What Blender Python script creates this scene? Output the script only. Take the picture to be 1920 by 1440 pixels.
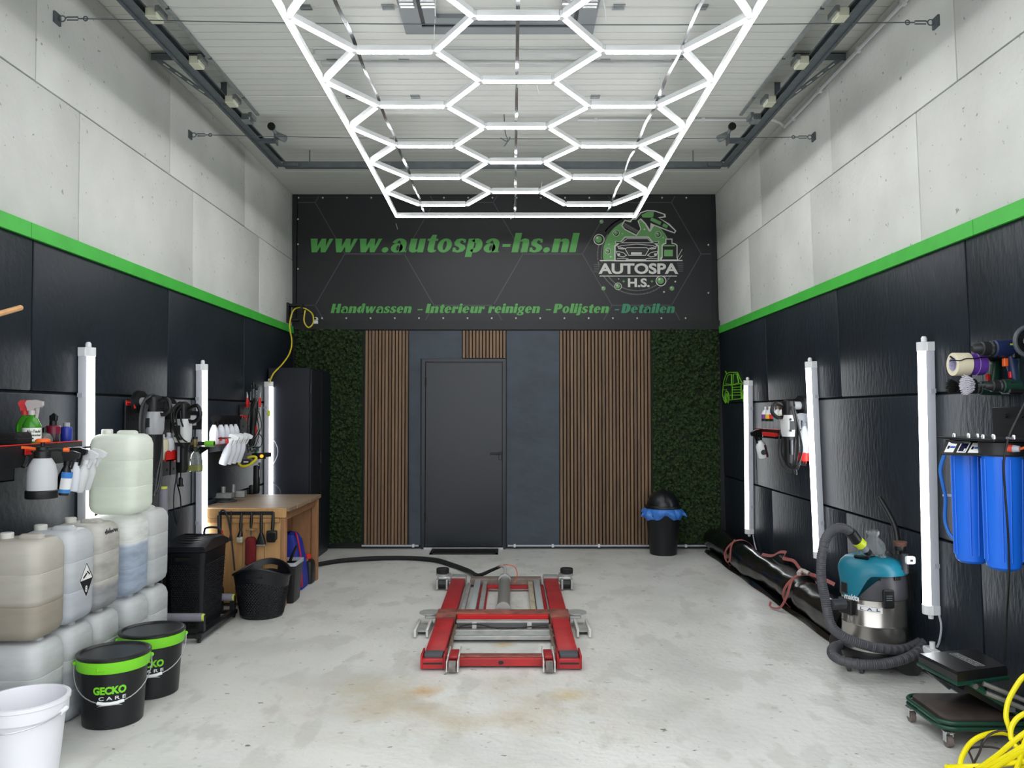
import bpy, bmesh, math, random
import numpy as np
from mathutils import Vector as V, Matrix as MX, Quaternion as Q
random.seed(7); rng = np.random.default_rng(7)
for _o in list(bpy.data.objects): bpy.data.objects.remove(_o)
SC = bpy.context.scene; COL = SC.collection
# ------------------------------------------------------------------ camera, sky, exposure
FPX = 1480.0; PITCH = math.atan(55/FPX); EYE = V((0, 0, 1.5))
cd = bpy.data.cameras.new('camera'); cam = bpy.data.objects.new('camera', cd); COL.objects.link(cam)
cd.sensor_fit = 'HORIZONTAL'; cd.sensor_width = 36; cd.lens = 36*FPX/1920; cd.clip_start = .05; cd.clip_end = 100
cam.location = EYE; cam.rotation_euler = (math.pi/2 + PITCH, 0, 0); SC.camera = cam
w = bpy.data.worlds.new('overcast_sky'); SC.world = w; w.use_nodes = True
w.node_tree.nodes['Background'].inputs[0].default_value = (.95, .975, 1.0, 1)
w.node_tree.nodes['Background'].inputs[1].default_value = 2.7
SC.view_settings.view_transform = 'Standard'; SC.view_settings.look = 'None'
SC.view_settings.gamma = 1; SC.view_settings.use_curve_mapping = False; SC.view_settings.exposure = 0.0
SC.cycles.max_bounces = 7; SC.cycles.diffuse_bounces = 4; SC.cycles.glossy_bounces = 3; SC.cycles.transmission_bounces = 6; SC.cycles.caustics_reflective = False; SC.cycles.caustics_refractive = False
HEX_POWER = 22.0; WALL_POWER = 9.0        # emission of the lit tubes
# ------------------------------------------------------------------ room measures (metres)
D = 8.83; HC = 3.97; Y0 = 2.35            # back wall, ceiling, door opening
LEAN_R, LEAN_L = .0245, .010
def xr(z): return 2.385 - LEAN_R*z        # the block walls lean a little
def xl(z): return -2.435 - LEAN_L*z
_c, _s = math.cos(PITCH), math.sin(PITCH)
def ray(x, y):
    a = (x-960)/FPX; b = (720-y)/FPX
    return V((a, _c - b*_s, _s + b*_c))
def on_x(x, y, X): r = ray(x, y); return EYE + r*(X/r.x)
def By(x, y, Y): r = ray(x, y); return EYE + r*(Y/r.y)
def Bk(x, y, d=0): return By(x, y, D-d)
def F(x, y, z=0): r = ray(x, y); return EYE + r*((z-EYE.z)/r.z)
def R(x, y, d=0): r = ray(x, y); return EYE + r*((2.385-LEAN_R*EYE.z-d)/(r.x+LEAN_R*r.z))
def L(x, y, d=0): r = ray(x, y); return EYE + r*((-2.435-LEAN_L*EYE.z+d)/(r.x+LEAN_L*r.z))
# ------------------------------------------------------------------ materials
def lin(c): return tuple(((v/255/12.92) if v/255 <= .04045 else ((v/255+.055)/1.055)**2.4) for v in c) + (1,)
MATS = {}
def mat(name, col, rough=.5, metal=0, var=0, vs=6, bump=0, bs=60, spec=.5, coat=0, trans=0, emit=0, world=False, stretch=None, ior=1.45):
    if name in MATS: return MATS[name]
    m = bpy.data.materials.new(name); m.use_nodes = True; nt = m.node_tree; N = nt.nodes; K = nt.links
    b = N['Principled BSDF']; c = lin(col)
    b.inputs['Base Color'].default_value = c; b.inputs['Roughness'].default_value = rough; b.inputs['Metallic'].default_value = metal
    b.inputs['Specular IOR Level'].default_value = spec; b.inputs['Coat Weight'].default_value = coat
    b.inputs['Transmission Weight'].default_value = trans; b.inputs['IOR'].default_value = ior
    if emit: b.inputs['Emission Color'].default_value = c; b.inputs['Emission Strength'].default_value = emit
    def coords():
        if world: s = N.new('ShaderNodeNewGeometry').outputs['Position']
        else: s = N.new('ShaderNodeTexCoord').outputs['Object']
        if stretch:
            mp = N.new('ShaderNodeMapping'); mp.inputs['Scale'].default_value = stretch; K.new(s, mp.inputs[0]); s = mp.outputs[0]
        return s
    if var or bump:
        s = coords()
    if var:
        n = N.new('ShaderNodeTexNoise'); n.inputs['Scale'].default_value = vs; n.inputs['Detail'].default_value = 5; K.new(s, n.inputs['Vector'])
        r = N.new('ShaderNodeValToRGB'); r.color_ramp.elements[0].position = .3; r.color_ramp.elements[1].position = .7
        r.color_ramp.elements[0].color = tuple(v*(1-var) for v in c[:3])+(1,); r.color_ramp.elements[1].color = tuple(min(1, v*(1+var)) for v in c[:3])+(1,)
        K.new(n.outputs['Fac'], r.inputs[0]); K.new(r.outputs[0], b.inputs['Base Color'])
    if bump:
        n = N.new('ShaderNodeTexNoise'); n.inputs['Scale'].default_value = bs; n.inputs['Detail'].default_value = 4; K.new(s, n.inputs['Vector'])
        bp = N.new('ShaderNodeBump'); bp.inputs['Strength'].default_value = min(1, bump); bp.inputs['Distance'].default_value = .01
        K.new(n.outputs['Fac'], bp.inputs['Height']); K.new(bp.outputs[0], b.inputs['Normal'])
    MATS[name] = m; return m
def nodes_of(m): return m.node_tree.nodes, m.node_tree.links, m.node_tree.nodes['Principled BSDF']
def ramp(N, e):
    r = N.new('ShaderNodeValToRGB'); cr = r.color_ramp
    while len(cr.elements) < len(e): cr.elements.new(.5)
    for k, (p, c) in enumerate(e): cr.elements[k].position = p; cr.elements[k].color = c if len(c) == 4 else lin(c)
    return r
def mixc(N, K, fac, a, b, mode='MIX'):
    m = N.new('ShaderNodeMix'); m.data_type = 'RGBA'; m.blend_type = mode
    for i, v in ((0, fac), (6, a), (7, b)):
        if isinstance(v, (int, float)): m.inputs[i].default_value = v
        elif isinstance(v, tuple): m.inputs[i].default_value = v
        else: K.new(v, m.inputs[i])
    return m.outputs[2]
# ------------------------------------------------------------------ mesh building
class M:
    """collects shapes and links them as one mesh object"""
    def __init__(s, mx=None): s.v = []; s.f = []; s.mx = mx or MX()
    def add(s, vs, fs, mx=None):
        o = len(s.v); t = s.mx @ mx if mx is not None else s.mx
        s.v += [t @ V(p) for p in vs]; s.f += [tuple(i+o for i in q) for q in fs]; return s
    def box(s, a, b, mx=None):
        (x0, y0, z0), (x1, y1, z1) = a, b
        return s.add([(x0,y0,z0),(x1,y0,z0),(x1,y1,z0),(x0,y1,z0),(x0,y0,z1),(x1,y0,z1),(x1,y1,z1),(x0,y1,z1)],
                     [(0,3,2,1),(4,5,6,7),(0,1,5,4),(1,2,6,5),(2,3,7,6),(3,0,4,7)], mx)
    def cbox(s, c, d, mx=None): return s.box([c[i]-d[i]/2 for i in range(3)], [c[i]+d[i]/2 for i in range(3)], mx)
    def rbox(s, a, b, r, n=1, mx=None):
        """box with rounded edges"""
        bm = bmesh.new(); bmesh.ops.create_cube(bm, size=1)
        c = [(a[i]+b[i])/2 for i in range(3)]; d = [abs(b[i]-a[i]) for i in range(3)]
        for q in bm.verts: q.co = V((c[0]+q.co.x*d[0], c[1]+q.co.y*d[1], c[2]+q.co.z*d[2]))
        r = min(r, min(d)*.49)
        bmesh.ops.bevel(bm, geom=bm.edges[:], offset=r, segments=n, profile=.5, affect='EDGES')
        bm.verts.index_update(); s.add([q.co for q in bm.verts], [[q.index for q in f.verts] for f in bm.faces], mx); bm.free(); return s
    def rings(s, rings, cap=True, closed=False, mx=None):
        n = len(rings[0]); vs = [p for r in rings for p in r]; fs = []
        m = len(rings)
        for i in range(m if closed else m-1):
            a, b = i*n, ((i+1) % m)*n
            for k in range(n): j = (k+1) % n; fs.append((a+k, a+j, b+j, b+k))
        if cap and not closed: fs.append(tuple(range(n-1, -1, -1))); fs.append(tuple((m-1)*n+k for k in range(n)))
        return s.add(vs, fs, mx)
    def tube(s, pts, r, n=8, smooth=0, closed=False, cap=True, mx=None):
        p = [V(q) for q in pts]
        if smooth: p = crom(p, smooth, closed)
        m = len(p); rs = r if isinstance(r, (list, tuple)) else [r]*m
        if len(rs) != m: rs = [rs[0] + 0*k if len(rs) == 1 else float(np.interp(k/(m-1), np.linspace(0, 1, len(rs)), rs)) for k in range(m)]
        T = []
        for i in range(m):
            a = p[(i-1) % m] if closed or i else p[0]; b = p[(i+1) % m] if closed or i < m-1 else p[-1]
            t = b-a; T.append(t.normalized() if t.length > 1e-9 else V((0, 0, 1)))
        u = T[0].orthogonal().normalized(); rr = []
        for i in range(m):
            u = (u - T[i]*u.dot(T[i]))
            u = u.normalized() if u.length > 1e-6 else T[i].orthogonal().normalized()
            w_ = T[i].cross(u)
            rr.append([p[i] + (u*math.cos(2*math.pi*k/n) + w_*math.sin(2*math.pi*k/n))*rs[i] for k in range(n)])
        return s.rings(rr, cap, closed, mx)
    def cyl(s, a, b, r, r2=None, n=16, cap=True, mx=None): return s.tube([a, b], [r, r if r2 is None else r2], n, cap=cap, mx=mx)
    def lathe(s, prof, n=24, c=(0, 0, 0), cap=True, sx=1, sy=1, mx=None):
        return s.rings([[(c[0]+sx*r*math.cos(2*math.pi*k/n), c[1]+sy*r*math.sin(2*math.pi*k/n), c[2]+z) for k in range(n)] for r, z in prof], cap, mx=mx)
    def prism(s, poly, h, mx=None):
        """2-D polygon in local xy pushed along z"""
        n = len(poly); vs = [(x, y, 0) for x, y in poly] + [(x, y, h) for x, y in poly]
        fs = [tuple(range(n-1, -1, -1)), tuple(range(n, 2*n))] + [(k, (k+1) % n, n+(k+1) % n, n+k) for k in range(n)]
        return s.add(vs, fs, mx)
    def ball(s, c, r, n=12, sc=(1, 1, 1), mx=None):
        pr = [(max(1e-4, math.sin(math.pi*k/(n//2)))*r, -math.cos(math.pi*k/(n//2))*r) for k in range(n//2+1)]
        return s.rings([[(c[0]+sc[0]*q*math.cos(2*math.pi*k/n), c[1]+sc[1]*q*math.sin(2*math.pi*k/n), c[2]+sc[2]*z) for k in range(n)] for q, z in pr], True, mx=mx)
    def torus(s, c, R_, r, n=24, m=8, ax='z', a0=0, a1=2*math.pi, mx=None):
        full = abs(a1-a0) > 6.28; k = n if full else n+1; P = []
        for i in range(k):
            t = a0+(a1-a0)*i/n; x, y = R_*math.cos(t), R_*math.sin(t)
            P.append({'z': (c[0]+x, c[1]+y, c[2]), 'x': (c[0], c[1]+x, c[2]+y), 'y': (c[0]+x, c[1], c[2]+y)}[ax])
        return s.tube(P, r, m, closed=full, mx=mx)
    def build(s, name, m, parent=None, smooth=35, **kw):
        me = bpy.data.meshes.new(name); me.from_pydata([tuple(q) for q in s.v], [], s.f); me.update()
        if s.f:
            bm = bmesh.new(); bm.from_mesh(me); bmesh.ops.recalc_face_normals(bm, faces=bm.faces[:]); bm.to_mesh(me); bm.free()
        if smooth:
            me.polygons.foreach_set('use_smooth', [True]*len(me.polygons)); me.set_sharp_from_angle(angle=math.radians(smooth))
        if m is not None: me.materials.append(m)
        return link(name, me, parent, **kw)
def link(name, me, parent=None, loc=None, rot=None, label=None, cat=None, group=None, kind=None):
    o = bpy.data.objects.new(name, me); COL.objects.link(o)
    if parent is not None: o.parent = parent
    if loc is not None: o.location = loc
    if rot is not None: o.rotation_euler = rot
    return tag(o, label, cat, group, kind)
def tag(o, label=None, cat=None, group=None, kind=None):
    if label: o['label'] = label
    if cat: o['category'] = cat
    if group: o['group'] = group
    if kind: o['kind'] = kind
    return o
def thing(name, label, cat, loc=(0, 0, 0), rz=0, group=None, rot=None):
    return link(name, None, None, loc, rot or (0, 0, rz), label, cat, group)
def copy_tree(o, parent=None):
    c = o.copy(); COL.objects.link(c)
    if parent is not None: c.parent = parent
    for ch in [q for q in bpy.data.objects if q.parent == o]: copy_tree(ch, c)
    return c
def crom(p, k, closed=False):
    out = []; n = len(p)
    for i in range(n if closed else n-1):
        if closed: a, b, c, d = p[i-1], p[i], p[(i+1) % n], p[(i+2) % n]
        else: a, b, c, d = p[max(0, i-1)], p[i], p[i+1], p[min(n-1, i+2)]
        for j in range(k):
            t = j/k; out.append(.5*((2*b) + (c-a)*t + (2*a-5*b+4*c-d)*t*t + (3*b-a-3*c+d)*t**3))
    if not closed: out.append(p[-1])
    return out
def frame(o, x, z):
    """matrix with origin o, local x and local z directions"""
    x = V(x).normalized(); z = V(z); z = (z - x*z.dot(x)).normalized(); y = z.cross(x)
    m = MX(((x.x, y.x, z.x, o[0]), (x.y, y.y, z.y, o[1]), (x.z, y.z, z.z, o[2]), (0, 0, 0, 1))); return m
def rrect(w_, h_, r, n=5, cx=0, cy=0):
    P = []
    for qx, qy, a in ((1, 1, 0), (-1, 1, 90), (-1, -1, 180), (1, -1, 270)):
        for k in range(n+1):
            t = math.radians(a+90*k/n); P.append((cx+qx*(w_/2-r)+r*math.cos(t), cy+qy*(h_/2-r)+r*math.sin(t)))
    return P
_fc = {}
def text_mesh(body, bold=.0, shear=0, space=1.0):
    """flat glyph outlines as (verts, faces), normalised so x starts at 0, baseline 0"""
    key = (body, bold, shear, space)
    if key in _fc: return _fc[key]
    cu = bpy.data.curves.new('lettering', 'FONT'); cu.body = body; cu.size = 1; cu.offset = bold; cu.shear = shear; cu.space_character = space
    cu.resolution_u = 4; o = bpy.data.objects.new('lettering', cu); COL.objects.link(o)
    dg = bpy.context.evaluated_depsgraph_get(); me = o.evaluated_get(dg).to_mesh()
    vs = [tuple(q.co) for q in me.vertices]; fs = [tuple(q.vertices) for q in me.polygons]
    o.evaluated_get(dg).to_mesh_clear(); bpy.data.objects.remove(o); bpy.data.curves.remove(cu)
    _fc[key] = (vs, fs); return vs, fs
def put_text(mb, body, o, xdir, zdir, width, height=None, bold=0, shear=0, space=1.0, up=None):
    """lay flat lettering: o = lower left corner, xdir = reading direction, zdir = up on the surface"""
    vs, fs = text_mesh(body, bold, shear, space)
    x0 = min(q[0] for q in vs); x1 = max(q[0] for q in vs); y0 = min(q[1] for q in vs); y1 = max(q[1] for q in vs)
    sx = width/(x1-x0); sy = sx if height is None else height/(y1-y0)
    xd = V(xdir).normalized(); zd = V(zdir).normalized(); o = V(o)
    mb.add([o + xd*((q[0]-x0)*sx) + zd*((q[1]-y0)*sy) for q in vs], fs); return mb
# ================================================================== surfaces
def mk_floor():
    m = mat('painted_concrete_floor', (208, 208, 204), rough=.38, spec=.5); N, K, b = nodes_of(m)
    g = N.new('ShaderNodeNewGeometry').outputs['Position']
    def noise(sc, det=5, st=None):
        n = N.new('ShaderNodeTexNoise'); n.inputs['Scale'].default_value = sc; n.inputs['Detail'].default_value = det
        if st:
            mp = N.new('ShaderNodeMapping'); mp.inputs['Scale'].default_value = st; K.new(g, mp.inputs[0]); K.new(mp.outputs[0], n.inputs['Vector'])
        else: K.new(g, n.inputs['Vector'])
        return n.outputs['Fac']
    r1 = ramp(N, [(.28, (192, 193, 189)), (.5, (208, 208, 204)), (.75, (216, 216, 212))]); K.new(noise(1.6, 8), r1.inputs[0])
    # worn patches, scuffs, and yellowish stains in the middle of the bay
    r2 = ramp(N, [(.54, (0, 0, 0)), (.60, (255, 255, 255))]); K.new(noise(5.5, 8, (1, .5, 1)), r2.inputs[0])
    c = mixc(N, K, r2.outputs[0], r1.outputs[0], lin((196, 196, 191)))
    r3 = ramp(N, [(.655, (0, 0, 0)), (.70, (255, 255, 255))]); K.new(noise(21, 6, (.8, .8, 1)), r3.inputs[0])
    c = mixc(N, K, r3.outputs[0], c, lin((178, 177, 171)))
    r3b = ramp(N, [(.70, (0, 0, 0)), (.715, (255, 255, 255))]); K.new(noise(15, 4, (.8, 1.5, 1)), r3b.inputs[0])
    c = mixc(N, K, r3b.outputs[0], c, lin((118, 115, 108)))
    d = N.new('ShaderNodeVectorMath'); d.operation = 'DISTANCE'
    mp = N.new('ShaderNodeMapping'); mp.inputs['Scale'].default_value = (.42, 1, 1); K.new(g, mp.inputs[0]); K.new(mp.outputs[0], d.inputs[0]); d.inputs[1].default_value = (-.09, 4.12, 0)
    r4 = ramp(N, [(.0, (255, 255, 255)), (.62, (0, 0, 0))]); K.new(d.outputs['Value'], r4.inputs[0])
    r5 = ramp(N, [(.42, (0, 0, 0)), (.75, (255, 255, 255))]); K.new(noise(2.4, 7), r5.inputs[0])
    st = N.new('ShaderNodeMath'); st.operation = 'MULTIPLY'; K.new(r4.outputs[0], st.inputs[0]); K.new(r5.outputs[0], st.inputs[1])
    c = mixc(N, K, st.outputs[0], c, lin((178, 158, 118)))
    for px, py, rad, col in ((795, 1297, .09, (190, 150, 84)), (943, 1208, .07, (186, 152, 92)), (1063, 1303, .10, (196, 178, 134)), (690, 1290, .22, (188, 180, 158))):
        q = F(px, py); dd = N.new('ShaderNodeVectorMath'); dd.operation = 'DISTANCE'; K.new(g, dd.inputs[0]); dd.inputs[1].default_value = q
        ml = N.new('ShaderNodeMath'); ml.operation = 'MULTIPLY_ADD'; ml.inputs[1].default_value = rad*1.6; K.new(noise(14, 5), ml.inputs[0]); K.new(dd.outputs['Value'], ml.inputs[2])
        rs = ramp(N, [(rad*.9, (255, 255, 255)), (rad*2.1, (0, 0, 0))]); K.new(ml.outputs[0], rs.inputs[0]); sc = N.new('ShaderNodeMath'); sc.operation = 'MULTIPLY'; sc.inputs[1].default_value = .75; K.new(rs.outputs[0], sc.inputs[0])
        c = mixc(N, K, sc.outputs[0], c, lin(col))
    K.new(c, b.inputs['Base Color'])
    rr = N.new('ShaderNodeMapRange'); rr.inputs[3].default_value = .28; rr.inputs[4].default_value = .52; K.new(noise(7, 6), rr.inputs[0]); K.new(rr.outputs[0], b.inputs['Roughness'])
    bp = N.new('ShaderNodeBump'); bp.inputs['Strength'].default_value = .30; bp.inputs['Distance'].default_value = .012; K.new(noise(26, 6), bp.inputs['Height']); K.new(bp.outputs[0], b.inputs['Normal'])
    return m
def mk_block(name, col, pit, rough, stretch=None, bump=.35, bs=30, dv=.10):
    m = mat(name, col, rough=rough, spec=.5 if sum(col) > 300 else .28); N, K, b = nodes_of(m); c0 = lin(col)
    g = N.new('ShaderNodeNewGeometry').outputs['Position']; s = g
    if stretch:
        mp = N.new('ShaderNodeMapping'); mp.inputs['Scale'].default_value = stretch; K.new(g, mp.inputs[0]); s = mp.outputs[0]
    n = N.new('ShaderNodeTexNoise'); n.inputs['Scale'].default_value = 2.2; n.inputs['Detail'].default_value = 7; K.new(g, n.inputs['Vector'])
    r = ramp(N, [(.3, tuple(v*(1-dv) for v in c0[:3])+(1,)), (.7, tuple(v*(1+dv*.6) for v in c0[:3])+(1,))]); K.new(n.outputs['Fac'], r.inputs[0])
    v = N.new('ShaderNodeTexNoise'); v.inputs['Scale'].default_value = 26; v.inputs['Detail'].default_value = 3; K.new(g, v.inputs['Vector'])
    q = ramp(N, [(.69, (0, 0, 0)), (.72, (255, 255, 255))]); K.new(v.outputs['Fac'], q.inputs[0])
    K.new(mixc(N, K, q.outputs[0], r.outputs[0], lin(pit)), b.inputs['Base Color'])
    h = N.new('ShaderNodeTexNoise'); h.inputs['Scale'].default_value = bs; h.inputs['Detail'].default_value = 5; K.new(s, h.inputs['Vector'])
    bp = N.new('ShaderNodeBump'); bp.inputs['Strength'].default_value = bump; bp.inputs['Distance'].default_value = .012; K.new(h.outputs['Fac'], bp.inputs['Height']); K.new(bp.outputs[0], b.inputs['Normal'])
    return m
WHITE_BLOCK = mk_block('white_painted_concrete', (204, 206, 202), (150, 148, 142), .6, bump=.25)
DARK_L = mk_block('anthracite_smooth_concrete', (29, 36, 44), (20, 25, 30), .45, None, .22, 22, .18)
DARK_R = mk_block('anthracite_rough_concrete', (29, 36, 44), (20, 25, 30), .42, (1, 1.8, .55), .42, 20, .2)
BLACK = mat('black_plastic', (18, 19, 21), .42)
BLACKM = mat('black_metal', (22, 24, 27), .35, spec=.6)
BLACKP = mat('black_paint_wood', (20, 22, 25), .5, bump=.1)
GALV = mat('galvanised_steel', (150, 156, 158), .38, .85, var=.15, vs=20)
GALVD = mat('dark_galvanised_steel', (96, 103, 108), .5, .35, var=.15, vs=15)
CHROME = mat('bright_steel', (205, 207, 210), .22, .95)
WHITEP = mat('white_plastic', (226, 228, 230), .4)
GREYP = mat('grey_plastic', (120, 124, 130), .45)
RED = mat('red_plastic', (206, 34, 30), .4)
GREEN = mat('lime_green_paint', (64, 178, 62), .5, var=.08, bump=.08)
GREYL = mat('light_grey_plastic', (176, 180, 190), .4)

# ================================================================== the building
o = M().box((-7, -7, -.05), (7, Y0, -.004)).build('ground', mat('paved_yard', (150, 150, 146), .8, var=.15, vs=3, world=True), kind='structure')
fl = M(); fl.add([(-2.6, Y0, 0), (2.6, Y0, 0), (2.6, D+.1, 0), (-2.6, D+.1, 0), (-2.6, Y0, -.2), (2.6, Y0, -.2), (2.6, D+.1, -.2), (-2.6, D+.1, -.2)],
      [(0,1,2,3),(7,6,5,4),(0,4,5,1),(1,5,6,2),(2,6,7,3),(3,7,4,0)])
fl.build('floor', mk_floor(), kind='structure')
# block walls: 0.8 m courses of 1.6 m concrete blocks, bonded
CRS = [0, .805, 1.61, 2.415, 3.22, HC]
JA, JB = [Y0, 2.43, 4.03, 5.63, 7.23, D+.02], [Y0, 2.85, 4.45, 6.05, 7.65, D+.02]
def block_wall(name, side):
    lean = -math.atan(LEAN_R) if side > 0 else -math.atan(LEAN_L)*1
    x0 = 2.385 if side > 0 else -2.435; bk = M()
    th = .30
    g = .035
    if side > 0: bk.add([(xr(0)+g, Y0, 0), (xr(0)+g, D+.3, 0), (xr(HC)+g, D+.3, HC), (xr(HC)+g, Y0, HC)], [(0, 1, 2, 3)])
    else: bk.add([(xl(0)-g, Y0, 0), (xl(0)-g, D+.3, 0), (xl(HC)-g, D+.3, HC), (xl(HC)-g, Y0, HC)], [(0, 1, 2, 3)])
    wl = bk.build(name, mat('mortar_backing', (52, 55, 57), .9), kind='structure')  # dark grey mortar plane behind the block joints
    cache = {}
    for ci in range(5):
        z0, z1 = CRS[ci], CRS[ci+1]; J = JA if ci % 2 == 0 else JB
        for k in range(len(J)-1):
            y0, y1 = J[k], J[k+1]; dz, dy = z1-z0, y1-y0
            if dy < .15: continue
            key = (round(dz, 3), round(dy, 3), ci >= 3)
            if key not in cache:
                gp = .005 if ci >= 3 else .009
                a = (0, gp/2, gp/2); b = (th*side, dy-gp/2, dz-gp/2)
                ob = M().rbox((min(a[0], b[0]), a[1], a[2]), (max(a[0], b[0]), b[1], b[2]), .007 if ci >= 3 else .013, 2).build('concrete_block', WHITE_BLOCK if ci >= 3 else (DARK_R if side > 0 else DARK_L), wl)
                cache[key] = ob.data
            else: ob = link('concrete_block', cache[key], wl)
            jit = (random.random()-.5)*.004
            xx = (xr(z0) if side > 0 else xl(z0)) + jit
            ob.location = (xx, y0, z0); ob.rotation_euler = (0, -math.atan(LEAN_R) if side > 0 else -math.atan(LEAN_L), 0)
    return wl
block_wall('wall_left', -1); block_wall('wall_right', 1)
# green painted boards along the top of the dark courses
for nm, sd, cuts in (('trim_1', -1, [Y0, 3.98, D-.02]), ('trim_2', 1, [Y0, 3.92, D-.05])):
    t = link(nm, None, kind='structure')
    for k in range(len(cuts)-1):
        za, zb = 2.392, 2.470; y0, y1 = cuts[k]+.002, cuts[k+1]-.002
        q = M(); s_ = .02
        if sd > 0: P = [(xr(za)-.018, za), (xr(za)+.004, za), (xr(zb)+.004, zb), (xr(zb)-.018, zb)]
        else: P = [(xl(za)+.018, za), (xl(za)-.004, za), (xl(zb)-.004, zb), (xl(zb)+.018, zb)]
        q.rings([[(x, y0, z) for x, z in P], [(x, y1, z) for x, z in P]]); q.build('board', GREEN, t)
# back wall
wb = M().box((-2.7, D, 0), (2.7, D+.25, HC)).build('wall_back', BLACKP, kind='structure')
M().box((xl(2.5)+.002, D-.045, 2.435), (xr(2.5)-.002, D-.002, 2.535)).build('trim_3', BLACKP, kind='structure')
M().box((xl(3.2)+.001, D-.03, 2.535), (Bk(557, 500).x, D-.002, HC-.01)).build('trim_4', BLACKP, kind='structure')
M().box((Bk(1333, 500).x, D-.03, 2.535), (xr(3.2)-.012, D-.002, HC-.01)).build('trim_5', BLACKP, kind='structure')
# front wall with the wide door opening behind the camera
fw = M(); fw.box((-2.9, Y0-.2, 0), (-2.25, Y0, 4.3)); fw.box((2.2, Y0-.2, 0), (2.9, Y0, 4.3)); fw.box((-2.25, Y0-.2, 3.35), (2.2, Y0, 4.3))
fw.build('wall_front', mat('grey_cladding', (120, 124, 126), .6), kind='structure')
# ceiling of ribbed sandwich panels, each one metre deep
def mk_ribbed(name, col, rough, per, bump=.5):
    m = mat(name, col, rough=rough); N, K, b = nodes_of(m); g = N.new('ShaderNodeNewGeometry').outputs['Position']
    sp = N.new('ShaderNodeSeparateXYZ'); K.new(g, sp.inputs[0]); mu = N.new('ShaderNodeMath'); mu.operation = 'MULTIPLY'; mu.inputs[1].default_value = 1/per; K.new(sp.outputs[1], mu.inputs[0])
    fr = N.new('ShaderNodeMath'); fr.operation = 'FRACT'; K.new(mu.outputs[0], fr.inputs[0])
    r = ramp(N, [(0, (255, 255, 255)), (.04, (0, 0, 0)), (.10, (255, 255, 255)), (1, (255, 255, 255))]); K.new(fr.outputs[0], r.inputs[0])
    bp = N.new('ShaderNodeBump'); bp.inputs['Strength'].default_value = bump; bp.inputs['Distance'].default_value = .007; K.new(r.outputs[0], bp.inputs['Height']); K.new(bp.outputs[0], b.inputs['Normal'])
    n = N.new('ShaderNodeTexNoise'); n.inputs['Scale'].default_value = 1.3; K.new(g, n.inputs['Vector'])
    K.new(mixc(N, K, n.outputs['Fac'], tuple(v*.93 for v in lin(col)[:3])+(1,), lin(col)), b.inputs['Base Color']); return m
CEILM = mk_ribbed('ceiling_sheet', (216, 218, 212), .5, .1, 1.0)
ce = M().box((-2.7, Y0, HC+.03), (2.7, D+.2, HC+.25)).build('ceiling', mat('ceiling_joint', (90, 92, 92), .8), kind='structure')
ys = [Y0, 2.94, 3.95, 4.96, 5.97, 6.98, 7.99, D]
for k in range(len(ys)-1):
    M().rbox((-2.6, ys[k]+.002, HC), (2.5, ys[k+1]-.002, HC+.04), .005).build('ceiling_panel', CEILM, ce)

# ================================================================== back wall dressing
# slate sheets
SLATE = mat('slate_veneer', (62, 71, 81), .62, var=.16, vs=3.2, bump=.5, bs=9, world=True, stretch=(1, 1, 1.6))
def sheet(name, poly, d0, d1, m, label, cat):
    pts = [Bk(x, y) for x, y in poly]; q = M()
    q.rings([[(p.x, D-d0, p.z) for p in pts], [(p.x, D-d1, p.z) for p in pts]]); return q.build(name, m, smooth=0, label=label, cat=cat)
sheet('slate_panel', [(767.5, 620), (866, 620), (866, 673), (789, 673), (789, 1021), (767.5, 1021)], .001, .022, SLATE, 'dark grey slate wall sheet beside the hinge side of the door', 'wall panel')
sheet('slate_panel', [(950, 620), (1048.5, 620), (1048.5, 1021), (950, 1021)], .001, .022, SLATE, 'dark grey slate wall sheet between the door handle side and wide slat panel', 'wall panel')
# wooden slat panels
def mk_wood(name, c1, c2, rough=.5, st=(14, 14, .9)):
    m = mat(name, c1, rough=rough); N, K, b = nodes_of(m); t = N.new('ShaderNodeNewGeometry').outputs['Position']
    mp = N.new('ShaderNodeMapping'); mp.inputs['Scale'].default_value = st; K.new(t, mp.inputs[0])
    n = N.new('ShaderNodeTexNoise'); n.inputs['Scale'].default_value = 3; n.inputs['Detail'].default_value = 6; K.new(mp.outputs[0], n.inputs['Vector'])
    oi = N.new('ShaderNodeObjectInfo')
    ad = N.new('ShaderNodeMath'); ad.operation = 'MULTIPLY_ADD'; ad.inputs[1].default_value = .45; K.new(oi.outputs['Random'], ad.inputs[0]); K.new(n.outputs['Fac'], ad.inputs[2])
    r = ramp(N, [(.35, c2), (.95, c1)]); K.new(ad.outputs[0], r.inputs[0]); K.new(r.outputs[0], b.inputs['Base Color'])
    bp = N.new('ShaderNodeBump'); bp.inputs['Strength'].default_value = .2; bp.inputs['Distance'].default_value = .004; K.new(n.outputs['Fac'], bp.inputs['Height']); K.new(bp.outputs[0], b.inputs['Normal'])
    return m
SLATW = mk_wood('walnut_slat', (132, 104, 78), (92, 70, 52))
FELT = mat('black_felt', (12, 12, 13), .95)
def slats(x0, x1, y0, y1, n, label):
    a, b = Bk(x0, y1), Bk(x1, y0); t = thing('slat_panel', label, 'wall panel', (a.x, D-.001, a.z)); W_, H_ = b.x-a.x, b.z-a.z
    M().box((0, -.012, 0), (W_, 0, H_)).build('felt_backing', FELT, t)
    p = W_/n; me = None
    for k in range(n):
        if me is None: o = M().rbox((-.0135, -.026, 0), (.0135, -.011, H_), .002).build('slat', SLATW, t); me = o.data
        else: o = link('slat', me, t)
        o.location = ((k+.5)*p, 0, 0)
slats(682.5, 767, 620, 1020.5, 13, 'narrow tall wooden slat panel left of the door beside moss')
slats(867, 949, 620, 671.5, 13, 'short wooden slat panel above the door')
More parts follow.
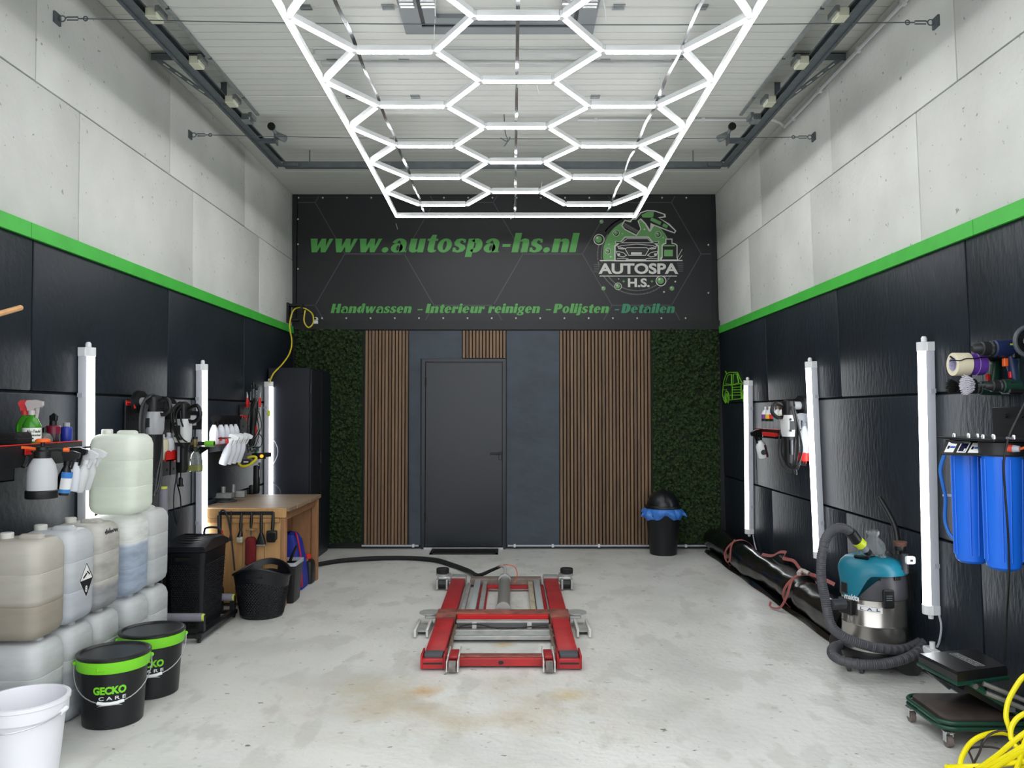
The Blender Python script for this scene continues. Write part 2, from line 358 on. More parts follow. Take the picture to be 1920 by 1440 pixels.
slats(1049.5, 1219.5, 620, 1020.5, 26, 'wide tall wooden slat panel left of the rubbish bin')
# moss panels
def moss(x0, x1, label):
    t = thing('moss_panel', label, 'moss wall', (x0, D-.001, .062)); W_, H_ = x1-x0, 2.365
    M().box((0, -.03, 0), (W_, 0, H_)).build('backing', mat('moss_backing', (22, 34, 20), .9), t)
    n = int(W_*H_*2500); P = np.column_stack([rng.uniform(.018, W_-.018, n), rng.uniform(-.075, -.02, n), rng.uniform(.01, H_, n)])
    vs = []; fs = []
    for i in range(n):
        c = P[i]; ax = np.array([rng.normal(0, .45), -1, rng.normal(.15, .45)]); ax /= np.linalg.norm(ax)
        u = np.cross(ax, (0, 0, 1)); u /= np.linalg.norm(u); w_ = np.cross(ax, u); s_ = rng.uniform(.015, .028); k = 6; a0 = rng.uniform(0, 6.28)
        for j in range(k):
            a = a0+j*6.283/k; d = u*math.cos(a)+w_*math.sin(a); e = np.cross(ax, d); b0 = len(vs)
            tip = c+d*s_+ax*s_*.5; m1 = c+d*s_*.55+ax*s_*.15
            vs += [tuple(c), tuple(m1+e*s_*.34), tuple(tip), tuple(m1-e*s_*.34)]; fs.append((b0, b0+1, b0+2, b0+3))
    me = bpy.data.meshes.new('foliage'); me.from_pydata(vs, [], fs); me.materials.append(LEAF); link('foliage', me, t, kind='stuff')
LEAF = mat('moss_leaf', (38, 58, 27), .55, var=.55, vs=55, spec=.35)
moss(xl(1)+.012, Bk(681.5, 800).x, 'dark green artificial moss panel behind the black cabinet')
moss(Bk(1220.5, 800).x, xr(1.2)-.045, 'dark green artificial moss panel behind the rubbish bin')
# door
DOORM = mat('anthracite_door_paint', (23, 29, 37), .30, spec=.5)
dr = link('door_1', None, loc=(0, D, 0), kind='structure')
a, b = Bk(790.5, 1025), Bk(948.5, 673.5); q = M()
q.box((a.x, -.05, 0), (a.x+.038, 0, b.z)); q.box((b.x-.035, -.05, 0), (b.x, 0, b.z)); q.box((a.x+.038, -.05, b.z-.032), (b.x-.035, 0, b.z)); q.build('door_frame', DOORM, dr)
lf = M().rbox((a.x+.042, -.042, .028), (b.x-.039, -.004, b.z-.036), .003).build('door_leaf', DOORM, dr)
h = Bk(936, 850); q = M(); q.rbox((h.x-.005, -.050, h.z-.07), (h.x+.03, -.042, h.z+.02), .004); q.tube([(h.x+.012, -.045, h.z), (h.x+.012, -.085, h.z), (h.x-.02, -.09, h.z), (h.x-.10, -.09, h.z)], .010, 8); q.build('door_handle', BLACKM, lf)
for zz in (1.85, .35): M().cyl((a.x+.042, -.05, zz-.05), (a.x+.042, -.05, zz+.05), .008, n=8).build('hinge', BLACKM, dr)
M().box((a.x+.03, -.075, .001), (b.x-.03, -.03, .022)).build('threshold', mat('aluminium', (190, 193, 196), .35, .8), dr)
# doormat
p0, p1 = F(805, 1040), F(932, 1040); t = thing('doormat', 'black doormat with a raised rim on the floor at the door', 'doormat', (0, 0, 0))
q = M(); y0, y1 = 8.44, 8.74; x0, x1 = p0.x, p1.x+.01
q.box((x0, y0, .001), (x1, y0+.03, .014)); q.box((x0, y1-.03, .001), (x1, y1, .014)); q.box((x0, y0, .001), (x0+.03, y1, .014)); q.box((x1-.03, y0, .001), (x1, y1, .014)); q.build('rim', mat('dark_rubber', (30, 31, 33), .6), t)
M().box((x0+.03, y0+.03, .001), (x1-.03, y1-.03, .010)).build('mat_pile', mat('black_carpet', (14, 14, 15), .95, bump=.8, bs=300), t)
# conduit along the foot of the back wall
def conduit(xa, xb, clips, label):
    t = thing('conduit', label, 'pipe', (0, D-.05, 0)); M().cyl((xa, 0, .038), (xb, 0, .038), .010, n=8).build('pipe', GREYL, t)
    for c in clips: M().cbox((c, .008, .038), (.022, .045, .032)).build('clip', WHITEP, t)
conduit(Bk(680, 1000).x, Bk(786, 1000).x, [Bk(776, 1000).x], 'thin grey conduit on the back wall left of the door')
conduit(Bk(952, 1000).x, xr(0)-.03, [Bk(x, 1000).x for x in (965, 1036, 1122, 1284)], 'thin grey conduit on the back wall right of the door')
M().box((Bk(682, 0).x, D-.018, .047), (Bk(789, 0).x, D-.001, .062)).build('baseboard_back', BLACKP, kind='structure')
M().box((Bk(950, 0).x, D-.018, .047), (Bk(1219, 0).x, D-.001, .062)).build('baseboard_rear', BLACKP, kind='structure')

# ================================================================== banner
bn = thing('banner', 'black printed banner with green web address lettering and car logo', 'banner', (0, 0, 0))
a, b = Bk(557.5, 602), Bk(1333, 367.5)
BANM = mat('banner_vinyl', (28, 29, 32), .5, var=.12, vs=1.2)
YB = D-.026
M().box((a.x, YB, a.z), (b.x, D-.006, b.z)).build('vinyl_sheet', BANM, bn)
def strip2(mb, pts, w_, y, closed=False):
    """flat printed line through back-wall points (x, z)"""
    n = len(pts)
    for i in range(n if closed else n-1):
        p, q_ = V(pts[i]), V(pts[(i+1) % n]); d = (q_-p)
        if d.length < 1e-6: continue
        d.normalize(); e = V((-d.y, d.x))*w_/2; p = p-d*w_*.3; q_ = q_+d*w_*.3
        mb.add([(p.x-e.x, y, p.y-e.y), (q_.x-e.x, y, q_.y-e.y), (q_.x+e.x, y, q_.y+e.y), (p.x+e.x, y, p.y+e.y)], [(0, 1, 2, 3)])
def bz(x, y): p = Bk(x, y); return (p.x, p.z)
# printed honeycomb: flat-topped hexagons
hx = M(); s_ = 111.0; hh = s_*math.sqrt(3)/2
def clip_seg(p, q_):
    x0, x1, y0, y1 = 559, 1331, 369, 600; t0, t1 = 0, 1; dx, dy = q_[0]-p[0], q_[1]-p[1]
    for pp, qq in ((-dx, p[0]-x0), (dx, x1-p[0]), (-dy, p[1]-y0), (dy, y1-p[1])):
        if abs(pp) < 1e-9:
            if qq < 0: return None
        else:
            r_ = qq/pp
            if pp < 0: t0 = max(t0, r_)
            else: t1 = min(t1, r_)
    return None if t0 >= t1 else ((p[0]+dx*t0, p[1]+dy*t0), (p[0]+dx*t1, p[1]+dy*t1))
for i in range(-1, 7):
    for j in range(-2, 4):
        cx = 703 + (i-1)*1.5*s_ ; cy = 477 + hh + (j-1)*2*hh + (hh if i % 2 == 0 else 0)
        c = [(cx+s_*math.cos(math.radians(60*k)), cy+s_*math.sin(math.radians(60*k))) for k in range(6)]
        for k in (0, 1, 2):
            sg = clip_seg(c[k], c[k+1])
            if sg: strip2(hx, [bz(*sg[0]), bz(*sg[1])], .012, YB-.0012)
hx.build('honeycomb_print', mat('banner_grey_print', (66, 66, 70), .55), bn, smooth=0, kind='stuff')
BG1 = mat('banner_green_print', (78, 152, 74), .5); BG2 = mat('banner_teal_print', (52, 128, 94), .5); LOGOW = mat('banner_white_print', (205, 205, 200), .5); LOGOG = mat('banner_logo_green', (104, 160, 96), .5); LOGOK = mat('banner_black_print', (24, 24, 26), .5); LOGOD = mat('banner_grey_ring', (98, 98, 98), .5)
def line_text(body, x0, x1, yt, yb, m, bold, shear, name='lettering'):
    p0, p1 = Bk(x0, yb), Bk(x1, yt); q = M(); put_text(q, body, (p0.x, YB-.002, p0.z), (1, 0, 0), (0, 0, 1), p1.x-p0.x, p1.z-p0.z, bold, shear, 1.0); q.build(name, m, bn, smooth=0)
# fat italic display letters of the banner, drawn as outlines on a grid (x right, y up, x-height 1)
def arc(cx, cy, rx, ry, a0, a1, n=10): return [(cx+rx*math.cos(math.radians(a0+(a1-a0)*k/n)), cy+ry*math.sin(math.radians(a0+(a1-a0)*k/n))) for k in range(n+1)]
def G_ring(cx, cy, rx, ry, ix, iy): return [arc(cx, cy, rx, ry, 0, 360, 20)[:-1], arc(cx, cy, ix, iy, 0, 360, 20)[:-1]]
GL = {}
def gl(ch, w_, *cont): GL[ch] = (w_, cont)      # contours: (outer, hole or None)
def bar(x0, y0, x1, y1): return [(x0, y0), (x1, y0), (x1, y1), (x0, y1)]
O = lambda x, w_=.86: (arc(x+w_/2, .5, w_/2, .52, 0, 360, 22)[:-1], arc(x+w_/2, .5, .11, .34, 0, 360, 14)[:-1])
gl('o', .90, O(0))
gl('a', .98, (arc(.36, .32, .36, .34, 0, 360, 20)[:-1], arc(.42, .32, .09, .20, 0, 360, 12)[:-1]), (bar(.52, 0, .90, .64), None), (bar(.86, 0, .97, .12), None),
   (arc(.46, .62, .44, .40, 0, 165, 14)+[(.16, .66)]+arc(.42, .62, .11, .24, 165, 0, 8), None))
gl('u', 1.0, ([(.05, 1), (.45, 1), (.45, .26), (.50, .16), (.58, .24), (.58, 1), (.96, 1), (.96, 0), (.60, 0), (.60, .12), (.48, .0), (.30, -.02), (.12, .06), (.05, .24)], None))
gl('t', .62, ([(.12, .84), (0, .84), (0, 1), (.14, 1), (.24, 1.28), (.50, 1.28), (.50, 1), (.64, 1), (.64, .84), (.50, .84), (.50, .24), (.56, .15), (.66, .18), (.62, .04), (.42, -.02), (.22, .02), (.12, .2)], None))
gl('s', .76, ([(.70, .72), (.66, .96), (.40, 1.02), (.12, .96), (0, .74), (.06, .52), (.30, .40), (.40, .28), (.34, .14), (.22, .16), (.12, .36), (-.01, .34), (.0, .05), (.34, -.02), (.62, .06), (.76, .28), (.68, .50), (.44, .62), (.33, .74), (.40, .87), (.52, .84), (.58, .70)], None))
gl('p', .96, ([(0, 1), (.38, 1), (.38, .9), (.40, .88), (.40, -.34), (0, -.34)], None), (arc(.52, .5, .40, .52, -140, 140, 18)+[(.38, .74), (.5, .66), (.5, .36), (.38, .24)], None))
gl('h', 1.0, (bar(0, 0, .40, 1.42), None), ([(.36, .80), (.50, .98), (.68, 1.02), (.88, .95), (.96, .74), (.96, 0), (.56, 0), (.56, .72), (.50, .82), (.36, .70)], None))
gl('n', 1.0, (bar(0, 0, .40, 1.0), None), ([(.36, .80), (.50, .98), (.68, 1.02), (.88, .95), (.96, .74), (.96, 0), (.56, 0), (.56, .72), (.50, .82), (.36, .70)], None))
gl('l', .44, (bar(0, 0, .40, 1.42), None)); gl('i', .44, (bar(0, 0, .40, 1.0), None), (arc(.2, 1.24, .2, .19, 0, 360, 12)[:-1], None))
gl('w', 1.42, ([(0, 1), (.42, 1), (.50, .42), (.66, 1), (.94, 1), (1.02, .42), (1.14, 1), (1.38, 1), (1.08, 0), (.80, 0), (.70, .42), (.56, 0), (.24, 0)], None))
gl('.', .46, (arc(.2, .18, .2, .20, 0, 360, 14)[:-1], None)); gl('-', .62, (bar(.06, .40, .54, .60), None)); gl(' ', .36)
gl('e', .88, (arc(.42, .5, .43, .52, 0, 322, 20)+[(.62, .30), (.52, .14), (.42, .2), (.40, .46), (.85, .46)], arc(.44, .72, .08, .14, 0, 360, 10)[:-1]))
gl('r', .74, (bar(0, 0, .40, 1.0), None), ([(.36, .72), (.48, .98), (.70, 1.02), (.74, .60), (.56, .56), (.50, .66), (.36, .6)], None))
gl('d', .96, (bar(.52, 0, .92, 1.42), None), (arc(.40, .5, .40, .52, 40, 320, 18)+[(.54, .24), (.42, .36), (.42, .66), (.54, .74)], None))
gl('g', .92, (arc(.40, .62, .40, .40, 0, 360, 18)[:-1], arc(.40, .62, .09, .24, 0, 360, 10)[:-1]), ([(.05, .18), (.25, .26), (.70, .2), (.88, .0), (.80, -.26), (.40, -.36), (.02, -.28), (-.04, -.08), (.12, .06), (.28, .02), (.22, -.12), (.36, -.22), (.54, -.18), (.56, -.04), (.40, .04), (.12, .06)], None), (bar(.62, .84, .90, 1.0), None))
gl('j', .44, ([(.0, 1), (.40, 1), (.40, -.1), (.30, -.32), (.02, -.36), (-.16, -.26), (-.06, -.12), (.0, -.1)], None), (arc(.2, 1.24, .2, .19, 0, 360, 12)[:-1], None))
gl('H', 1.20, (bar(0, 0, .44, 1.38), None), (bar(.70, 0, 1.14, 1.38), None), (bar(.40, .58, .74, .80), None))
gl('I', .52, (bar(0, 0, .46, 1.38), None))
gl('P', 1.04, (bar(0, 0, .44, 1.38), None), (arc(.56, .96, .46, .42, -110, 110, 16)+[(.42, 1.38), (.42, 1.2), (.54, 1.14), (.54, .80), (.42, .70), (.42, .54)], None))
gl('D', 1.12, (bar(0, 0, .44, 1.38), None), (arc(.50, .69, .60, .69, -90, 90, 18)+[(.42, 1.38), (.42, 1.2), (.56, 1.06), (.58, .69), (.56, .32), (.42, .18), (.42, 0)], None))
from mathutils.geometry import tessellate_polygon
def fat_text(mb, body, o, xd, zd, width, xh, slant=.22, sp=.07):
    """o = baseline start, xh = x-height in metres"""
    tot = sum(GL[c][0]+sp for c in body)-sp; sx = width/tot; x = 0; o = V(o); xd = V(xd); zd = V(zd)
    for c in body:
        w_, cont = GL[c]
        for outer, hole in cont:
            loops = [[V((px, py, 0)) for px, py in outer]] + ([[V((px, py, 0)) for px, py in hole]] if hole else [])
            tr = tessellate_polygon(loops); fl_ = [p for l in loops for p in l]
            mb.add([o + xd*((x+p.x)*sx + p.y*xh*slant) + zd*(p.y*xh) for p in fl_], tr)
        x += w_+sp
    return mb
def banner_line(body, x0, x1, ybase, yx, m, sp=.07):
    p0, p1, pt = Bk(x0, ybase), Bk(x1, ybase), Bk(x0, yx); xh = pt.z-p0.z
    fat_text(q0 := M(), body, (p0.x, YB-.002, p0.z), (1, 0, 0), (0, 0, 1), p1.x-p0.x, xh, sp=sp); q0.build('lettering', m, bn, smooth=0)
banner_line('www.autospa-hs.nl', 578, 1080, 474, 448.5, BG1)
banner_line('Handwassen', 621, 771, 587.5, 575, BG1); banner_line('-', 781, 793, 587.5, 575, BG1)
banner_line('Interieur', 798, 907, 587.5, 575, BG1); banner_line('reinigen', 915, 1011, 587.5, 575, BG1); banner_line('-', 1021, 1033, 587.5, 575, BG1)
banner_line('Polijsten', 1037, 1140, 587.5, 575, BG1); banner_line('-', 1150, 1160, 587.5, 575, BG2); banner_line('Detailen', 1164, 1263, 587.5, 575, BG2)
# the round car-wash logo, flat print in layers
def lp(x, y): return bz(1080+x/5.76, 380+y/5.76)
class Flat:
    def __init__(s): s.d = {}
    def poly(s, pts, m, lay):
        P = [lp(*p) for p in pts]; mb = s.d.setdefault(m, M()); y = YB-.002-.0009*lay
        vs = [V((p[0], y, p[1])) for p in P]; tr = tessellate_polygon([[V((p[0], p[1], 0)) for p in P]]); mb.add(vs, tr); return s
    def line(s, pts, w_, m, lay, closed=False):
        mb = s.d.setdefault(m, M()); strip2(mb, [lp(*p) for p in pts], w_*.00104, YB-.002-.0009*lay, closed); return s
    def disc(s, x, y, r, m, lay, n=20): return s.poly(arc(x, y, r, r, 0, 360, n)[:-1], m, lay)
    def ring(s, x, y, r, w_, m, lay, a0=0, a1=360): return s.line(arc(x, y, r, r, a0, a1, 36), w_, m, lay)
    def done(s):
        for m, mb in s.d.items(): mb.build('logo_print', m, bn, smooth=0, kind='stuff')
fl = Flat(); K_, W_c, G_, D_ = LOGOK, LOGOW, LOGOG, LOGOD
fl.ring(655, 570, 425, 14, D_, 0, 30, 200).ring(655, 570, 385, 12, D_, 0, 25, 215).ring(655, 570, 425, 14, D_, 0, 215, 255)
fl.poly(arc(655, 560, 368, 380, 168, 372, 30)+[(1020, 632), (290, 632)], G_, 1)
fl.poly([(410, 640), (410, 470), (470, 430), (520, 372), (780, 372), (830, 430), (890, 470), (890, 640)], W_c, 2)      # car outline and body
fl.poly([(424, 632), (424, 480), (480, 436), (530, 386), (770, 386), (822, 436), (876, 480), (876, 632)], K_, 3)
for s in (-1, 1):
    X = lambda v: 655+s*v
    fl.poly([(X(160), 432), (X(235), 418), (X(238), 446), (X(180), 450)], W_c, 3).poly([(X(170), 435), (X(228), 426), (X(228), 442), (X(182), 446)], K_, 4)
    fl.poly([(X(122), 500), (X(215), 470), (X(200), 505), (X(150), 512)], W_c, 4).poly([(X(140), 500), (X(205), 480), (X(195), 498)], D_, 5)
    fl.line([(X(110), 575), (X(150), 545), (X(225), 530), (X(205), 580), (X(150), 590), (X(110), 575)], 7, W_c, 4); fl.disc(X(195), 565, 13, W_c, 5, 10)
    fl.line([(X(95), 610), (X(140), 605), (X(215), 610)], 6, W_c, 4)
fl.line([(488, 440), (545, 396), (765, 396), (820, 440), (488, 440)], 7, W_c, 4).line([(470, 470), (655, 455), (840, 470)], 6, W_c, 4)
fl.line([(525, 505), (550, 492), (755, 492), (782, 510), (745, 575), (565, 575), (525, 505)], 8, W_c, 4)
for k in range(5): fl.line([(545+k*3, 508+k*13), (762-k*3, 508+k*13)], 3, D_, 4)
fl.poly([(590, 542), (705, 542), (705, 568), (590, 568)], W_c, 5)
fl.poly([(535, 618), (752, 618), (752, 634), (535, 634)], W_c, 5)
# spray gun and brush head
fl.poly([(484, 255), (520, 190), (580, 205), (600, 178), (640, 175), (690, 110), (760, 88), (850, 92), (960, 130), (965, 165), (900, 175), (1005, 235), (1078, 310), (1060, 340), (960, 305), (840, 255), (800, 320), (780, 315), (740, 240), (690, 190), (672, 205), (700, 290), (650, 368), (520, 300)], W_c, 2)
fl.poly([(498, 255), (525, 205), (588, 220), (606, 190), (645, 190), (698, 122), (765, 100), (848, 105), (940, 135), (945, 155), (880, 165), (990, 245), (1062, 312), (1052, 326), (960, 290), (830, 240), (800, 225), (795, 300), (750, 230), (695, 175), (660, 205), (690, 290), (648, 352), (525, 290)], K_, 3)
fl.poly([(700, 140), (765, 108), (835, 110), (830, 160), (790, 170), (715, 168)], G_, 4).poly([(810, 165), (915, 215), (905, 250), (795, 200)], G_, 4).poly([(520, 225), (672, 310), (650, 340), (505, 262)], D_, 4).poly([(940, 230), (990, 252), (975, 285), (925, 262)], G_, 4)
for k in range(6): fl.line([(515+k*25, 240+k*14), (530+k*25, 270+k*13)], 5, K_, 5)
# bottle
fl.poly([(905, 632), (905, 600), (920, 590), (920, 465), (940, 445), (960, 440), (960, 395), (1035, 395), (1035, 440), (1065, 445), (1090, 465), (1090, 590), (1100, 632)], W_c, 2)
fl.poly([(918, 620), (930, 598), (930, 472), (950, 456), (970, 450), (970, 405), (1026, 405), (1026, 450), (1060, 456), (1080, 472), (1080, 598), (1088, 620)], K_, 3)
fl.poly([(945, 515), (1040, 515), (1040, 585), (945, 585)], G_, 4).poly([(935, 462), (1060, 462), (1060, 478), (935, 478)], G_, 4)
fl.line([(1090, 600), (1140, 510)], 6, W_c, 2).line([(1105, 620), (1140, 575)], 6, W_c, 2)
for x, y, r, big in ((245, 405, 60, 1), (430, 335, 36, 1), (340, 530, 32, 1), (880, 350, 34, 1), (912, 850, 58, 1), (450, 908, 40, 1), (293, 930, 26, 0), (1030, 930, 28, 0), (272, 212, 24, 0)):
    if big: fl.disc(x, y, r, W_c, 4).disc(x, y, r*.84, K_, 5).disc(x-r*.1, y-r*.05, r*.62, G_, 6).disc(x-r*.3, y-r*.3, r*.2, W_c, 7, 10)
    else: fl.disc(x, y, r, D_, 3).disc(x, y, r*.75, G_, 4, 12).disc(x-r*.3, y-r*.3, r*.25, W_c, 5, 8)
for x, y, r in ((735, 295, 16), (498, 343, 11), (353, 456, 11), (372, 590, 17), (936, 384, 12), (510, 855, 20), (815, 855, 20)): fl.poly([(x, y-r), (x+r*.25, y-r*.25), (x+r, y), (x+r*.25, y+r*.25), (x, y+r), (x-r*.25, y+r*.25), (x-r, y), (x-r*.25, y-r*.25)], W_c if y < 700 else LOGOG, 3)
for x, y, r in ((945, 968, 9), (1066, 858, 9), (457, 829, 6)): fl.disc(x, y, r, W_c, 3, 10)
fl.line([(255, 632), (1140, 632)], 12, W_c, 6).line([(255, 798), (1082, 798)], 9, W_c, 3)
fl.poly([(250, 650), (1100, 650), (1100, 788), (230, 788)], mat('banner_vinyl', (0, 0, 0)), 1.5)
for k in range(5): fl.line([(192, 672+k*20), (262-k*7, 672+k*20)], 6, D_, 2).line([(1086+k*5, 660+k*21), (1150, 660+k*21)], 6, D_, 2)
fl.done()
def logo_text(body, x0, x1, yt, yb, bold):
    p0, p1 = lp(x0, yb), lp(x1, yt); q = M(); put_text(q, body, (p0[0], YB-.0065, p0[1]), (1, 0, 0), (0, 0, 1), p1[0]-p0[0], p1[1]-p0[1], bold); q.build('lettering', LOGOW, bn, smooth=0)
logo_text('AUTOSPA', 240, 1098, 660, 776, .035); logo_text('H.S.', 556, 790, 822, 918, .035)
# screws round the edge
SCR = mat('white_screw_cap', (190, 190, 188), .5); me = None
sp_ = [(605+45.3*k, 597) for k in range(16)] + [(561+45.3*k, 372) for k in range(17)] + [(560, 412), (560, 459), (560, 505), (1327, 550), (1327, 460)]
for x, y in sp_:
    p = Bk(x, y)
    if me is None: o = M().cyl((0, 0, 0), (0, -.006, 0), .0095, n=8).build('screw', SCR, bn); me = o.data
    else: o = link('screw', me, bn)
    o.location = (p.x, YB+.0005, p.z)
# ================================================================== lights
TUBE_ON = mat('lit_tube', (255, 255, 255), .5, emit=HEX_POWER); TUBE_W = mat('lit_diffuser', (250, 253, 255), .5, emit=WALL_POWER)
HOUS = mat('tube_housing', (205, 208, 210), .4)
hg = thing('hexagon_light_grid', 'bright white hexagon tube light grid hanging below the ceiling', 'ceiling light', (0, 0, 0))
XS = [-1.13, -.875, -.425, -.195, .255, .50, .95, 1.205]
def gz(y): return 3.5 - .045*max(0, (y-6.3)/1.48)
NODES = {}
def joint(p):
    k = (round(p[0], 2), round(p[1], 2))
    if k not in NODES: NODES[k] = p
def tube_light(p, q_, joints=(1, 1), gap=.022):
    p = V((p[0], p[1], gz(p[1]))); q_ = V((q_[0], q_[1], gz(q_[1]))); d = (q_-p); l = d.length; d.normalize()
    if joints[0]: joint(p)
    if joints[1]: joint(q_)
    mx = frame((p+q_)/2, d, (0, 0, 1)); h = l/2-gap
    prof = [(math.cos(math.radians(a))*.0115, math.sin(math.radians(a))*.0115) for a in range(180, 361, 20)]
    pr = prof + [(.0115, .004), (-.0115, .004)]
    t = M().rings([[(-h, y, z) for y, z in pr], [(h, y, z) for y, z in pr]]).build('light_tube', TUBE_ON, hg); t.matrix_world = mx
    M().rings([[(x, -.0120, .0042), (x, .0120, .0042), (x, .0120, .034), (x, .009, .038), (x, -.009, .038), (x, -.0120, .034)] for x in (-h-.004, h+.004)]).build('tube_housing', HOUS, t)
YC = [3.15, 3.92, 4.69, 5.46, 6.23, 7.00]; YSD = [3.53, 4.30, 5.08, 5.85, 6.62, 7.40]
for y in YC: tube_light((XS[3], y), (XS[4], y))
for y in YSD: tube_light((XS[1], y), (XS[2], y)); tube_light((XS[5], y), (XS[6], y))
for i, y in enumerate(YC):
    for y2 in ([YSD[i]] + ([YSD[i-1]] if i else [])):
        tube_light((XS[0], y), (XS[1], y2)); tube_light((XS[7], y), (XS[6], y2))
        tube_light((XS[2], y2), (XS[3], y)); tube_light((XS[4], y), (XS[5], y2))
bx0, bx1, yn, yf = XS[0]-.018, XS[7]+.018, 2.94, 7.78
cy_ = [yn, 3.91, 4.88, 5.85, 6.82, yf]
for k in range(5):
    for x in (bx0, bx1): tube_light((x, cy_[k]), (x, cy_[k+1]), (0, 0), .004)
for a, b in ((bx0, .03), (.03, bx1)):
    for y in (yn, yf): tube_light((a, y), (b, y), (0, 0), .006)
jm = None
for p in NODES.values():
    if jm is None: o = M().cyl((0, 0, -.006), (0, 0, .030), .020, n=10).build('tube_joint', HOUS, hg); jm = o.data
    else: o = link('tube_joint', jm, hg)
    o.location = (p[0], p[1], gz(p[1]))
# perforated steel straps that carry the grid, loosely twisted
for x in (-.875, .03, .95):
    q = M(); n = 90; rr = []
    for k in range(n+1):
        y = yn + (yf-yn)*k/n; tw = .5*math.sin(y*4.1+x*3)*math.sin(y*1.7); dz = .012*math.sin(y*8+x); c, s_ = math.cos(tw)*.010, math.sin(tw)*.010; z = gz(y)+.05+dz
        rr.append([(x-c, y, z-s_), (x+c, y, z+s_), (x+c, y, z+s_+.0015), (x-c, y, z-s_+.0015)])
    q.rings(rr); q.build('perforated_strap', CHROME, hg)
# zip-tie tails
ZT = mat('clear_cable_tie', (215, 217, 218), .4)
for px, py in ((1137, 40), (814, 75), (816, 30), (1012, 365), (957, 395), (1190, 395), (742, 415), (1010, 175), (1240, 180)):
    p = F(px, py, 3.53); rx = random.uniform(-.03, .03)
    M().tube([p, p+V((rx*.5, -.01, .06)), p+V((rx, .01, .12))] if py < 380 else [p+V((0, 0, -.02)), p+V((rx*.4, 0, -.05)), p+V((rx-.01, 0, -.085))], .0022, 5, smooth=3).build('cable_tie', ZT, hg)
# wall batten lights
def batten(nm, p, q_, side, label, cable=None):
    """p top, q bottom, on the wall surface; side +1 = right wall"""
    t = thing('wall_tube_light', label, 'wall light', q_, 0, 'upright tube lights on the side walls')
    d = (p-q_); l = d.length; nrm = V((-side, 0, 0)); mx = frame((0, 0, 0), d, nrm)       # local x along the lamp, z into the room
    bd = [(-.036, .002), (.036, .002), (.036, .03), (.030, .046), (-.030, .046), (-.036, .03)]
    M(mx).rings([[(x, y, z) for y, z in bd] for x in (.035, l-.035)]).build('lamp_body', mat('lamp_body_grey', (196, 198, 206), .4), t)
    pr = [(.029*math.cos(math.radians(a))*1.0, .044+.032*math.sin(math.radians(a))) for a in range(0, 181, 15)]
    M(mx).rings([[(x, y, z) for y, z in pr] for x in (.05, l-.05)]).build('diffuser', TUBE_W, t)
    for xa, xb in ((.0, .05), (l-.05, l)):
        e = [(-.039, .001), (.039, .001), (.039, .04)] + [(.034*math.cos(math.radians(a)), .046+.034*math.sin(math.radians(a))) for a in range(0, 181, 20)] + [(-.039, .04)]
        M(mx).rings([[(x, y, z) for y, z in e] for x in (xa, xb)]).build('end_cap', WHITEP, t)
    M(mx).lathe([(.012, l), (.016, l+.003), (.016, l+.022), (.010, l+.032)], 10, mx=MX.Translation((0, 0, .04)) @ MX.Rotation(math.pi/2, 4, 'Y')).build('cable_gland', WHITEP, t)
    M(mx).cyl((-.028, 0, .035), (0, 0, .035), .014, .016, n=10).build('cable_gland', WHITEP, t)
    for xx in (l*.18, l*.82): M(mx).box((xx-.012, -.041, .0), (xx+.012, .041, .028)).build('mounting_clip', GREYL, t)
    if cable: M().tube([c-q_ for c in cable], .006, 6, smooth=5).build('cable', GREYL, t)
    return t
batten('a', L(152.5, 652), L(150, 1150), -1, 'lit tube light nearest on the left wall, behind the stacked canisters')
batten('b', L(370.5, 683), L(370, 1045), -1, 'lit tube light on the left wall, middle of three, by the near bench corner')
batten('c', L(497.5, 716), L(497, 985), -1, 'lit tube light on the left wall farthest back, beside the black cabinet')
batten('d', R(1409.5, 713), R(1411.5, 1000), 1, 'lit tube light on the right wall farthest back, beside the green car cutout', [R(1412, 1003, .03), R(1415, 1020, .02), R(1420, 1035, .02), R(1428, 1046, .02)])
batten('e', R(1528.5, 678), R(1545, 1046), 1, 'lit tube light on the right wall, middle of three, behind the vacuum hose')
batten('f', R(1746, 641), R(1757, 1150), 1, 'largest lit tube light on the right wall, beside the blue water filter', [R(1761, 1153, .03), R(1765, 1175, .02), R(1762, 1200, .02), R(1757, 1213, .02)])
# white junction box at the foot of the nearest right lamp
p = R(1756, 1222, 0); t = thing('junction_box', 'small white junction box on the wall behind the black stool seat', 'junction box', p)
M().rbox((-.05, -.06, -.02), (-.002, .06, .02), .006).build('box_body', WHITEP, t); M().cyl((-.022, 0, .02), (-.022, 0, .055), .016, n=10).build('cable_gland', WHITEP, t)

# ================================================================== overhead sectional door and its tracks
od = thing('overhead_door', 'open white sectional overhead door lying under the ceiling', 'garage door', (0, 0, 0))
DOORW = mk_ribbed('door_section_sheet', (214, 216, 212), .34, .098, .9)
ZD = 3.86; dx0, dx1 = -2.0, 1.80
ds = [6.16, 5.80, 5.15, 4.50, 3.85, 3.20, 2.62]
for k in range(len(ds)-1):
    se = M().rbox((dx0, ds[k+1]+.003, ZD), (dx1, ds[k]-.003, ZD+.04), .006).build('door_section', DOORW, od)
    for x in (dx0-.006, dx1+.006): M().box((x-.012, ds[k+1]+.01, ZD-.012), (x+.012, ds[k]-.01, ZD+.045)).build('end_cap', GALV, se)
    if k:
        for x in (-1.2, -.72, .62, 1.1):
            q = M().box((x-.035, ds[k]-.03, ZD-.006), (x+.035, ds[k]+.03, ZD-.0005)); q.cyl((x-.03, ds[k], ZD-.008), (x+.03, ds[k], ZD-.008), .006, n=6); q.build('hinge', GALV, se)
M().rbox((-1.28, 5.03, ZD-.03), (1.1, 5.11, ZD-.001), .004).build('stiffener', mat('stiffener_white', (190, 193, 192), .35), od)
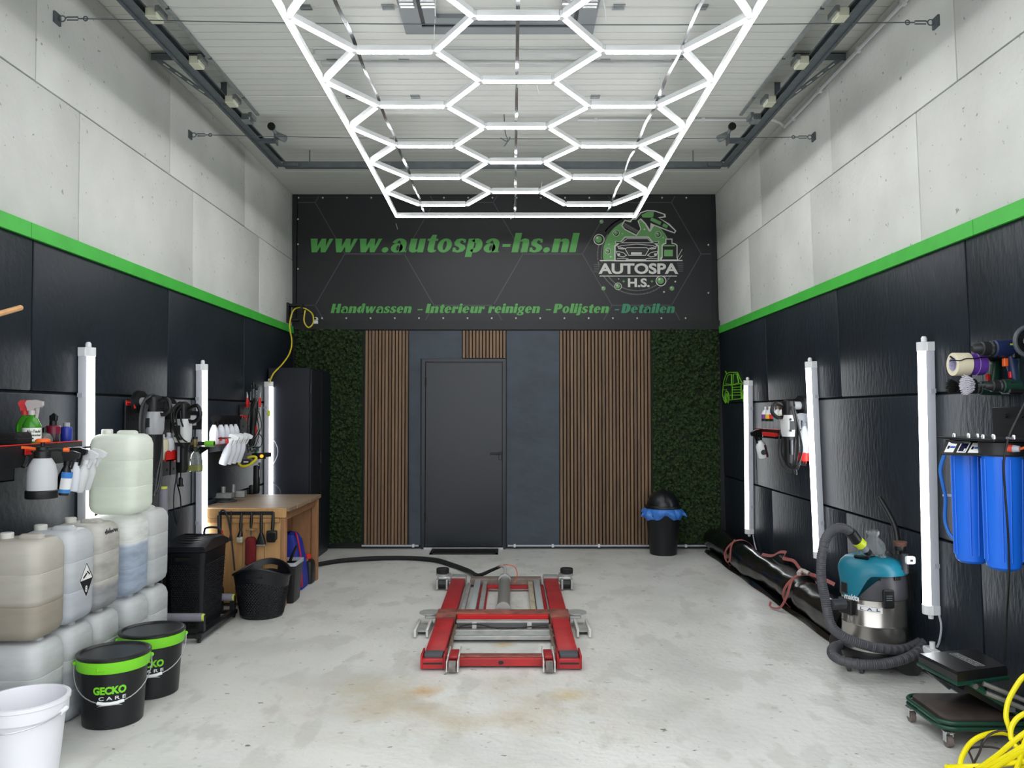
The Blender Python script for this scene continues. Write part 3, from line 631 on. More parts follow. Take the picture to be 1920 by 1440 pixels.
M().rbox((-1.28, 5.20, ZD-.02), (1.1, 5.26, ZD-.001), .004).build('stiffener', mat('stiffener_white', (190, 193, 192), .35), od)
# wicket door frame set in the sections
GREYF = mat('grey_aluminium_frame', (128, 134, 138), .4, .4)
wk = M(); xa, xb, yb = -.655, .50, 4.79
wk.box((xa, 3.0, ZD-.022), (xa+.11, yb, ZD-.001)); wk.box((xb-.11, 3.0, ZD-.022), (xb, yb, ZD-.001)); wk.box((xa+.11, yb-.09, ZD-.022), (xb-.11, yb, ZD-.001)); wk = wk.build('wicket_frame', GREYF, od)
q = M(); q.box((xa+.135, 3.0, ZD-.026), (xa+.21, yb-.13, ZD-.0015)); q.box((xb-.21, 3.0, ZD-.026), (xb-.135, yb-.13, ZD-.0015)); q.box((xa+.21, yb-.21, ZD-.026), (xb-.21, yb-.13, ZD-.0015)); q.build('wicket_leaf_frame', GREYF, od)
q = M(); q.box((xa+.11, 3.0, ZD-.015), (xa+.135, yb-.09, ZD-.0008)); q.box((xb-.135, 3.0, ZD-.015), (xb-.11, yb-.09, ZD-.0008)); q.box((xa+.11, yb-.13, ZD-.015), (xb-.11, yb-.09, ZD-.0008)); q.build('rubber_seal', BLACK, od)
for x in (xa+.055, xa+.175, xb-.055, xb-.175):
    q = M(); q.box((x-.04, 4.36, ZD-.034), (x+.04, 4.45, ZD-.022)); q.cyl((x-.04, 4.405, ZD-.036), (x+.04, 4.405, ZD-.036), .010, n=8); q.build('hinge', CHROME, od)
# tracks
IVORY = mat('ivory_plastic', (206, 208, 186), .5)
def track(sd, xt, label):
    t = thing('door_track', label, 'door track', (xt, 0, 3.80)); s = sd
    pr = [(-.03, .0), (.03, 0), (.03, .008), (.022, .008), (.022, .004), (-.022, .004), (-.022, .052), (.022, .052), (.022, .046), (.03, .046), (.03, .058), (-.03, .058)]
    M().rings([[(-s*x, y, z) for x, z in pr] for y in (Y0+.05, 7.30)]).build('rail', GALVD, t)
    M().rings([[(s*.034+x*.5, y, z) for x, z in [(-.005, -.02), (.005, -.02), (.005, .05), (-.005, .05)]] for y in (Y0+.05, 7.28)]).build('rail_flange', GALVD, t)
    for y, m_ in ((4.53, IVORY), (5.15, IVORY), (5.80, IVORY), (6.15, GALV)):
        b_ = M().rbox((-s*.06-.035, y-.05, -.005), (-s*.06+.035, y+.05, .05), .005).build('roller_carrier', m_, t)
        q = M(); q.cyl((-s*.03, y-.005, .028), (-s*.005, y-.005, .028), .02, n=12); q.cyl((-s*.04, y-.005, .028), (0, y-.005, .028), .006, n=6); q.build('roller', BLACK, b_)
        M().box((-s*.10-.012, y-.06, .02), (-s*.10+.012, y+.06, .055)).build('roller_bracket', GALV, b_)
    # perforated angle hangers: rail to wall, a diagonal brace and a drop to the ceiling
    wx = (xr(3.9)-.02 if s > 0 else xl(3.9)+.02) - xt
    q = M(); q.box((min(-s*.06, wx), 5.28, .10), (max(-s*.06, wx), 5.285, .15)); q.box((min(-s*.06, wx), 5.28, .145), (max(-s*.06, wx), 5.33, .15)); q.build('angle_bracket', GALVD, t)
    q = M(frame((wx*.92, 5.30, .12), V((-wx*.9, .52, -.13)), (0, 0, 1))); Ld = V((-wx*.9, .52, -.13)).length
    q.box((0, -.022, 0), (Ld, .022, .004)); q.build('angle_brace', GALVD, t)
    for k in range(5):
        e = M(frame((wx*.92, 5.30, .12), V((-wx*.9, .52, -.13)), (0, 0, 1))); e.box((Ld*(.1+k*.17), -.006, -.0012), (Ld*(.1+k*.17)+.05, .006, -.0002)); e.build('slot', mat('slot_light', (208, 210, 207), .5), t)
    M().box((-.022, 5.80, .05), (.022, 5.805, .168)).build('drop_hanger', GALVD, t)
    # spring buffer at the rear
    q = M(); q.box((min(0, -s*.16), 6.58, -.005), (max(0, -s*.16), 6.64, .02)); q.box((-s*.15-.004, 6.56, -.02), (-s*.15+.004, 6.66, .09)); q.build('buffer_bracket', GALVD, t)
    q = M(); q.cyl((-s*.155, 6.60, .055), (-s*.235, 6.60, .02), .030, n=12); q.cyl((-s*.16, 6.60, .05), (-s*.14, 6.50, .09), .012, n=8); q.build('buffer_spring', GALV, t)
    M().cyl((-s*.145, 6.505, .09), (-s*.145, 6.485, .09), .032, n=14).build('buffer_pad', BLACK, t)
    q = M(); q.rbox((min(-s*.02, -s*.16), 7.24, .0), (max(-s*.02, -s*.16), 7.29, .03), .004); q.build('corner_plate', GALVD, t)
track(-1, -2.15, 'dark steel overhead door track on the left under the ceiling'); track(1, 1.98, 'dark steel overhead door track on the right under the ceiling')
t = thing('rear_cross_rail', 'steel channel crossing the ceiling between the ends of the tracks', 'rail', (0, 7.33, 3.80))
q = M(); pr = [(-.03, 0), (.03, 0), (.03, .055), (.02, .055), (.02, .012), (-.02, .012), (-.02, .055), (-.03, .055)]
q.rings([[(x, y, z) for y, z in pr] for x in (-2.13, 1.96)]); q.build('rail', GALVD, t)
M().tube([(x, .03+.03*math.sin(x*9), .045+.012*math.sin(x*13)) for x in np.linspace(.2, 1.2, 30)], .008, 6).build('cable', GREYP, t)
for x in (-1.9, 1.7): M().box((x-.005, -.004, .012), (x+.005, .0, .17)).build('hanger', GALVD, t)
# tension wires with turnbuckles
for py, yl, ny in ((35, 0, 'nearest'), (253, 0, 'farther')):
    a = L(105 if py == 35 else 355, py); b = R(1757 if py == 35 else 1527, 42 if py == 35 else 257)
    t = thing('tension_wire', f'thin steel wire strung wall to wall below the ceiling, {ny} of two', 'wire', a)
    d = b-a; M().tube([V((.12, 0, 0)), V((d.x*.3, d.y*.3, d.z*.3-.02)), V((d.x*.7, d.y*.7, d.z*.7-.02)), d-V((.12, 0, 0))], .003, 5, smooth=5).build('wire', GALVD, t)
    for o_, s in ((V((0, 0, 0)), 1), (d, -1)):
        q = M(MX.Translation(o_)); q.torus((s*.035, 0, 0), .016, .0035, 10, 6, 'y'); q.tube([(s*.05, 0, 0), (s*.06, 0, .008), (s*.12, 0, .008)], .004, 5); q.tube([(s*.06, 0, -.008), (s*.12, 0, -.008)], .004, 5); q.tube([(s*.12, 0, 0), (s*.15, 0, 0)], .004, 5); q.torus((s*.16, 0, 0), .012, .0035, 10, 6, 'y'); q.build('turnbuckle', GALVD, t)
        M(MX.Translation(o_)).box((0 if s > 0 else -.012, -.03, -.03), (.012 if s > 0 else 0, .03, .03)).build('wall_plate', GALVD, t)
# white conduit at the head of the right wall and across the ceiling
t = thing('ceiling_conduit', 'white cable conduit along the top of the right wall', 'pipe', (0, 0, 0))
xk = xr(3.88)-.016; M().cyl((xk, Y0+.1, 3.885), (xk, 6.50, 3.885), .013, n=8).build('pipe', WHITEP, t)
for y in (3.2, 3.9, 4.5, 5.1, 5.75, 6.3): M().cbox((xk+.004, y, 3.885), (.035, .03, .034)).build('clip', WHITEP, t)
t = thing('ceiling_conduit', 'white cable conduit running across the ceiling behind the hexagon grid', 'pipe', (0, 0, 0))
M().tube([(.55, 6.52, HC-.016), (xk-.25, 6.52, HC-.016), (xk-.06, 6.52, HC-.03), (xk-.005, 6.515, 3.9)], .011, 8, smooth=4).build('pipe', WHITEP, t)
for x in (.7, 1.15, 1.6, 2.0): M().cbox((x, 6.52, HC-.014), (.03, .032, .026)).build('clip', WHITEP, t)
# thin wire hook hanging from the ceiling in the middle
p = F(945, 270, 3.72); t = thing('wire_hook', 'small twisted wire hook dangling from the ceiling behind the grid', 'hook', p)
M().tube([(0, 0, HC-3.722), (.01, 0, .1), (.03, 0, .03), (.0, 0, -.02)], .004, 5, smooth=4).build('hook_wire', GALVD, t); M().tube([(-.03, 0, .05), (.03, 0, .02), (.05, 0, .06)], .004, 5, smooth=3).build('wire_end', GALVD, t)
# ================================================================== builders shared by the shelves
HEADP = [(-.018, 0), (.012, 0), (.014, .012), (.045, .018), (.052, .026), (.052, .046), (.02, .054), (-.022, .051), (-.031, .036), (-.021, .015)]
TRIGP = [(.020, .018), (.034, .018), (.031, -.008), (.026, -.036), (.018, -.038), (.021, -.008)]
XZ = MX(((1, 0, 0, 0), (0, 0, -1, 0), (0, 1, 0, 0), (0, 0, 0, 1)))        # polygon xy -> world xz, depth along -y
def spray_bottle(label, loc, h, r, body, head, rot=(0, 0, 0), band=None, group=None, name='spray_bottle', cat='spray bottle', s=1.0, liquid=None):
    t = thing(name, label, cat, loc, 0, group, rot)
    M().lathe([(r*.88, 0), (r, .008), (r, h*.60), (r*.93, h*.68), (r*.62, h*.86), (.014*s, h*.95), (.014*s, h)], 18).build('bottle_body', body, t)
    M().lathe([(.017*s, h-.004), (.017*s, h+.018*s)], 12).build('collar', head, t)
    q = M(MX.Translation((0, .010*s, h+.016*s)) @ XZ @ MX.Scale(s, 4)); q.prism(HEADP, .020); hd = q.build('spray_head', head, t)
    q = M(MX.Translation((0, .005*s, h+.016*s)) @ XZ @ MX.Scale(s, 4)); q.prism(TRIGP, .010); q.build('trigger', head, hd)
    if band: M().lathe([(r+.0008, h*.12), (r+.0008, h*.56)], 18, cap=False).build('paper_label', band, t)
    if liquid: M().lathe([(r*1.003, .008), (r*1.003, h*.4)], 18, cap=False).build('liquid_line', liquid, t)
    return t
def plain_bottle(label, loc, h, r, body, cap, name='bottle', cat='bottle', band=None, rot=(0, 0, 0), group=None, capr=.5, caph=.14):
    t = thing(name, label, cat, loc, 0, group, rot)
    M().lathe([(r*.9, 0), (r, .006), (r, h*.70), (r*.85, h*.78), (r*capr*.9, h*(1-caph)), (r*capr*.9, h*(1-caph)+.004)], 18).build('bottle_body', body, t)
    M().lathe([(r*capr, h*(1-caph)), (r*capr, h*.985), (r*capr*.85, h)], 14).build('bottle_cap', cap, t)
    if band: M().lathe([(r+.0008, h*.15), (r+.0008, h*.60)], 18, cap=False).build('paper_label', band, t)
    return t
def hanger_shelf(label, y0, y1, z, side, d=.13, lip=.03, redge=True, back=.0, name='wall_shelf'):
    """shelf along a side wall with back rail, board and red front edge"""
    s = side; xw = (lambda zz: xr(zz)) if s > 0 else (lambda zz: xl(zz))
    t = thing(name, label, 'shelf', (xw(z), (y0+y1)/2, z)); h = (y1-y0)/2
    def bx(a, b): return M().rbox((min(-s*a[0], -s*b[0]), a[1], a[2]), (max(-s*a[0], -s*b[0]), b[1], b[2]), .002)
    bx((.012, -h, -.012), (d, h, 0)).build('board', BLACKM, t)
    bx((.010, -h, -.06), (.02, h, max(.02, back))).build('back_rail', BLACKM, t)
    bx((d, -h, -lip), (d+.006, h, .006)).build('front_lip', BLACKM, t)
    if redge: M().cyl((-s*(d+.004), -h, .008), (-s*(d+.004), h, .008), .003, n=6).build('edge_strip', RED, t)
    for yy in (-h*.8, h*.8): M().prism([(0, 0), (d*.8, 0), (0, -.07)], .004, mx=MX.Translation((-s*.012, yy, -.012)) @ XZ @ MX.Diagonal((-s, 1, 1, 1))).build('bracket', BLACKM, t)
    return t
def hook(label, p, side, w_=.05, m=None, group='red plastic tool hooks on the walls'):
    s = side; t = thing('tool_hook', label, 'hook', p, 0, group)
    q = M(); q.rbox((-.006 if s > 0 else 0, -w_/2, -.012), (0 if s > 0 else .006, w_/2, .02), .002); q.build('hook_plate', m or RED, t)
    for y in (-w_*.38, w_*.38): M().tube([(-s*.004, y, .008), (-s*.05, y, .006), (-s*.055, y, -.03)], .006, 6).build('hook_arm', m or RED, t)
    return t
def strand(pix, d, r, name='cable', m=None, parent=None, side=-1, sm=6, n=6, origin=None):
    fn = L if side < 0 else R
    P = [fn(x, y, d if not isinstance(d, (list, tuple)) else d[i]) for i, (x, y) in enumerate(pix)]
    if origin is not None: P = [p-V(origin) for p in P]
    return M().tube(P, r, n, smooth=sm).build(name, m or BLACK, parent)
def polisher(label, p, side, h, body, rz=0, gear=None, wd=1.4):
    """rotary polisher hung upright on a wall: p = top of the machine"""
    s = side; t = thing('polishing_machine', label, 'polisher', p, 0, 'polishing machines on the tool boards', (0, 0, rz)); k = h/.40
    R_ = lambda z, a, b, dx=0: [(dx+x*k*wd, y*k*wd, z*k) for x, y in rrect(a, b, min(a, b)*.3, 3)]
    M().rings([R_(-.10, .062, .060), R_(-.115, .074, .072), R_(-.20, .070, .070), R_(-.225, .060, .058)]).build('motor_body', body, t)
    M().rings([R_(-.224, .056, .052), R_(-.26, .044, .042), R_(-.36, .046, .044), R_(-.385, .036, .034)]).build('grip', BLACK, t)
    g = M(); g.rings([R_(-.105, .056, .056), R_(-.06, .060, .062), R_(-.02, .052, .056), R_(-.008, .03, .03)]); g = g.build('gear_head', gear or BLACK, t)
    M().cyl((s*.03*k, 0, -.045*k), (s*.075*k, 0, -.045*k), .024*k, n=14).build('spindle_collar', mat('polisher_grey', (150, 152, 154), .45), g)
    M().cyl((s*.072*k, 0, -.045*k), (s*.095*k, 0, -.045*k), .060*k, .064*k, n=20).build('backing_pad', BLACK, g)
    M().tube([(-s*.03*k, 0, -.05*k), (-s*.085*k, 0, -.03*k), (-s*.105*k, 0, -.08*k), (-s*.07*k, 0, -.115*k), (-s*.03*k, 0, -.11*k)], .011*k, 8, smooth=4).build('loop_handle', BLACK, t)
    q = M(); q.cbox((0, -.036*k*wd, -.16*k), (.03*k, .004, .05*k)); q.build('rating_label', mat('print_dark_grey', (52, 54, 58), .5), t)
    M().rbox((-.008, -.038*k, -.33*k), (.008, -.026*k, -.245*k), .003).build('switch', GREYP, t)
    for zz in (-.125, -.19): M().cyl((-.012*k, -.035*k*wd, zz*k), (-.012*k, -.039*k*wd, zz*k), .007*k, n=8).build('screw', BLACK, t)
    return t
# ================================================================== left wall
CANTOP = lambda n, c1, c2, lev, st=0: can_mat(n, c1, c2, lev, st)
def can_mat(name, c_air, c_liq, level, streak=0):
    m = mat(name, c_air, rough=.38, spec=.4); N, K, b = nodes_of(m); oc = N.new('ShaderNodeTexCoord').outputs['Object']
    sp = N.new('ShaderNodeSeparateXYZ'); K.new(oc, sp.inputs[0]); r = ramp(N, [(max(0, level-.012), c_liq), (level+.012, c_air)]); K.new(sp.outputs[2], r.inputs[0])
    n = N.new('ShaderNodeTexNoise'); n.inputs['Scale'].default_value = 7; n.inputs['Detail'].default_value = 5
    mp = N.new('ShaderNodeMapping'); mp.inputs['Scale'].default_value = (1, 1, 3.5); K.new(oc, mp.inputs[0]); K.new(mp.outputs[0], n.inputs['Vector'])
    q = ramp(N, [(.40, (255, 255, 255)), (.72, (150, 146, 140))]); K.new(n.outputs['Fac'], q.inputs[0])
    c = mixc(N, K, .08+streak, r.outputs[0], q.outputs[0], 'MULTIPLY'); K.new(c, b.inputs['Base Color'])
    tr = N.new('ShaderNodeBsdfTranslucent'); K.new(c, tr.inputs[0]); ms = N.new('ShaderNodeMixShader'); ms.inputs[0].default_value = .35
    K.new(b.outputs[0], ms.inputs[1]); K.new(tr.outputs[0], ms.inputs[2]); K.new(ms.outputs[0], N['Material Output'].inputs[0]); return m
CAPW = mat('ivory_screw_cap', (214, 213, 206), .45)
def jerrycan(label, loc, m, rz=0, wx=.270, wy=.262, h=.468, cap=True):
    t = thing('canister', label, 'canister', loc, rz, 'translucent canisters along the left wall')
    rg = lambda z, k, r: [(x, y, z) for x, y in rrect(wx-k, wy-k, r, 5)]
    M().rings([rg(0, .075, .05), rg(.006, .045, .055), rg(.022, .016, .06), rg(.05, .002, .06), rg(h*.33, .0, .06), rg(h*.335, .006, .058), rg(h*.345, .0, .06), rg(h*.64, .0, .06), rg(h*.645, .006, .058), rg(h*.655, .0, .06), rg(h-.075, .0, .06), rg(h-.045, .014, .06), rg(h-.025, .045, .055), rg(h-.018, .075, .05)]).build('can_body', m, t, smooth=50)
    q = M(); q.rings([[(x, y, z) for x, y in rrect(.12-k, .05-k*.4, .022-k*.1, 4, .03, 0)] for z, k in ((h-.03, 0), (h-.006, .006), (h+.002, .03))]); q.build('carry_handle', m, t)
    if cap: M().lathe([(.030, h-.025), (.030, h+.004), (.026, h+.008)], 16, (-wx*.32, 0, 0)).build('screw_cap', CAPW, t)
    return t
WX, XC = .270, None
def canrow(yc, z): return (xl(z)+.035+WX/2, yc, z)
cols = [3.705, 3.970, 4.235, 4.575, 4.845]; HCAN = .468
lev = [('can_beige', (212, 208, 198), (182, 174, 160), .17), ('can_white_blue', (224, 228, 232), (214, 220, 227), .2), ('can_smoke', (220, 218, 211), (184, 186, 189), .13), ('can_blue_grey', (222, 223, 219), (160, 172, 187), .29), ('can_pale', (228, 230, 230), (214, 218, 221), .2)]
names = ['beige canister half full, front of the upper row at the left', 'pale bluish canister with a black hazard diamond, upper row', 'smoky streaked canister with handwriting, third in the upper row', 'canister with grey-blue liquid under the big single one', 'whitish canister at the far end of the upper row by hamper']
for i, y in enumerate(cols):
    jerrycan(names[i], (canrow(y, HCAN)[0], y, HCAN+.001), can_mat(lev[i][0], *lev[i][1:], .35 if i in (2, 3) else .05))
low = ['pale canister at floor level behind the white bucket', 'greyish canister on the floor beside the near black bucket', 'canister on the floor behind the near black bucket, third from front', 'canister on the floor behind the far black bucket', 'far canister on the floor next to the hamper']
for i, y in enumerate(cols):
    jerrycan(low[i], (canrow(y, 0)[0], y, .001), can_mat('can_low_%d' % i, (220, 223, 224), (200, 206, 211) if i != 2 else (200, 202, 202), .25, .15), cap=False)
jerrycan('single clear canister standing on top of the canister stack', (-2.205, 4.475, 2*HCAN+.004), can_mat('can_clear', (238, 242, 234), (234, 240, 230), .34), rz=-.04, wx=.275, wy=.262, h=.462)
# hazard diamond sticker on the second can
xs = canrow(0, .5)[0]+WX/2+.0012; q = M()
yq, zq = cols[1]+.02, HCAN+.20
def dia(mb, s, x, dy=0, dz=0): mb.add([(x, yq+dy-s*.72, zq+dz), (x, yq+dy, zq+dz-s), (x, yq+dy+s*.72, zq+dz), (x, yq+dy, zq+dz+s)], [(0, 1, 2, 3)])
t = thing('hazard_sticker', 'white and black corrosive hazard diamond stuck on a pale canister', 'sticker', (0, 0, 0))
dia(q, .088, xs); q.build('sticker_paper', mat('sticker_white', (236, 236, 234), .5), t, smooth=0)
q = M(); q.add([(xs+.0005, yq-.057, zq), (xs+.0005, yq, zq-.079), (xs+.0005, yq+.057, zq)], [(0, 1, 2)]); q.build('black_half', BLACK, t, smooth=0)
q = M(); strip = [(yq-.058, zq+.002), (yq, zq-.081), (yq+.058, zq+.002), (yq, zq+.081)]
for i in range(4):
    (a0, b0), (a1, b1) = strip[i], strip[(i+1) % 4]; q.tube([(xs+.0008, a0, b0), (xs+.0008, a1, b1)], .0016, 4)
q.build('border_line', BLACK, t)
q = M(); q.tube([(xs+.001, yq-.028, zq+.012), (xs+.001, yq+.0, zq+.030)], .004, 5); q.tube([(xs+.001, yq+.005, zq+.040), (xs+.001, yq+.03, zq+.022)], .003, 5); q.build('symbol', BLACK, t)
q = M(); put_text(q, '8', (xs+.001, yq-.010, zq-.062), (0, 1, 0), (0, 0, 1), .020, .032, .03); q.build('numeral', mat('sticker_white', (0, 0, 0)), t, smooth=0)
# handwriting on the third can (scrawl)
q = M(); zz = HCAN+.405; yy = cols[2]-.07; pts = []
for k in range(26): pts.append((xs+.001, yy+k*.0052, zz+.010*math.sin(k*2.3)+(.012 if k in (3, 9, 18) else 0)))
q.tube(pts, .0018, 4, smooth=2); t = q.build('marker_scrawl', mat('marker_ink', (40, 44, 50), .6), label='dark felt-pen scrawl near the top of a streaked canister', cat='writing')

# nearest shelf, its bottles and what hangs in front of it
PSH = L(75, 834, .12); zs = PSH.z
hanger_shelf('black wall shelf with red edge holding green and blue bottles', 3.40, 4.22, zs, -1, .15, .10, name='wall_shelf')
t = thing('shelf_bin', 'black open storage bin under the nearest left shelf', 'bin', (xl(1.2)+.014, 3.52, zs-.155))
q = M(); q.box((0, -.16, 0), (.14, .13, .006)); q.box((0, -.16, 0), (.006, .13, .13)); q.box((.134, -.16, 0), (.14, .13, .09)); q.box((0, -.16, 0), (.14, -.154, .13)); q.box((0, .124, 0), (.14, .13, .13)); q.build('bin_shell', BLACKM, t)
def onsh(px, d): p = L(px, 834, d); return (p.x, p.y, zs+.001)
p = onsh(26, .09); t = thing('soft_pouch', 'folded black fabric pouch on the nearest left shelf', 'pouch', p)
M().rbox((-.055, -.062, 0), (.055, .062, .065), .018, 3).build('pouch_body', mat('black_fabric', (16, 16, 17), .9, bump=.4, bs=120), t); M().rbox((-.057, -.064, .03), (.057, .064, .036), .003).build('zip_band', mat('black_band', (30, 30, 32), .7), t)
GRB = mat('green_clear_plastic', (70, 160, 40), .15, trans=.35); PKH = mat('pink_red_plastic', (214, 60, 62), .35); CLH = mat('clear_frosted', (222, 216, 214), .25, trans=.3); KRAFT = mat('kraft_label', (178, 148, 110), .6)
GLAB = mat('printed_white_label', (226, 230, 224), .5, var=.12, vs=60)
spray_bottle('green cleaner bottle with red trigger head, behind the other green bottle', onsh(46, .05), .150, .040, GRB, PKH, (0, 0, .2), group='green bottles on the nearest left shelf')
b_ = spray_bottle('green cleaner bottle with clear trigger head and white label', onsh(59, .105), .150, .041, GRB, CLH, (0, 0, .0), band=GLAB, group='green bottles on the nearest left shelf')
q = M(); p = onsh(59, .105); [put_text(q, w_, (.0, 0, z), (1, 0, 0), (0, 0, 1), .066, .015, .02) for w_, z in (('Alu-Teufel', .060), ('Spezial', .040))]; q.v = [V((.0426*math.cos(v.x/.0426-1.55), .0426*math.sin(v.x/.0426-1.55), v.z)) for v in q.v]; q.build('lettering', mat('print_black', (20, 22, 24), .6), b_, smooth=0)
p = onsh(83, .1); t = thing('glass_jar', 'small clear domed jar with black top between shelf bottles', 'jar', p)
M().lathe([(.030, 0), (.036, .006), (.038, .03), (.026, .052), (.01, .058)], 16).build('jar_body', mat('clear_glass', (205, 205, 200), .08, trans=.8), t); M().lathe([(.010, .055), (.010, .08), (.006, .084)], 10).build('jar_knob', BLACK, t)
BORD = mat('burgundy_plastic', (112, 18, 46), .35); BLUE = mat('cobalt_blue_plastic', (36, 52, 150), .35); CLB = mat('dark_clear_plastic', (70, 56, 60), .2, trans=.3)
p = onsh(99, .09); t = thing('foam_pump_bottle', 'burgundy collared foam bottle with black lever head on the shelf', 'spray bottle', p)
M().lathe([(.030, 0), (.032, .006), (.032, .05)], 18).build('bottle_body', CLB, t); M().lathe([(.035, .05), (.035, .086), (.030, .092)], 18).build('collar', BORD, t)
M().lathe([(.018, .092), (.018, .115), (.012, .120)], 12).build('pump_base', BLACK, t); q = M(); q.rbox((-.018, -.010, .115), (.020, .010, .145), .004); q.tube([(-.01, 0, .14), (.0, 0, .152), (.022, 0, .135)], .006, 6); q.build('lever_head', BLACK, t)
plain_bottle('cobalt blue bottle with grey cap at the end of the nearest shelf', onsh(124, .09), .105, .028, BLUE, mat('grey_cap', (160, 163, 166), .4), capr=.55, caph=.2)
hook('red clamp hook with a black lever under the nearest left shelf', L(52, 848, .16), -1, .055)
M().tube([L(50, 856, .2), L(47, 868, .2), L(43, 876, .2)], .010, 6).build('clamp_lever', BLACK, label='black angled lever hanging from the red clamp hook', cat='lever')
rail = M().cyl(L(60, 847, .215), L(168, 838, .215), .006, n=8).build('hanging_rail', BLACKM, label='thin black rail in front of the shelf carrying sprayers', cat='rail')
# pump sprayer
p = L(78, 934, .275); t = thing('pump_sprayer', 'frosted pump pressure sprayer with black base and orange knob', 'pump sprayer', p, .1); S_ = .134/.134
FROST = mat('frosted_plastic', (198, 200, 204), .4, trans=.15)
M().lathe([(.066, 0), (.068, .004), (.068, .034), (.064, .038)], 24).build('base_ring', BLACK, t)
M().lathe([(.062, .036), (.063, .05), (.062, .12), (.054, .155), (.040, .180), (.034, .186)], 24).build('tank', FROST, t)
M().lathe([(.036, .180), (.036, .215), (.028, .222), (.028, .236), (.014, .240)], 18).build('pump_collar', BLACK, t)
M().lathe([(.009, .236), (.009, .262)], 8).build('pump_rod', BLACK, t); ORG = mat('orange_plastic', (238, 104, 40), .4)
M().lathe([(.030, .258), (.032, .262), (.032, .268), (.024, .274)], 18).build('pump_knob', ORG, t)
q = M(); q.tube([(.02, 0, .222), (.055, .01, .226), (.085, .015, .222)], [.010, .011, .012], 8); q.build('nozzle_arm', BLACK, t); M().cyl((.083, .015, .222), (.108, .018, .221), .010, n=10).build('nozzle_tip', ORG, t)
M().tube([(-.02, -.01, .226), (-.055, -.012, .232), (-.085, -.015, .234)], .007, 6).build('trigger_lever', ORG, t)
# hanging bottles in front of the shelf
WB = mat('white_bottle_plastic', (222, 226, 234), .4); NATW = mat('natural_bottle_plastic', (212, 214, 216), .42)
LBK = mat('black_glossy_bottle', (24, 24, 27), .25)
t = spray_bottle('black bottle with blue and white label hanging beside pump sprayer', L(117, 928, .23), .150, .031, LBK, BLACK, (0, .12, .25), group='bottles hanging from the rail')
for z0, z1, c in ((.012, .03, (60, 130, 200)), (.03, .085, (232, 234, 236)), (.085, .115, (58, 128, 205))):
    q = M(); pr = [[(.0318*math.cos(a), .0318*math.sin(a), z) for a in np.linspace(-1.9, .7, 9)] for z in (z0, z1)]
    q.add([p_ for r_ in pr for p_ in r_], [(k, k+1, 10+k, 9+k) for k in range(8)]); q.build('paper_label', mat('label_%d_%d' % c[:2], c, .5), t)
spray_bottle('white bottle with black trigger hanging between the black one and the clear ones', L(134, 920, .22), .150, .031, WB, BLACK, (0, .10, .1), group='bottles hanging from the rail')
spray_bottle('natural white bottle with white trigger hanging before the tube light', L(145, 921, .22), .150, .030, NATW, WHITEP, (0, .28, -.1), group='bottles hanging from the rail')
spray_bottle('outermost natural white bottle hanging nearest the big clear canister', L(158, 917, .20), .150, .029, NATW, WHITEP, (0, .30, .05), group='bottles hanging from the rail')
# broom stick end sticking into view
a, b = L(38, 577, .25), L(-60, 605, .25); t = thing('wooden_stick', 'light wooden broom stick end poking in at the left edge', 'stick', b)
M().tube([V((0, 0, 0)), a-b], .0125, 10).build('stick_shaft', mat('pale_wood', (206, 156, 104), .5, var=.12, vs=30), t); M().ball(a-b, .0128, 10).build('stick_end', mat('pale_wood', (0, 0, 0)), t)

# ---- tool board with the polishers
y0, y1 = L(229, 800).y, L(347, 800).y; zt, zb_ = L(230, 752).z, L(345, 886).z
PEG = mat('black_tool_board', (20, 22, 25), .4)
def tool_board(label, ya, yb_, za, zb2, side, holes=(4, 5), m=None):
    s = side; xw = (xr if s > 0 else xl)((za+zb2)/2); t = thing('tool_board', label, 'tool board', (xw-s*.004, ya, zb2))
    q = M(); x = (-.016, -.004) if s > 0 else (.004, .016); q.rbox((x[0], 0, 0), (x[1], yb_-ya, za-zb2), .003); q.build('board_sheet', m or PEG, t)
    q = M(); xf = -.0165 if s > 0 else .0165
    for i in range(holes[0]):
        for j in range(holes[1]): yy = (i+.5)/holes[0]*(yb_-ya); z2 = (j+.5)/holes[1]*(za-zb2); q.cbox((xf, yy, z2), (.001, .016, .016))
    q.build('peg_holes', mat('peg_hole_black', (5, 5, 6), .9), t, kind='stuff'); return t
tool_board('small black tool board with a single red hook, left of the polishers', y0, L(258, 800).y, zt+.01, zb_+.02, -1, (3, 6))
tool_board('black tool board behind the light grey polisher', L(262, 800).y, L(314, 800).y, zt, zb_, -1, (5, 6))
tool_board('black tool board behind the second polisher and coiled cable', L(316, 800).y, y1, zt, zb_, -1, (3, 6))
hook('red hook alone at the top of the leftmost tool board', L(243, 757, .018), -1, .11)
hook('red hook between the two polishers', L(311, 757, .018), -1, .05)
t = hook('red bracket low on the board by the second polisher', L(328, 862, .02), -1, .06)
PGR = mat('polisher_light_grey', (158, 160, 163), .42); PWH = mat('polisher_white', (205, 207, 207), .42)
p = L(288, 738, .17); polisher('light grey polishing machine on the left tool board', p, -1, .46, PGR, -.2)
p = L(343, 750, .17); polisher('white polishing machine wrapped in its cable on the left tool board', p, -1, .52, PWH, -.2, wd=1.15)
CBL = mat('dark_grey_cable', (52, 54, 57), .5)
t = thing('coiled_cable', 'thick grey cable of the light grey polisher hanging in long loops', 'cable', L(280, 742, .2))
og = t.location.copy()
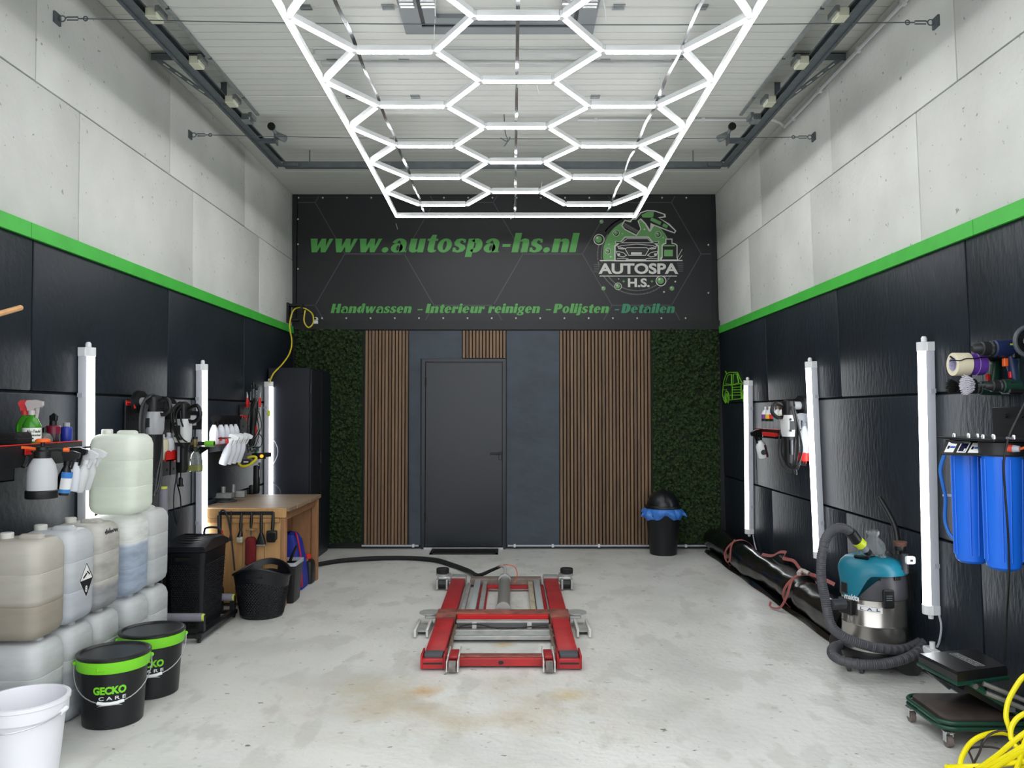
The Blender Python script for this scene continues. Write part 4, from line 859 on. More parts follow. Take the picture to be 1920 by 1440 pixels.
for k, pts in enumerate(([(288, 741), (272, 748), (264, 790), (268, 850), (284, 905), (294, 925), (302, 900), (303, 840), (300, 800)], [(286, 739), (276, 750), (268, 800), (274, 860), (288, 915), (298, 905), (301, 850), (298, 790), (296, 775)], [(290, 740), (280, 752), (270, 795), (278, 850), (294, 900), (299, 870), (296, 820), (300, 785)], [(284, 742), (268, 756), (262, 800), (270, 868), (286, 918), (296, 912), (304, 850), (302, 792)], [(300, 778), (304, 800), (303, 845), (294, 890), (288, 930), (282, 920)])):
    strand(pts, .13+.012*k, .0075, 'cable_loop', CBL, t, origin=og)
t = thing('coiled_cable', 'black cable wound round the white polisher', 'cable', L(335, 765, .2)); og = t.location.copy()
for k, pts in enumerate(([(338, 756), (325, 765), (322, 790), (330, 815), (345, 830), (356, 822), (358, 800), (352, 780)], [(340, 757), (328, 768), (326, 795), (334, 818), (348, 826), (355, 808), (352, 786)], [(336, 758), (322, 772), (324, 800), (336, 830), (346, 838), (350, 820), (340, 790), (338, 770)], [(342, 760), (331, 775), (332, 800), (340, 820), (352, 828), (358, 812), (356, 788)])):
    strand(pts, .17+.012*k, .0055, 'cable_loop', BLACK, t, origin=og)
t = thing('power_cord', 'thin black cord with plug dangling below the white polisher', 'cable', L(332, 870, .1)); og = t.location.copy()
strand([(331, 868), (331, 890), (326, 930), (327, 965), (333, 983), (339, 965), (338, 930), (332, 905), (334, 880)], .08, .0045, 'cord', BLACK, t, origin=og)
strand([(339, 860), (339, 880), (339, 902)], .10, .0045, 'cord', BLACK, t, origin=og); a = L(339, 900, .1)-og; M().lathe([(.008, .02), (.016, .01), (.016, -.03), (.022, -.034), (.022, -.045)], 10, a).build('plug', BLACK, t)
# red bottle tray with white bottles
p = L(303, 862, .03); t = thing('bottle_tray', 'red scalloped bottle tray at the foot of the tool board', 'bottle holder', p)
q = M(); q.box((0, -.16, 0), (.10, .18, .006)); q.build('tray_base', RED, t)
q = M(); n = 24; vs = []
for k in range(n+1): yy = -.16+.34*k/n; vs += [(.10, yy, 0), (.10, yy, .055+.014*abs(math.sin(k/n*math.pi*4)))]
q.add(vs, [(2*k, 2*k+2, 2*k+3, 2*k+1) for k in range(n)]); q.add([(v[0]-.004, v[1], v[2]) for v in vs], [(2*k, 2*k+1, 2*k+3, 2*k+2) for k in range(n)]); q.build('tray_front', RED, t)
CRM = mat('cream_bottle', (214, 206, 178), .45)
z_ = p.z+.008
for dy, m_, h_, lb in ((-.11, CRM, .17, 'cream bottle in the red tray beside the grey cable'), (-.01, WB, .18, 'white bottle without trigger in the middle of the red tray'), (.10, WB, .21, 'taller white bottle at the right end of the red tray')):
    plain_bottle(lb, (p.x+.05, p.y+dy, z_), h_, .042, m_, WHITEP, capr=.36, caph=.16, group='bottles in the red tray on the left tool board')
# black framed pad holder
p = L(360, 788, .10); t = thing('pad_holder', 'black square frame holding a white pad in front of the tube light', 'pad holder', p)
q = M(); w_, h_ = .15, .135
for a, b in (((-w_/2, -h_/2), (w_/2, -h_/2+.03)), ((-w_/2, h_/2-.03), (w_/2, h_/2)), ((-w_/2, -h_/2+.03), (-w_/2+.03, h_/2-.03)), ((w_/2-.03, -h_/2+.03), (w_/2, h_/2-.03))): q.box((a[0], -.03, a[1]), (b[0], .0, b[1]))
q.build('holder_frame', BLACKM, t); M().box((-w_/2+.03, -.022, -h_/2+.03), (w_/2-.03, -.004, h_/2-.03)).build('pad', WHITEP, t)
M().tube([(-.05, -.03, -.03), (-.01, -.034, .0), (.02, -.034, -.03)], .008, 6, smooth=3).build('cable_end', BLACK, t)
# foam cannon
p = L(365, 884, .22); t = thing('foam_cannon', 'foam cannon bottle with pale green liquid and bright green nozzle', 'foam cannon', p, .0)
GLS = mat('clear_bottle_plastic', (200, 208, 204), .12, trans=.75); OLV = mat('olive_liquid', (140, 146, 84), .2, trans=.3)
M().rings([[(x, y, z) for x, y in rrect(a, a*.62, .02, 4)] for z, a in ((.0, .094), (.006, .10), (.075, .098), (.115, .080), (.140, .044), (.148, .040))]).build('bottle_body', GLS, t)
M().rings([[(x, y, z) for x, y in rrect(.101, .063, .02, 4)] for z in (.006, .045)]).build('liquid', OLV, t)
M().lathe([(.024, .140), (.030, .144), (.030, .165), (.022, .170)], 14).build('bottle_cap', BLACK, t)
q = M(); q.cyl((0, 0, .168), (0, 0, .215), .012, n=10); q.cyl((0, 0, .205), (0, 0, .232), .016, n=10); q.cyl((-.03, 0, .195), (.03, 0, .195), .011, n=10); q.build('valve_body', mat('brass_dark', (150, 132, 92), .35, .7), t)
M().lathe([(.017, .226), (.017, .242)], 12).build('dosing_knob', BLACK, t); M().cyl((.025, 0, .195), (.075, 0, .195), .015, n=12).build('nozzle_stem', BLACK, t); M().cyl((.072, 0, .195), (.135, 0, .195), .021, n=14).build('nozzle', mat('bright_green_plastic', (112, 190, 58), .4), t); M().cyl((.1345, 0, .195), (.1355, 0, .195), .016, n=14).build('nozzle_mouth', BLACK, t)
M().tube([(-.02, .0, .15), (-.03, 0, .10), (-.012, 0, .03)], .004, 6, smooth=3).build('suction_tube', mat('green_tube', (40, 130, 70), .4), t)
M().cyl((xl(p.z+.2)+.004-p.x, 0, .197), (-.028, 0, .195), .008, n=8).build('mounting_arm', BLACKM, t)
# ---- bottle shelf in the middle of the left wall
p0, p1 = L(392, 836, .12), L(447, 834, .12); zs2 = p0.z-.003
hanger_shelf('narrow black wall shelf carrying five white bottles', p0.y-.03, p1.y+.06, zs2, -1, .13, .045)
for k, px in enumerate((401, 413.5, 423, 432, 440.5)):
    p = L(px, 832, .085); spray_bottle('white bottle with black trigger standing on the narrow shelf, %s' % ('first from the tube light', 'second from the tube light', 'third of five', 'fourth of five', 'last before the tool cluster')[k], (p.x, p.y, zs2+.001), .165, .036, WB, mat('matt_black_trigger', (14, 14, 15), .75, spec=.15), (0, 0, .35), group='white bottles on the narrow shelf')
hook('red hook on the narrow shelf beside the hanging white sprayers', L(413, 824, .16), -1, .05)
a, b = L(410, 822, .2), L(470, 818, .2); M().cyl(a, b, .005, n=8).build('hanging_rail', BLACKM, label='thin black rail carrying four white spray bottles', cat='rail')
for k, px in enumerate((417, 426, 435, 444)):
    spray_bottle('all-white spray bottle hanging tilted from the rail, %s' % ('nearest of four', 'second of four', 'third of four', 'farthest of four')[k], L(px, 871-k*1.6, .135), .185, .033, WB, WHITEP, (0, .33, .1), group='white spray bottles hanging in a row')
# ---- tool cluster beside the cabinet
tool_board('small black tool board behind the dark tool cluster', L(446, 800).y, L(486, 800).y, L(447, 758).z, L(470, 870).z, -1, (4, 7))
hook('tiny red hook left of the dark tool cluster', L(452, 782, .02), -1, .06)
p = L(478, 752, .14); t = thing('rotary_tool', 'long black electric rotary tool hanging among cables by the cabinet', 'power tool', p, 0, None, (0, .06, 0))
M().lathe([(.006, .03), (.010, .02), (.022, 0), (.034, -.02), (.034, -.16), (.028, -.19), (.026, -.30), (.032, -.36), (.024, -.40)], 14).build('tool_body', BLACK, t)
M().rbox((.022, -.012, -.30), (.034, .012, -.22), .004).build('switch', RED, t)
t = thing('tool_cable', 'tangle of thin black cables looped round the dark tools', 'cable', L(470, 760, .16)); og = t.location.copy()
for k, pts in enumerate(([(476, 752), (466, 780), (463, 820), (466, 845), (480, 820), (490, 800), (485, 770)], [(480, 750), (470, 778), (468, 815), (472, 848), (486, 812), (478, 765)], [(484, 810), (492, 822), (490, 835), (480, 842), (466, 838)], [(474, 756), (464, 790), (470, 830), (483, 806)])):
    strand(pts, .17+.012*k, .004, 'cable_loop', BLACK, t, origin=og)
for px, py, rz, lb in ((464, 752, .2, 'red handled pliers at the left of the dark tool cluster'), (487, 752, -.15, 'red handled cutters at the right of the dark tool cluster')):
    p = L(px, py, .035); t = thing('pliers', lb, 'pliers', p, 0, 'pliers by the cabinet', (rz, 0, 0))
    for s in (-1, 1): M().tube([(0, s*.004, .03), (.0, s*.018, -.01), (0, s*.020, -.055)], [.007, .011, .009], 8, smooth=3).build('handle', RED, t)
    M().tube([(0, 0, .03), (0, .003, .055), (0, 0, .085)], [.012, .010, .003], 8).build('jaws', GALV, t)
for k, (px, py) in enumerate(((470, 738), (475, 733), (481, 736))):
    p = L(px, py, .03); t = thing('screwdriver', 'dark screwdriver standing in the tool cluster, %s' % ('leftmost', 'middle', 'rightmost')[k], 'screwdriver', p, 0, 'screwdrivers by the cabinet', (.1*(k-1), 0, 0))
    M().cyl((0, 0, -.06), (0, 0, .02), .004, n=6).build('shaft', CHROME, t); M().lathe([(.008, .02), (.012, .03), (.012, .07), (.008, .08)], 10).build('grip', BLACK, t)
a = L(467, 727, .03); t = thing('cable_bundle', 'small black wire bundle with ring at the top of the tool cluster', 'cable', a); M().torus((0, 0, 0), .022, .005, 14, 6, 'y').build('ring', BLACK, t); M().tube([(-.05, 0, .0), (0, 0, -.01), (.05, .02, -.005), (.08, .05, .02)], .003, 5, smooth=3).build('wire', BLACK, t)
p = L(463, 866, .15); t = thing('yellow_strap', 'yellow coiled strap with dark core below the hanging sprayers', 'strap', p)
M().tube([(-.075, 0, -.01), (-.04, 0, -.038), (.01, 0, -.030), (.055, 0, .0), (.075, .02, .03), (.05, .02, .045), (.0, .02, .035)], .0115, 8, smooth=4).build('strap_coil', mat('yellow_rubber', (206, 196, 40), .5), t); M().rbox((-.045, -.01, -.018), (.03, .02, .022), .006).build('strap_core', BLACK, t); M().box((-.025, -.012, -.005), (.015, -.0101, .006)).build('label', WHITEP, t)
p = L(480, 845, .14); t = thing('green_funnel', 'small dark green funnel cup beside the work torch', 'funnel', p); M().lathe([(.012, -.02), (.014, 0), (.036, .035), (.030, .036), (.010, .002)], 14).build('funnel_cup', mat('bottle_green_plastic', (34, 78, 60), .4), t)
p = L(488, 855, .17); t = thing('work_torch', 'black work torch with glowing orange lamp before the far tube light', 'torch', p); M().cyl((-.07, 0, 0), (.045, 0, 0), .028, n=14).build('torch_body', BLACK, t); M().cyl((.04, 0, .012), (.095, 0, .012), .021, n=12).build('torch_head', BLACK, t); M().cyl((.022, -.026, 0), (.022, -.033, 0), .016, n=14).build('lamp_lens', mat('orange_lens', (250, 170, 50), .3, emit=1.2), t)
p = L(481, 905, .10); t = thing('belt_sander', 'black angled hand tool hanging low beside the cabinet', 'power tool', p)
M().rbox((-.025, -.03, -.10), (.025, .03, .16), .012, 2).build('tool_body', BLACK, t); M().rbox((-.065, -.028, -.12), (-.02, .028, -.02), .012, 2).build('tool_foot', BLACK, t); q = M(); q.box((.0251, -.004, .05), (.0256, .006, .12)); q.box((-.0656, -.012, -.10), (-.0651, -.002, -.05)); q.build('lettering', WHITEP, t)
p = L(504, 775, .10); t = thing('yellow_tag', 'small yellow tag on a wire beside the far tube light', 'tag', p); M().rbox((-.012, -.003, -.03), (.012, .003, .03), .002).build('tag_body', mat('yellow_tag_plastic', (220, 230, 70), .4), t); M().tube([(-.01, 0, -.02), (-.05, .0, .05), (-.09, 0, .10)], .002, 4).build('tag_wire', GREYP, t)
t = thing('loose_cable', 'thin grey cable drooping beside the far left tube light', 'cable', By(503, 822, 7.84)); og = t.location.copy()
M().tube([By(x, y, 7.845)-og for x, y in ((503, 818), (515, 828), (521, 845), (517, 862), (506, 880))], .004, 6, smooth=6).build('cable', GREYL, t); M().tube([By(x, y, 7.845)-og for x, y in ((504, 898), (518, 910), (525, 918), (526, 926))], .004, 6, smooth=6).build('cable_end', CBL, t)

# ================================================================== black cabinet
CABM = mat('black_cabinet_steel', (20, 24, 33), .38, spec=.5)
cb = thing('metal_cabinet', 'tall black steel cabinet in the left back corner', 'cabinet', (xl(1)+.012, 7.87, 0)); W_, DP, H_ = .83, .415, 1.955
M().rbox((0, 0, .0), (DP, W_, H_), .004).build('cabinet_body', CABM, cb)
for a, b in ((.006, W_/2-.002), (W_/2+.002, W_-.006)):
    dd = M().rbox((DP, a, .06), (DP+.020, b, H_-.02), .004).build('cabinet_door', CABM, cb)
    if a < .1: M().rbox((DP+.02, b-.04, .98), (DP+.032, b-.015, 1.10), .003).build('door_handle', BLACKM, dd)
for z in (1.75, .3): M().cyl((DP+.012, -.002, z-.05), (DP+.012, -.002, z+.05), .007, n=8).build('hinge', BLACKM, cb)
for z in (1.10, 1.14, 1.18): M().cbox((DP+.0205, .33, z-.25), (.002, .05, .008)).build('vent_slot', mat('vent_grey', (70, 74, 80), .5), cb)
# hose bracket and yellow hose above the cabinet
p = Bk(560, 590); t = thing('hose_bracket', 'black hose hanger bracket on the wall above the cabinet', 'bracket', (xl(2.6)+.005, 8.62, p.z+.0))
q = M(); q.rbox((0, -.06, -.12), (.02, .06, .10), .004); q.rbox((.02, -.05, .06), (.16, .05, .09), .006); q.rbox((.15, -.05, -.02), (.165, .05, .09), .004); q.rbox((.02, -.03, -.10), (.12, .03, -.07), .006); q.build('bracket_body', BLACK, t)
YH = mat('yellow_hose_rubber', (206, 190, 52), .45)
t = thing('yellow_air_hose', 'thin yellow hose hanging from the bracket down to the far left lamp', 'hose', (0, 0, 0))
def hp(x, y, Y): return By(x, y, Y)
M().tube([hp(572, 582, 8.55), hp(570, 602, 8.55), hp(578, 614, 8.55), hp(587, 606, 8.56), hp(586, 590, 8.6), hp(575, 580, 8.62), hp(560, 577, 8.6), hp(549, 584, 8.45), hp(543, 610, 8.4), hp(547, 640, 8.3), hp(543, 662, 8.15), hp(530, 682, 7.95), hp(513, 700, 7.80), hp(505, 717, 7.79)], .008, 8, smooth=6).build('hose', YH, t)
p = Bk(595, 601); t = thing('security_camera', 'small white dome camera at the lower left corner of the banner', 'camera', (p.x, D-.047, p.z+.01)); M().lathe([(.022, 0), (.022, .02), (.018, .045), (.008, .055)], 14, mx=MX.Rotation(math.pi/2, 4, 'X')).build('camera_housing', WHITEP, t); M().ball((0, -.052, 0), .012, 10).build('lens', BLACK, t); M().rbox((-.022, -.03, -.055), (.022, -.001, -.018), .004).build('camera_foot', WHITEP, t)

# ================================================================== wooden workbench
WOOD = mk_wood('bench_pine', (196, 156, 104), (164, 120, 72), .55, (9, 9, 1.4)); WOODX = mk_wood('bench_top_worn', (138, 118, 96), (96, 80, 64), .45, (3, 14, 9)); WOODD = mk_wood('bench_brown_board', (168, 122, 84), (128, 88, 58), .6, (9, 9, 1.2))
wbn = thing('workbench', 'wooden workbench of rough planks below the tool cluster', 'workbench', (xl(.4)+.012, 6.17, 0)); WD, WL, HT = .665, 1.03, .765
pw = (WL)/5
for k in range(5): M().rbox((0, k*pw+.001, HT-.03), (WD+.03+(.008 if k % 2 else 0), (k+1)*pw-.001, HT), .003).build('top_plank', WOODX, wbn)
M().rbox((0, -.015, HT-.075), (WD+.01, .001, HT-.002), .003).build('front_apron', WOOD, wbn)
xs_ = [.0, .16, .33, .50, .645]
for k in range(4): M().rbox((xs_[k]+.001, .012, .03), (xs_[k+1]-.001, .034, HT-.076), .003).build('side_plank', WOOD, wbn)
M().rbox((.0, .012, HT-.115), (.62, -.010, HT-.078), .003).build('tool_rail_board', WOOD, wbn)
M().rbox((WD-.035, .0, .0), (WD, .06, HT-.076), .004).build('leg', WOODD, wbn); M().rbox((WD-.045, WL-.06, .0), (WD+.01, WL, HT-.03), .004).build('leg', WOODD, wbn); M().rbox((0, WL-.05, .0), (.045, WL, HT-.031), .004).build('leg', WOODD, wbn)
xs_ = [.05, .25, .44, .62]
for k in range(3): M().rbox((xs_[k]+.001, WL-.035, .02), (xs_[k+1]-.001, WL-.012, HT-.11), .003).build('rear_plank', WOODD, wbn)
M().rbox((.05, WL-.055, HT-.11), (WD-.045, WL-.033, HT-.032), .003).build('rear_apron', WOODD, wbn)
M().rbox((WD-.03, .06, HT-.10), (WD-.008, WL-.06, HT-.031), .003).build('long_apron', WOODD, wbn)
M().rbox((.0, .035, .20), (.63, WL-.056, .218), .003).build('lower_shelf', WOODD, wbn)
BX, BYY = wbn.location.x, wbn.location.y
# vice blocks on the bench
p = By(430, 940, 6.62); t = thing('brake_vice', 'grey steel clamp block with two pins on the bench top', 'vice', (p.x-.02, 6.60, HT+.001)); CST = mat('cast_steel', (132, 134, 132), .45, .6, var=.2, vs=30)
M().lathe([(.085, 0), (.085, .012), (.06, .022), (.05, .03)], 18).build('base', mat('dark_cast', (60, 62, 62), .5, .5), t)
M().rbox((-.13, -.05, .03), (.06, .03, .075), .004).build('jaw_block', CST, t); M().rbox((.03, .04, .03), (.14, .10, .085), .004).build('jaw_block', CST, t); M().cyl((-.02, -.01, .075), (-.02, -.01, .125), .019, n=12).build('pin', CST, t); M().cyl((.05, .03, .075), (.05, .03, .14), .017, n=12).build('pin', CST, t)
# magnetic tool rail with brushes on the near side of the bench
yS = BYY-.012; PS = lambda x, y, dy=0: By(x, y, yS-dy)
a, b = PS(411, 965), PS(514, 958); t = thing('tool_strip', 'black tool strip screwed to the end of the workbench', 'tool rail', (0, 0, 0)); M().rbox((a.x, yS-.02, a.z), (b.x, yS-.003, b.z-.002), .003).build('strip_body', BLACKM, t)
M().rbox((PS(411, 1000).x, yS-.02, PS(411, 1000).z), (PS(416, 1000).x, yS-.003, a.z), .002).build('strip_upright', BLACKM, t)
def hung_brush(label, x, y0, y1, cat, fn):
    top, bot = PS(x, y0, .03), PS(x, y1, .03); t = thing(cat.replace(' ', '_'), label, cat, top, 0, 'brushes hanging on the workbench strip'); fn(t, top.z-bot.z); return t
def f_wheel(t, h): M().tube([(0, 0, 0), (-.006, 0, -h*.4), (-.004, 0, -h*.62)], [.008, .013, .010], 8, smooth=3).build('handle', BLACK, t); M().tube([(-.004, 0, -h*.6), (-.012, 0, -h*.8)], [.012, .022], 8).build('ferrule', BLACK, t); M().rbox((-.035, -.02, -h), (.015, .02, -h*.78), .012, 2).build('bristles', mat('clear_bristle', (186, 182, 160), .6, bump=.8, bs=200), t)
def f_red(t, h):
    M().tube([(0, 0, 0), (-.002, 0, -h*.14), (-.005, 0, -h*.28)], [.009, .012, .010], 8).build('handle', BLACK, t); M().lathe([(.045, -h*.325), (.047, -h*.31), (.02, -h*.30)], 16).build('guard', mat('tan_disc', (150, 116, 80), .6), t)
    M().cyl((-.004, 0, -h*.28), (-.004, 0, -h), .005, n=6).build('wire_core', GALVD, t)
    q = M(); n = 900
    for k in range(n):
        z = -h*.45-h*.53*random.random(); a = random.uniform(0, 6.28); r_ = random.uniform(.040, .055); c_, s_ = math.cos(a), math.sin(a); q.add([(-.004-.0015*s_, .0015*c_, z), (-.004+.0015*s_, -.0015*c_, z), (-.004+r_*c_, r_*s_, z-.008)], [(0, 1, 2)])
    q.lathe([(.03, -h*.98), (.041, -h*.95), (.042, -h*.5), (.03, -h*.46)], 14, (-.004, 0, 0)); q.build('bristles', mat('red_bristle', (120, 24, 30), .8, bump=1, bs=220), t, kind='stuff')
def f_scrub(t, h): M().tube([(0, 0, 0), (0, 0, -h*.4), (.0, 0, -h*.62)], [.009, .013, .011], 8).build('handle', BLACK, t); M().rings([[(x, y, -h*z) for x, y in rrect(a, .03, .012, 3)] for z, a in ((.60, .025), (.78, .055), (.92, .075), (.96, .075))]).build('brush_head', BLACK, t); M().rbox((-.034, -.014, -h), (.034, .014, -h*.95), .005).build('bristles', mat('grey_bristle', (176, 178, 176), .7), t)
def f_block(t, h): M().tube([(.005, 0, 0), (.004, 0, -h*.35), (.0, 0, -h*.6)], [.010, .014, .013], 8).build('handle', BLACK, t); M().rbox((-.042, -.022, -h*.94), (.036, .016, -h*.62), .008, 2).build('brush_block', BLACK, t); M().rbox((-.036, -.03, -h), (.030, -.006, -h*.68), .006).build('bristles', mat('black_bristle', (10, 10, 11), .95), t)
def f_thin(t, h): M().tube([(0, 0, 0), (-.002, 0, -h*.5), (-.001, 0, -h*.72)], [.005, .007, .007], 8).build('handle', BLACK, t); M().cyl((-.001, 0, -h*.7), (-.001, 0, -h*.82), .009, n=8).build('ferrule', RED, t); M().tube([(-.001, 0, -h*.8), (0, 0, -h)], [.009, .016], 8).build('bristles', mat('black_bristle', (10, 10, 11), .95), t)
hung_brush('slim detailing brush with a red ferrule, leftmost by the lance', 433.5, 958, 1014, 'detail brush', f_thin)
hung_brush('black handled brush with pale bristles beside the red brush', 453, 962, 1018, 'detail brush', f_wheel)
hung_brush('long fluffy dark red wheel brush hanging on the bench end', 472, 961, 1062, 'wheel brush', f_red)
hung_brush('black handled brush with flared head and grey bristles', 490, 963, 1023, 'scrub brush', f_scrub)
hung_brush('wide black block brush at the right end of the strip', 511, 960, 1016, 'scrub brush', f_block)
# pressure washer lance with hose, and garden sprayer handle behind the hamper
t = thing('washer_lance', 'black washer lance and thin hose hooked over the tool strip', 'spray lance', (0, 0, 0))
M().tube([PS(412, 1005, .035), PS(411, 980, .035), PS(411, 966, .035)], .016, 8).build('lance_grip', BLACK, t); M().cyl(PS(415, 1004, .036), PS(415, 995, .036), .014, n=8).build('lance_band', RED, t)
M().tube([PS(411, 966, .035), PS(416, 957, .035), PS(424, 962, .035), PS(431, 990, .035), PS(436, 1030, .04), PS(440, 1070, .05)], .0065, 8, smooth=6).build('lance_hose', BLACK, t)
p = PS(398, 1000, .10); t = thing('sprayer_handle', 'black loop pump handle showing above the hamper lid', 'handle', p)
M().tube([(-.055, 0, -.02), (-.058, 0, .03), (-.03, 0, .045), (.03, 0, .045), (.058, 0, .03), (.055, 0, -.015), (.0, 0, -.03)], .0095, 8, smooth=4, closed=True).build('loop_grip', BLACK, t); M().tube([(-.03, 0, -.03), (0, 0, -.08), (.03, 0, -.03)], .008, 8).build('pump_yoke', BLACK, t); M().cyl((0, 0, -.07), (0, 0, -1+.36), .018, n=10).build('pump_tube', BLACK, t); M().lathe([(.085, -p.z+.001), (.09, -p.z+.01), (.09, -.42), (.05, -.36), (.03, -.34)], 18).build('tank', BLACK, t)

# ================================================================== hamper, stand, basket and things under the bench
BK2 = mat('black_basket_plastic', (19, 20, 25), .38, spec=.5)
def weave(mb, face_pts, nx, nz, sz, nrm):
    """small raised weave pads over a quad given by four corners (bl, br, tr, tl)"""
    bl, br, tr, tl = [V(p) for p in face_pts]; n_ = V(nrm).normalized()
    for j in range(nz):
        for i in range(nx):
            u = (i+.5+(.25 if j % 2 else -.25))/nx; v = (j+.5)/nz
            c = (bl*(1-u)+br*u)*(1-v)+(tl*(1-u)+tr*u)*v; e = (br-bl)*(.36/nx); g = (tl-bl)*(.30/nz)
            mb.add([c-e-g, c+e-g, c+e+g, c-e+g, c+n_*sz], [(0, 1, 4), (1, 2, 4), (2, 3, 4), (3, 0, 4)])
hx0, hx1, hy0, hy1, hz = -2.345, -2.075, 5.36, 5.80, .575
hm = thing('laundry_hamper', 'tall black woven plastic hamper with a curved lid', 'hamper', ((hx0+hx1)/2, (hy0+hy1)/2, .012)); hw, hd = hx1-hx0, hy1-hy0
RG = lambda z, k, r=.03: [(x, y, z) for x, y in rrect(hw-k, hd-k, r, 3)]
M().rings([RG(0, .07), RG(.01, .055), RG(hz-.035, .006), RG(hz-.03, .0)]).build('hamper_body', BK2, hm)
q = M(); b0, b1, t0, t1 = (hw-.052)/2, (hd-.052)/2, (hw-.008)/2, (hd-.008)/2
weave(q, [(-b0+.03, -b1, .03), (b0-.03, -b1, .03), (t0-.03, -t1, hz-.11), (-t0+.03, -t1, hz-.11)], 12, 34, .005, (0, -1, 0)); weave(q, [(b0, -b1+.03, .03), (b0, b1-.03, .03), (t0, t1-.03, hz-.11), (t0, -t1+.03, hz-.11)], 18, 34, .005, (1, 0, 0)); q.build('woven_pattern', BK2, hm, smooth=0, kind='stuff')
q = M(); n = 12; rr = []
for k in range(n+1):
    u = -1+2*k/n; yy = u*(hd/2+.006); zz = hz+.012+.045*(1-u*u); rr.append([(-hw/2-.006, yy, hz-.025), (hw/2+.006, yy, hz-.025), (hw/2+.006, yy, zz-.01), (hw/2-.01, yy, zz), (-hw/2+.01, yy, zz), (-hw/2-.006, yy, zz-.01)])
q.rings(rr); ld = q.build('lid', BK2, hm)
for k in range(9):
    u = -.8+1.6*k/8; M().tube([(-hw/2+.02, u*hd/2+.02, hz+.013+.045*(1-u*u)), (0, u*hd/2-.006, hz+.015+.045*(1-u*u)), (hw/2-.02, u*hd/2+.02, hz+.013+.045*(1-u*u))], .0035, 5).build('lid_rib', BK2, ld)
q = M(); q.cbox((-.01, -hd/2+.002, hz-.072), (.10, .012, .022)); q.build('handle_slot', mat('slot_black', (4, 4, 5), .9), hm)
# panel stand with foam rollers
FOAM = mat('grey_foam', (128, 128, 138), .8, bump=.3, bs=150); LIME = mat('lime_plug', (206, 214, 84), .5)
t = thing('panel_stand', 'black floor stand with grey foam rollers around the hamper', 'stand', (0, 0, 0)); xb_ = -2.045
M().rbox((xb_-.022, 5.20, .028), (xb_+.022, 5.88, .062), .005).build('base_beam', BLACKM, t)
for k, y in enumerate((5.27, 5.84)):
    M().rbox((xb_-.02, y-.018, .05), (xb_+.016, y+.018, .17), .004).build('upright', BLACKM, t)
    q = M().cyl((xb_-.26, y-.01, .155), (xb_+.005, y-.01, .155), .027, n=16).build('foam_roller', FOAM, t); M().cyl((xb_+.004, y-.01, .155), (xb_+.014, y-.01, .155), .024, n=16).build('roller_plug', LIME, q)
for y in (5.22, 5.86):
    M().rbox((xb_-.32, y-.015, .03), (xb_, y+.015, .055), .004).build('cross_bar', BLACKM, t)
    for x in (xb_+.0, xb_-.30): M().cyl((x-.008, y, .016), (x+.008, y, .016), .0155, n=12).build('caster', BLACK, t)
M().cyl(V((xl(.9)+.06, 5.42, .03)), V((xl(.9)+.06, 5.42, .62)), .015, n=8).build('tall_post', BLACKM, t); q = M().cyl((xl(.9)+.06, 5.42, .60), (xl(.9)+.06, 5.42, .985), .031, n=16).build('foam_roller', FOAM, t); M().cyl((xl(.9)+.06, 5.42, .984), (xl(.9)+.06, 5.42, 1.0), .026, n=14).build('roller_plug', LIME, q); M().rbox((xl(.9)+.005, 5.40, .96), (xl(.9)+.06, 5.44, .995), .004).build('bracket', BLACK, t)
# round woven basket
bk = thing('laundry_basket', 'low round black woven basket with handle holes', 'basket', (-1.86, 5.93, .002)); rb, rt = .150, .205
def rim(a): return .300+.075*(math.sin(a)**2)
q = M(); n = 40; A = [2*math.pi*k/n for k in range(n)]
def rad(f): return rb+(rt-rb)*f
lay = [0, .03, .2, .4, .6, .82, .90, 1.0]
out = [[((rad(f))*math.cos(a), (rad(f))*math.sin(a), f*rim(a)) for a in A] for f in lay]; inn = [[((rad(f)-.005)*math.cos(a), (rad(f)-.005)*math.sin(a), .004+f*(rim(a)-.004)) for a in A] for f in reversed(lay)]
R0 = out+inn; m_ = len(R0); fs = [tuple(range(n-1, -1, -1)), tuple((m_-1)*n+k for k in range(n))]
slot = {k for k in range(n) if min(abs(k+.5-n/4), abs(k+.5-3*n/4)) < 2.1}
for i in range(m_-1):
    for k in range(n):
        if k in slot and i in (5, m_-7): continue          # the grip holes are open
        j = (k+1) % n; fs.append((i*n+k, i*n+j, (i+1)*n+j, (i+1)*n+k))
for k in slot:
    j = (k+1) % n
    for a_, b_ in ((5, m_-6), (6, m_-7)): fs.append((a_*n+k, a_*n+j, b_*n+j, b_*n+k))
    for e in (k, j):
        if (e == k and (k-1) % n not in slot) or (e == j and j not in slot): fs.append((5*n+e, 6*n+e, (m_-7)*n+e, (m_-6)*n+e))
q.add([p for r_ in R0 for p in r_], fs); q.build('basket_wall', BK2, bk)
q = M(); P = [((rt+.003)*math.cos(a), (rt+.003)*math.sin(a), rim(a)) for a in A]; q.tube(P, .009, 6, closed=True); q.build('rim', BK2, bk)
q = M()
for j in range(20):
    f = .06+.68*j/20
    for k in range(52):
        a = 2*math.pi*(k+(.5 if j % 2 else 0))/52; c = V(((rad(f)+.001)*math.cos(a), (rad(f)+.001)*math.sin(a), f*rim(a))); n_ = V((math.cos(a), math.sin(a), 0)); e = V((-math.sin(a), math.cos(a), 0))*.0078; g = V((0, 0, .0045)); q.add([c-e-g, c+e-g, c+e+g, c-e+g, c+n_*.005], [(0, 1, 4), (1, 2, 4), (2, 3, 4), (3, 0, 4)])
q.build('woven_pattern', BK2, bk, smooth=0, kind='stuff')
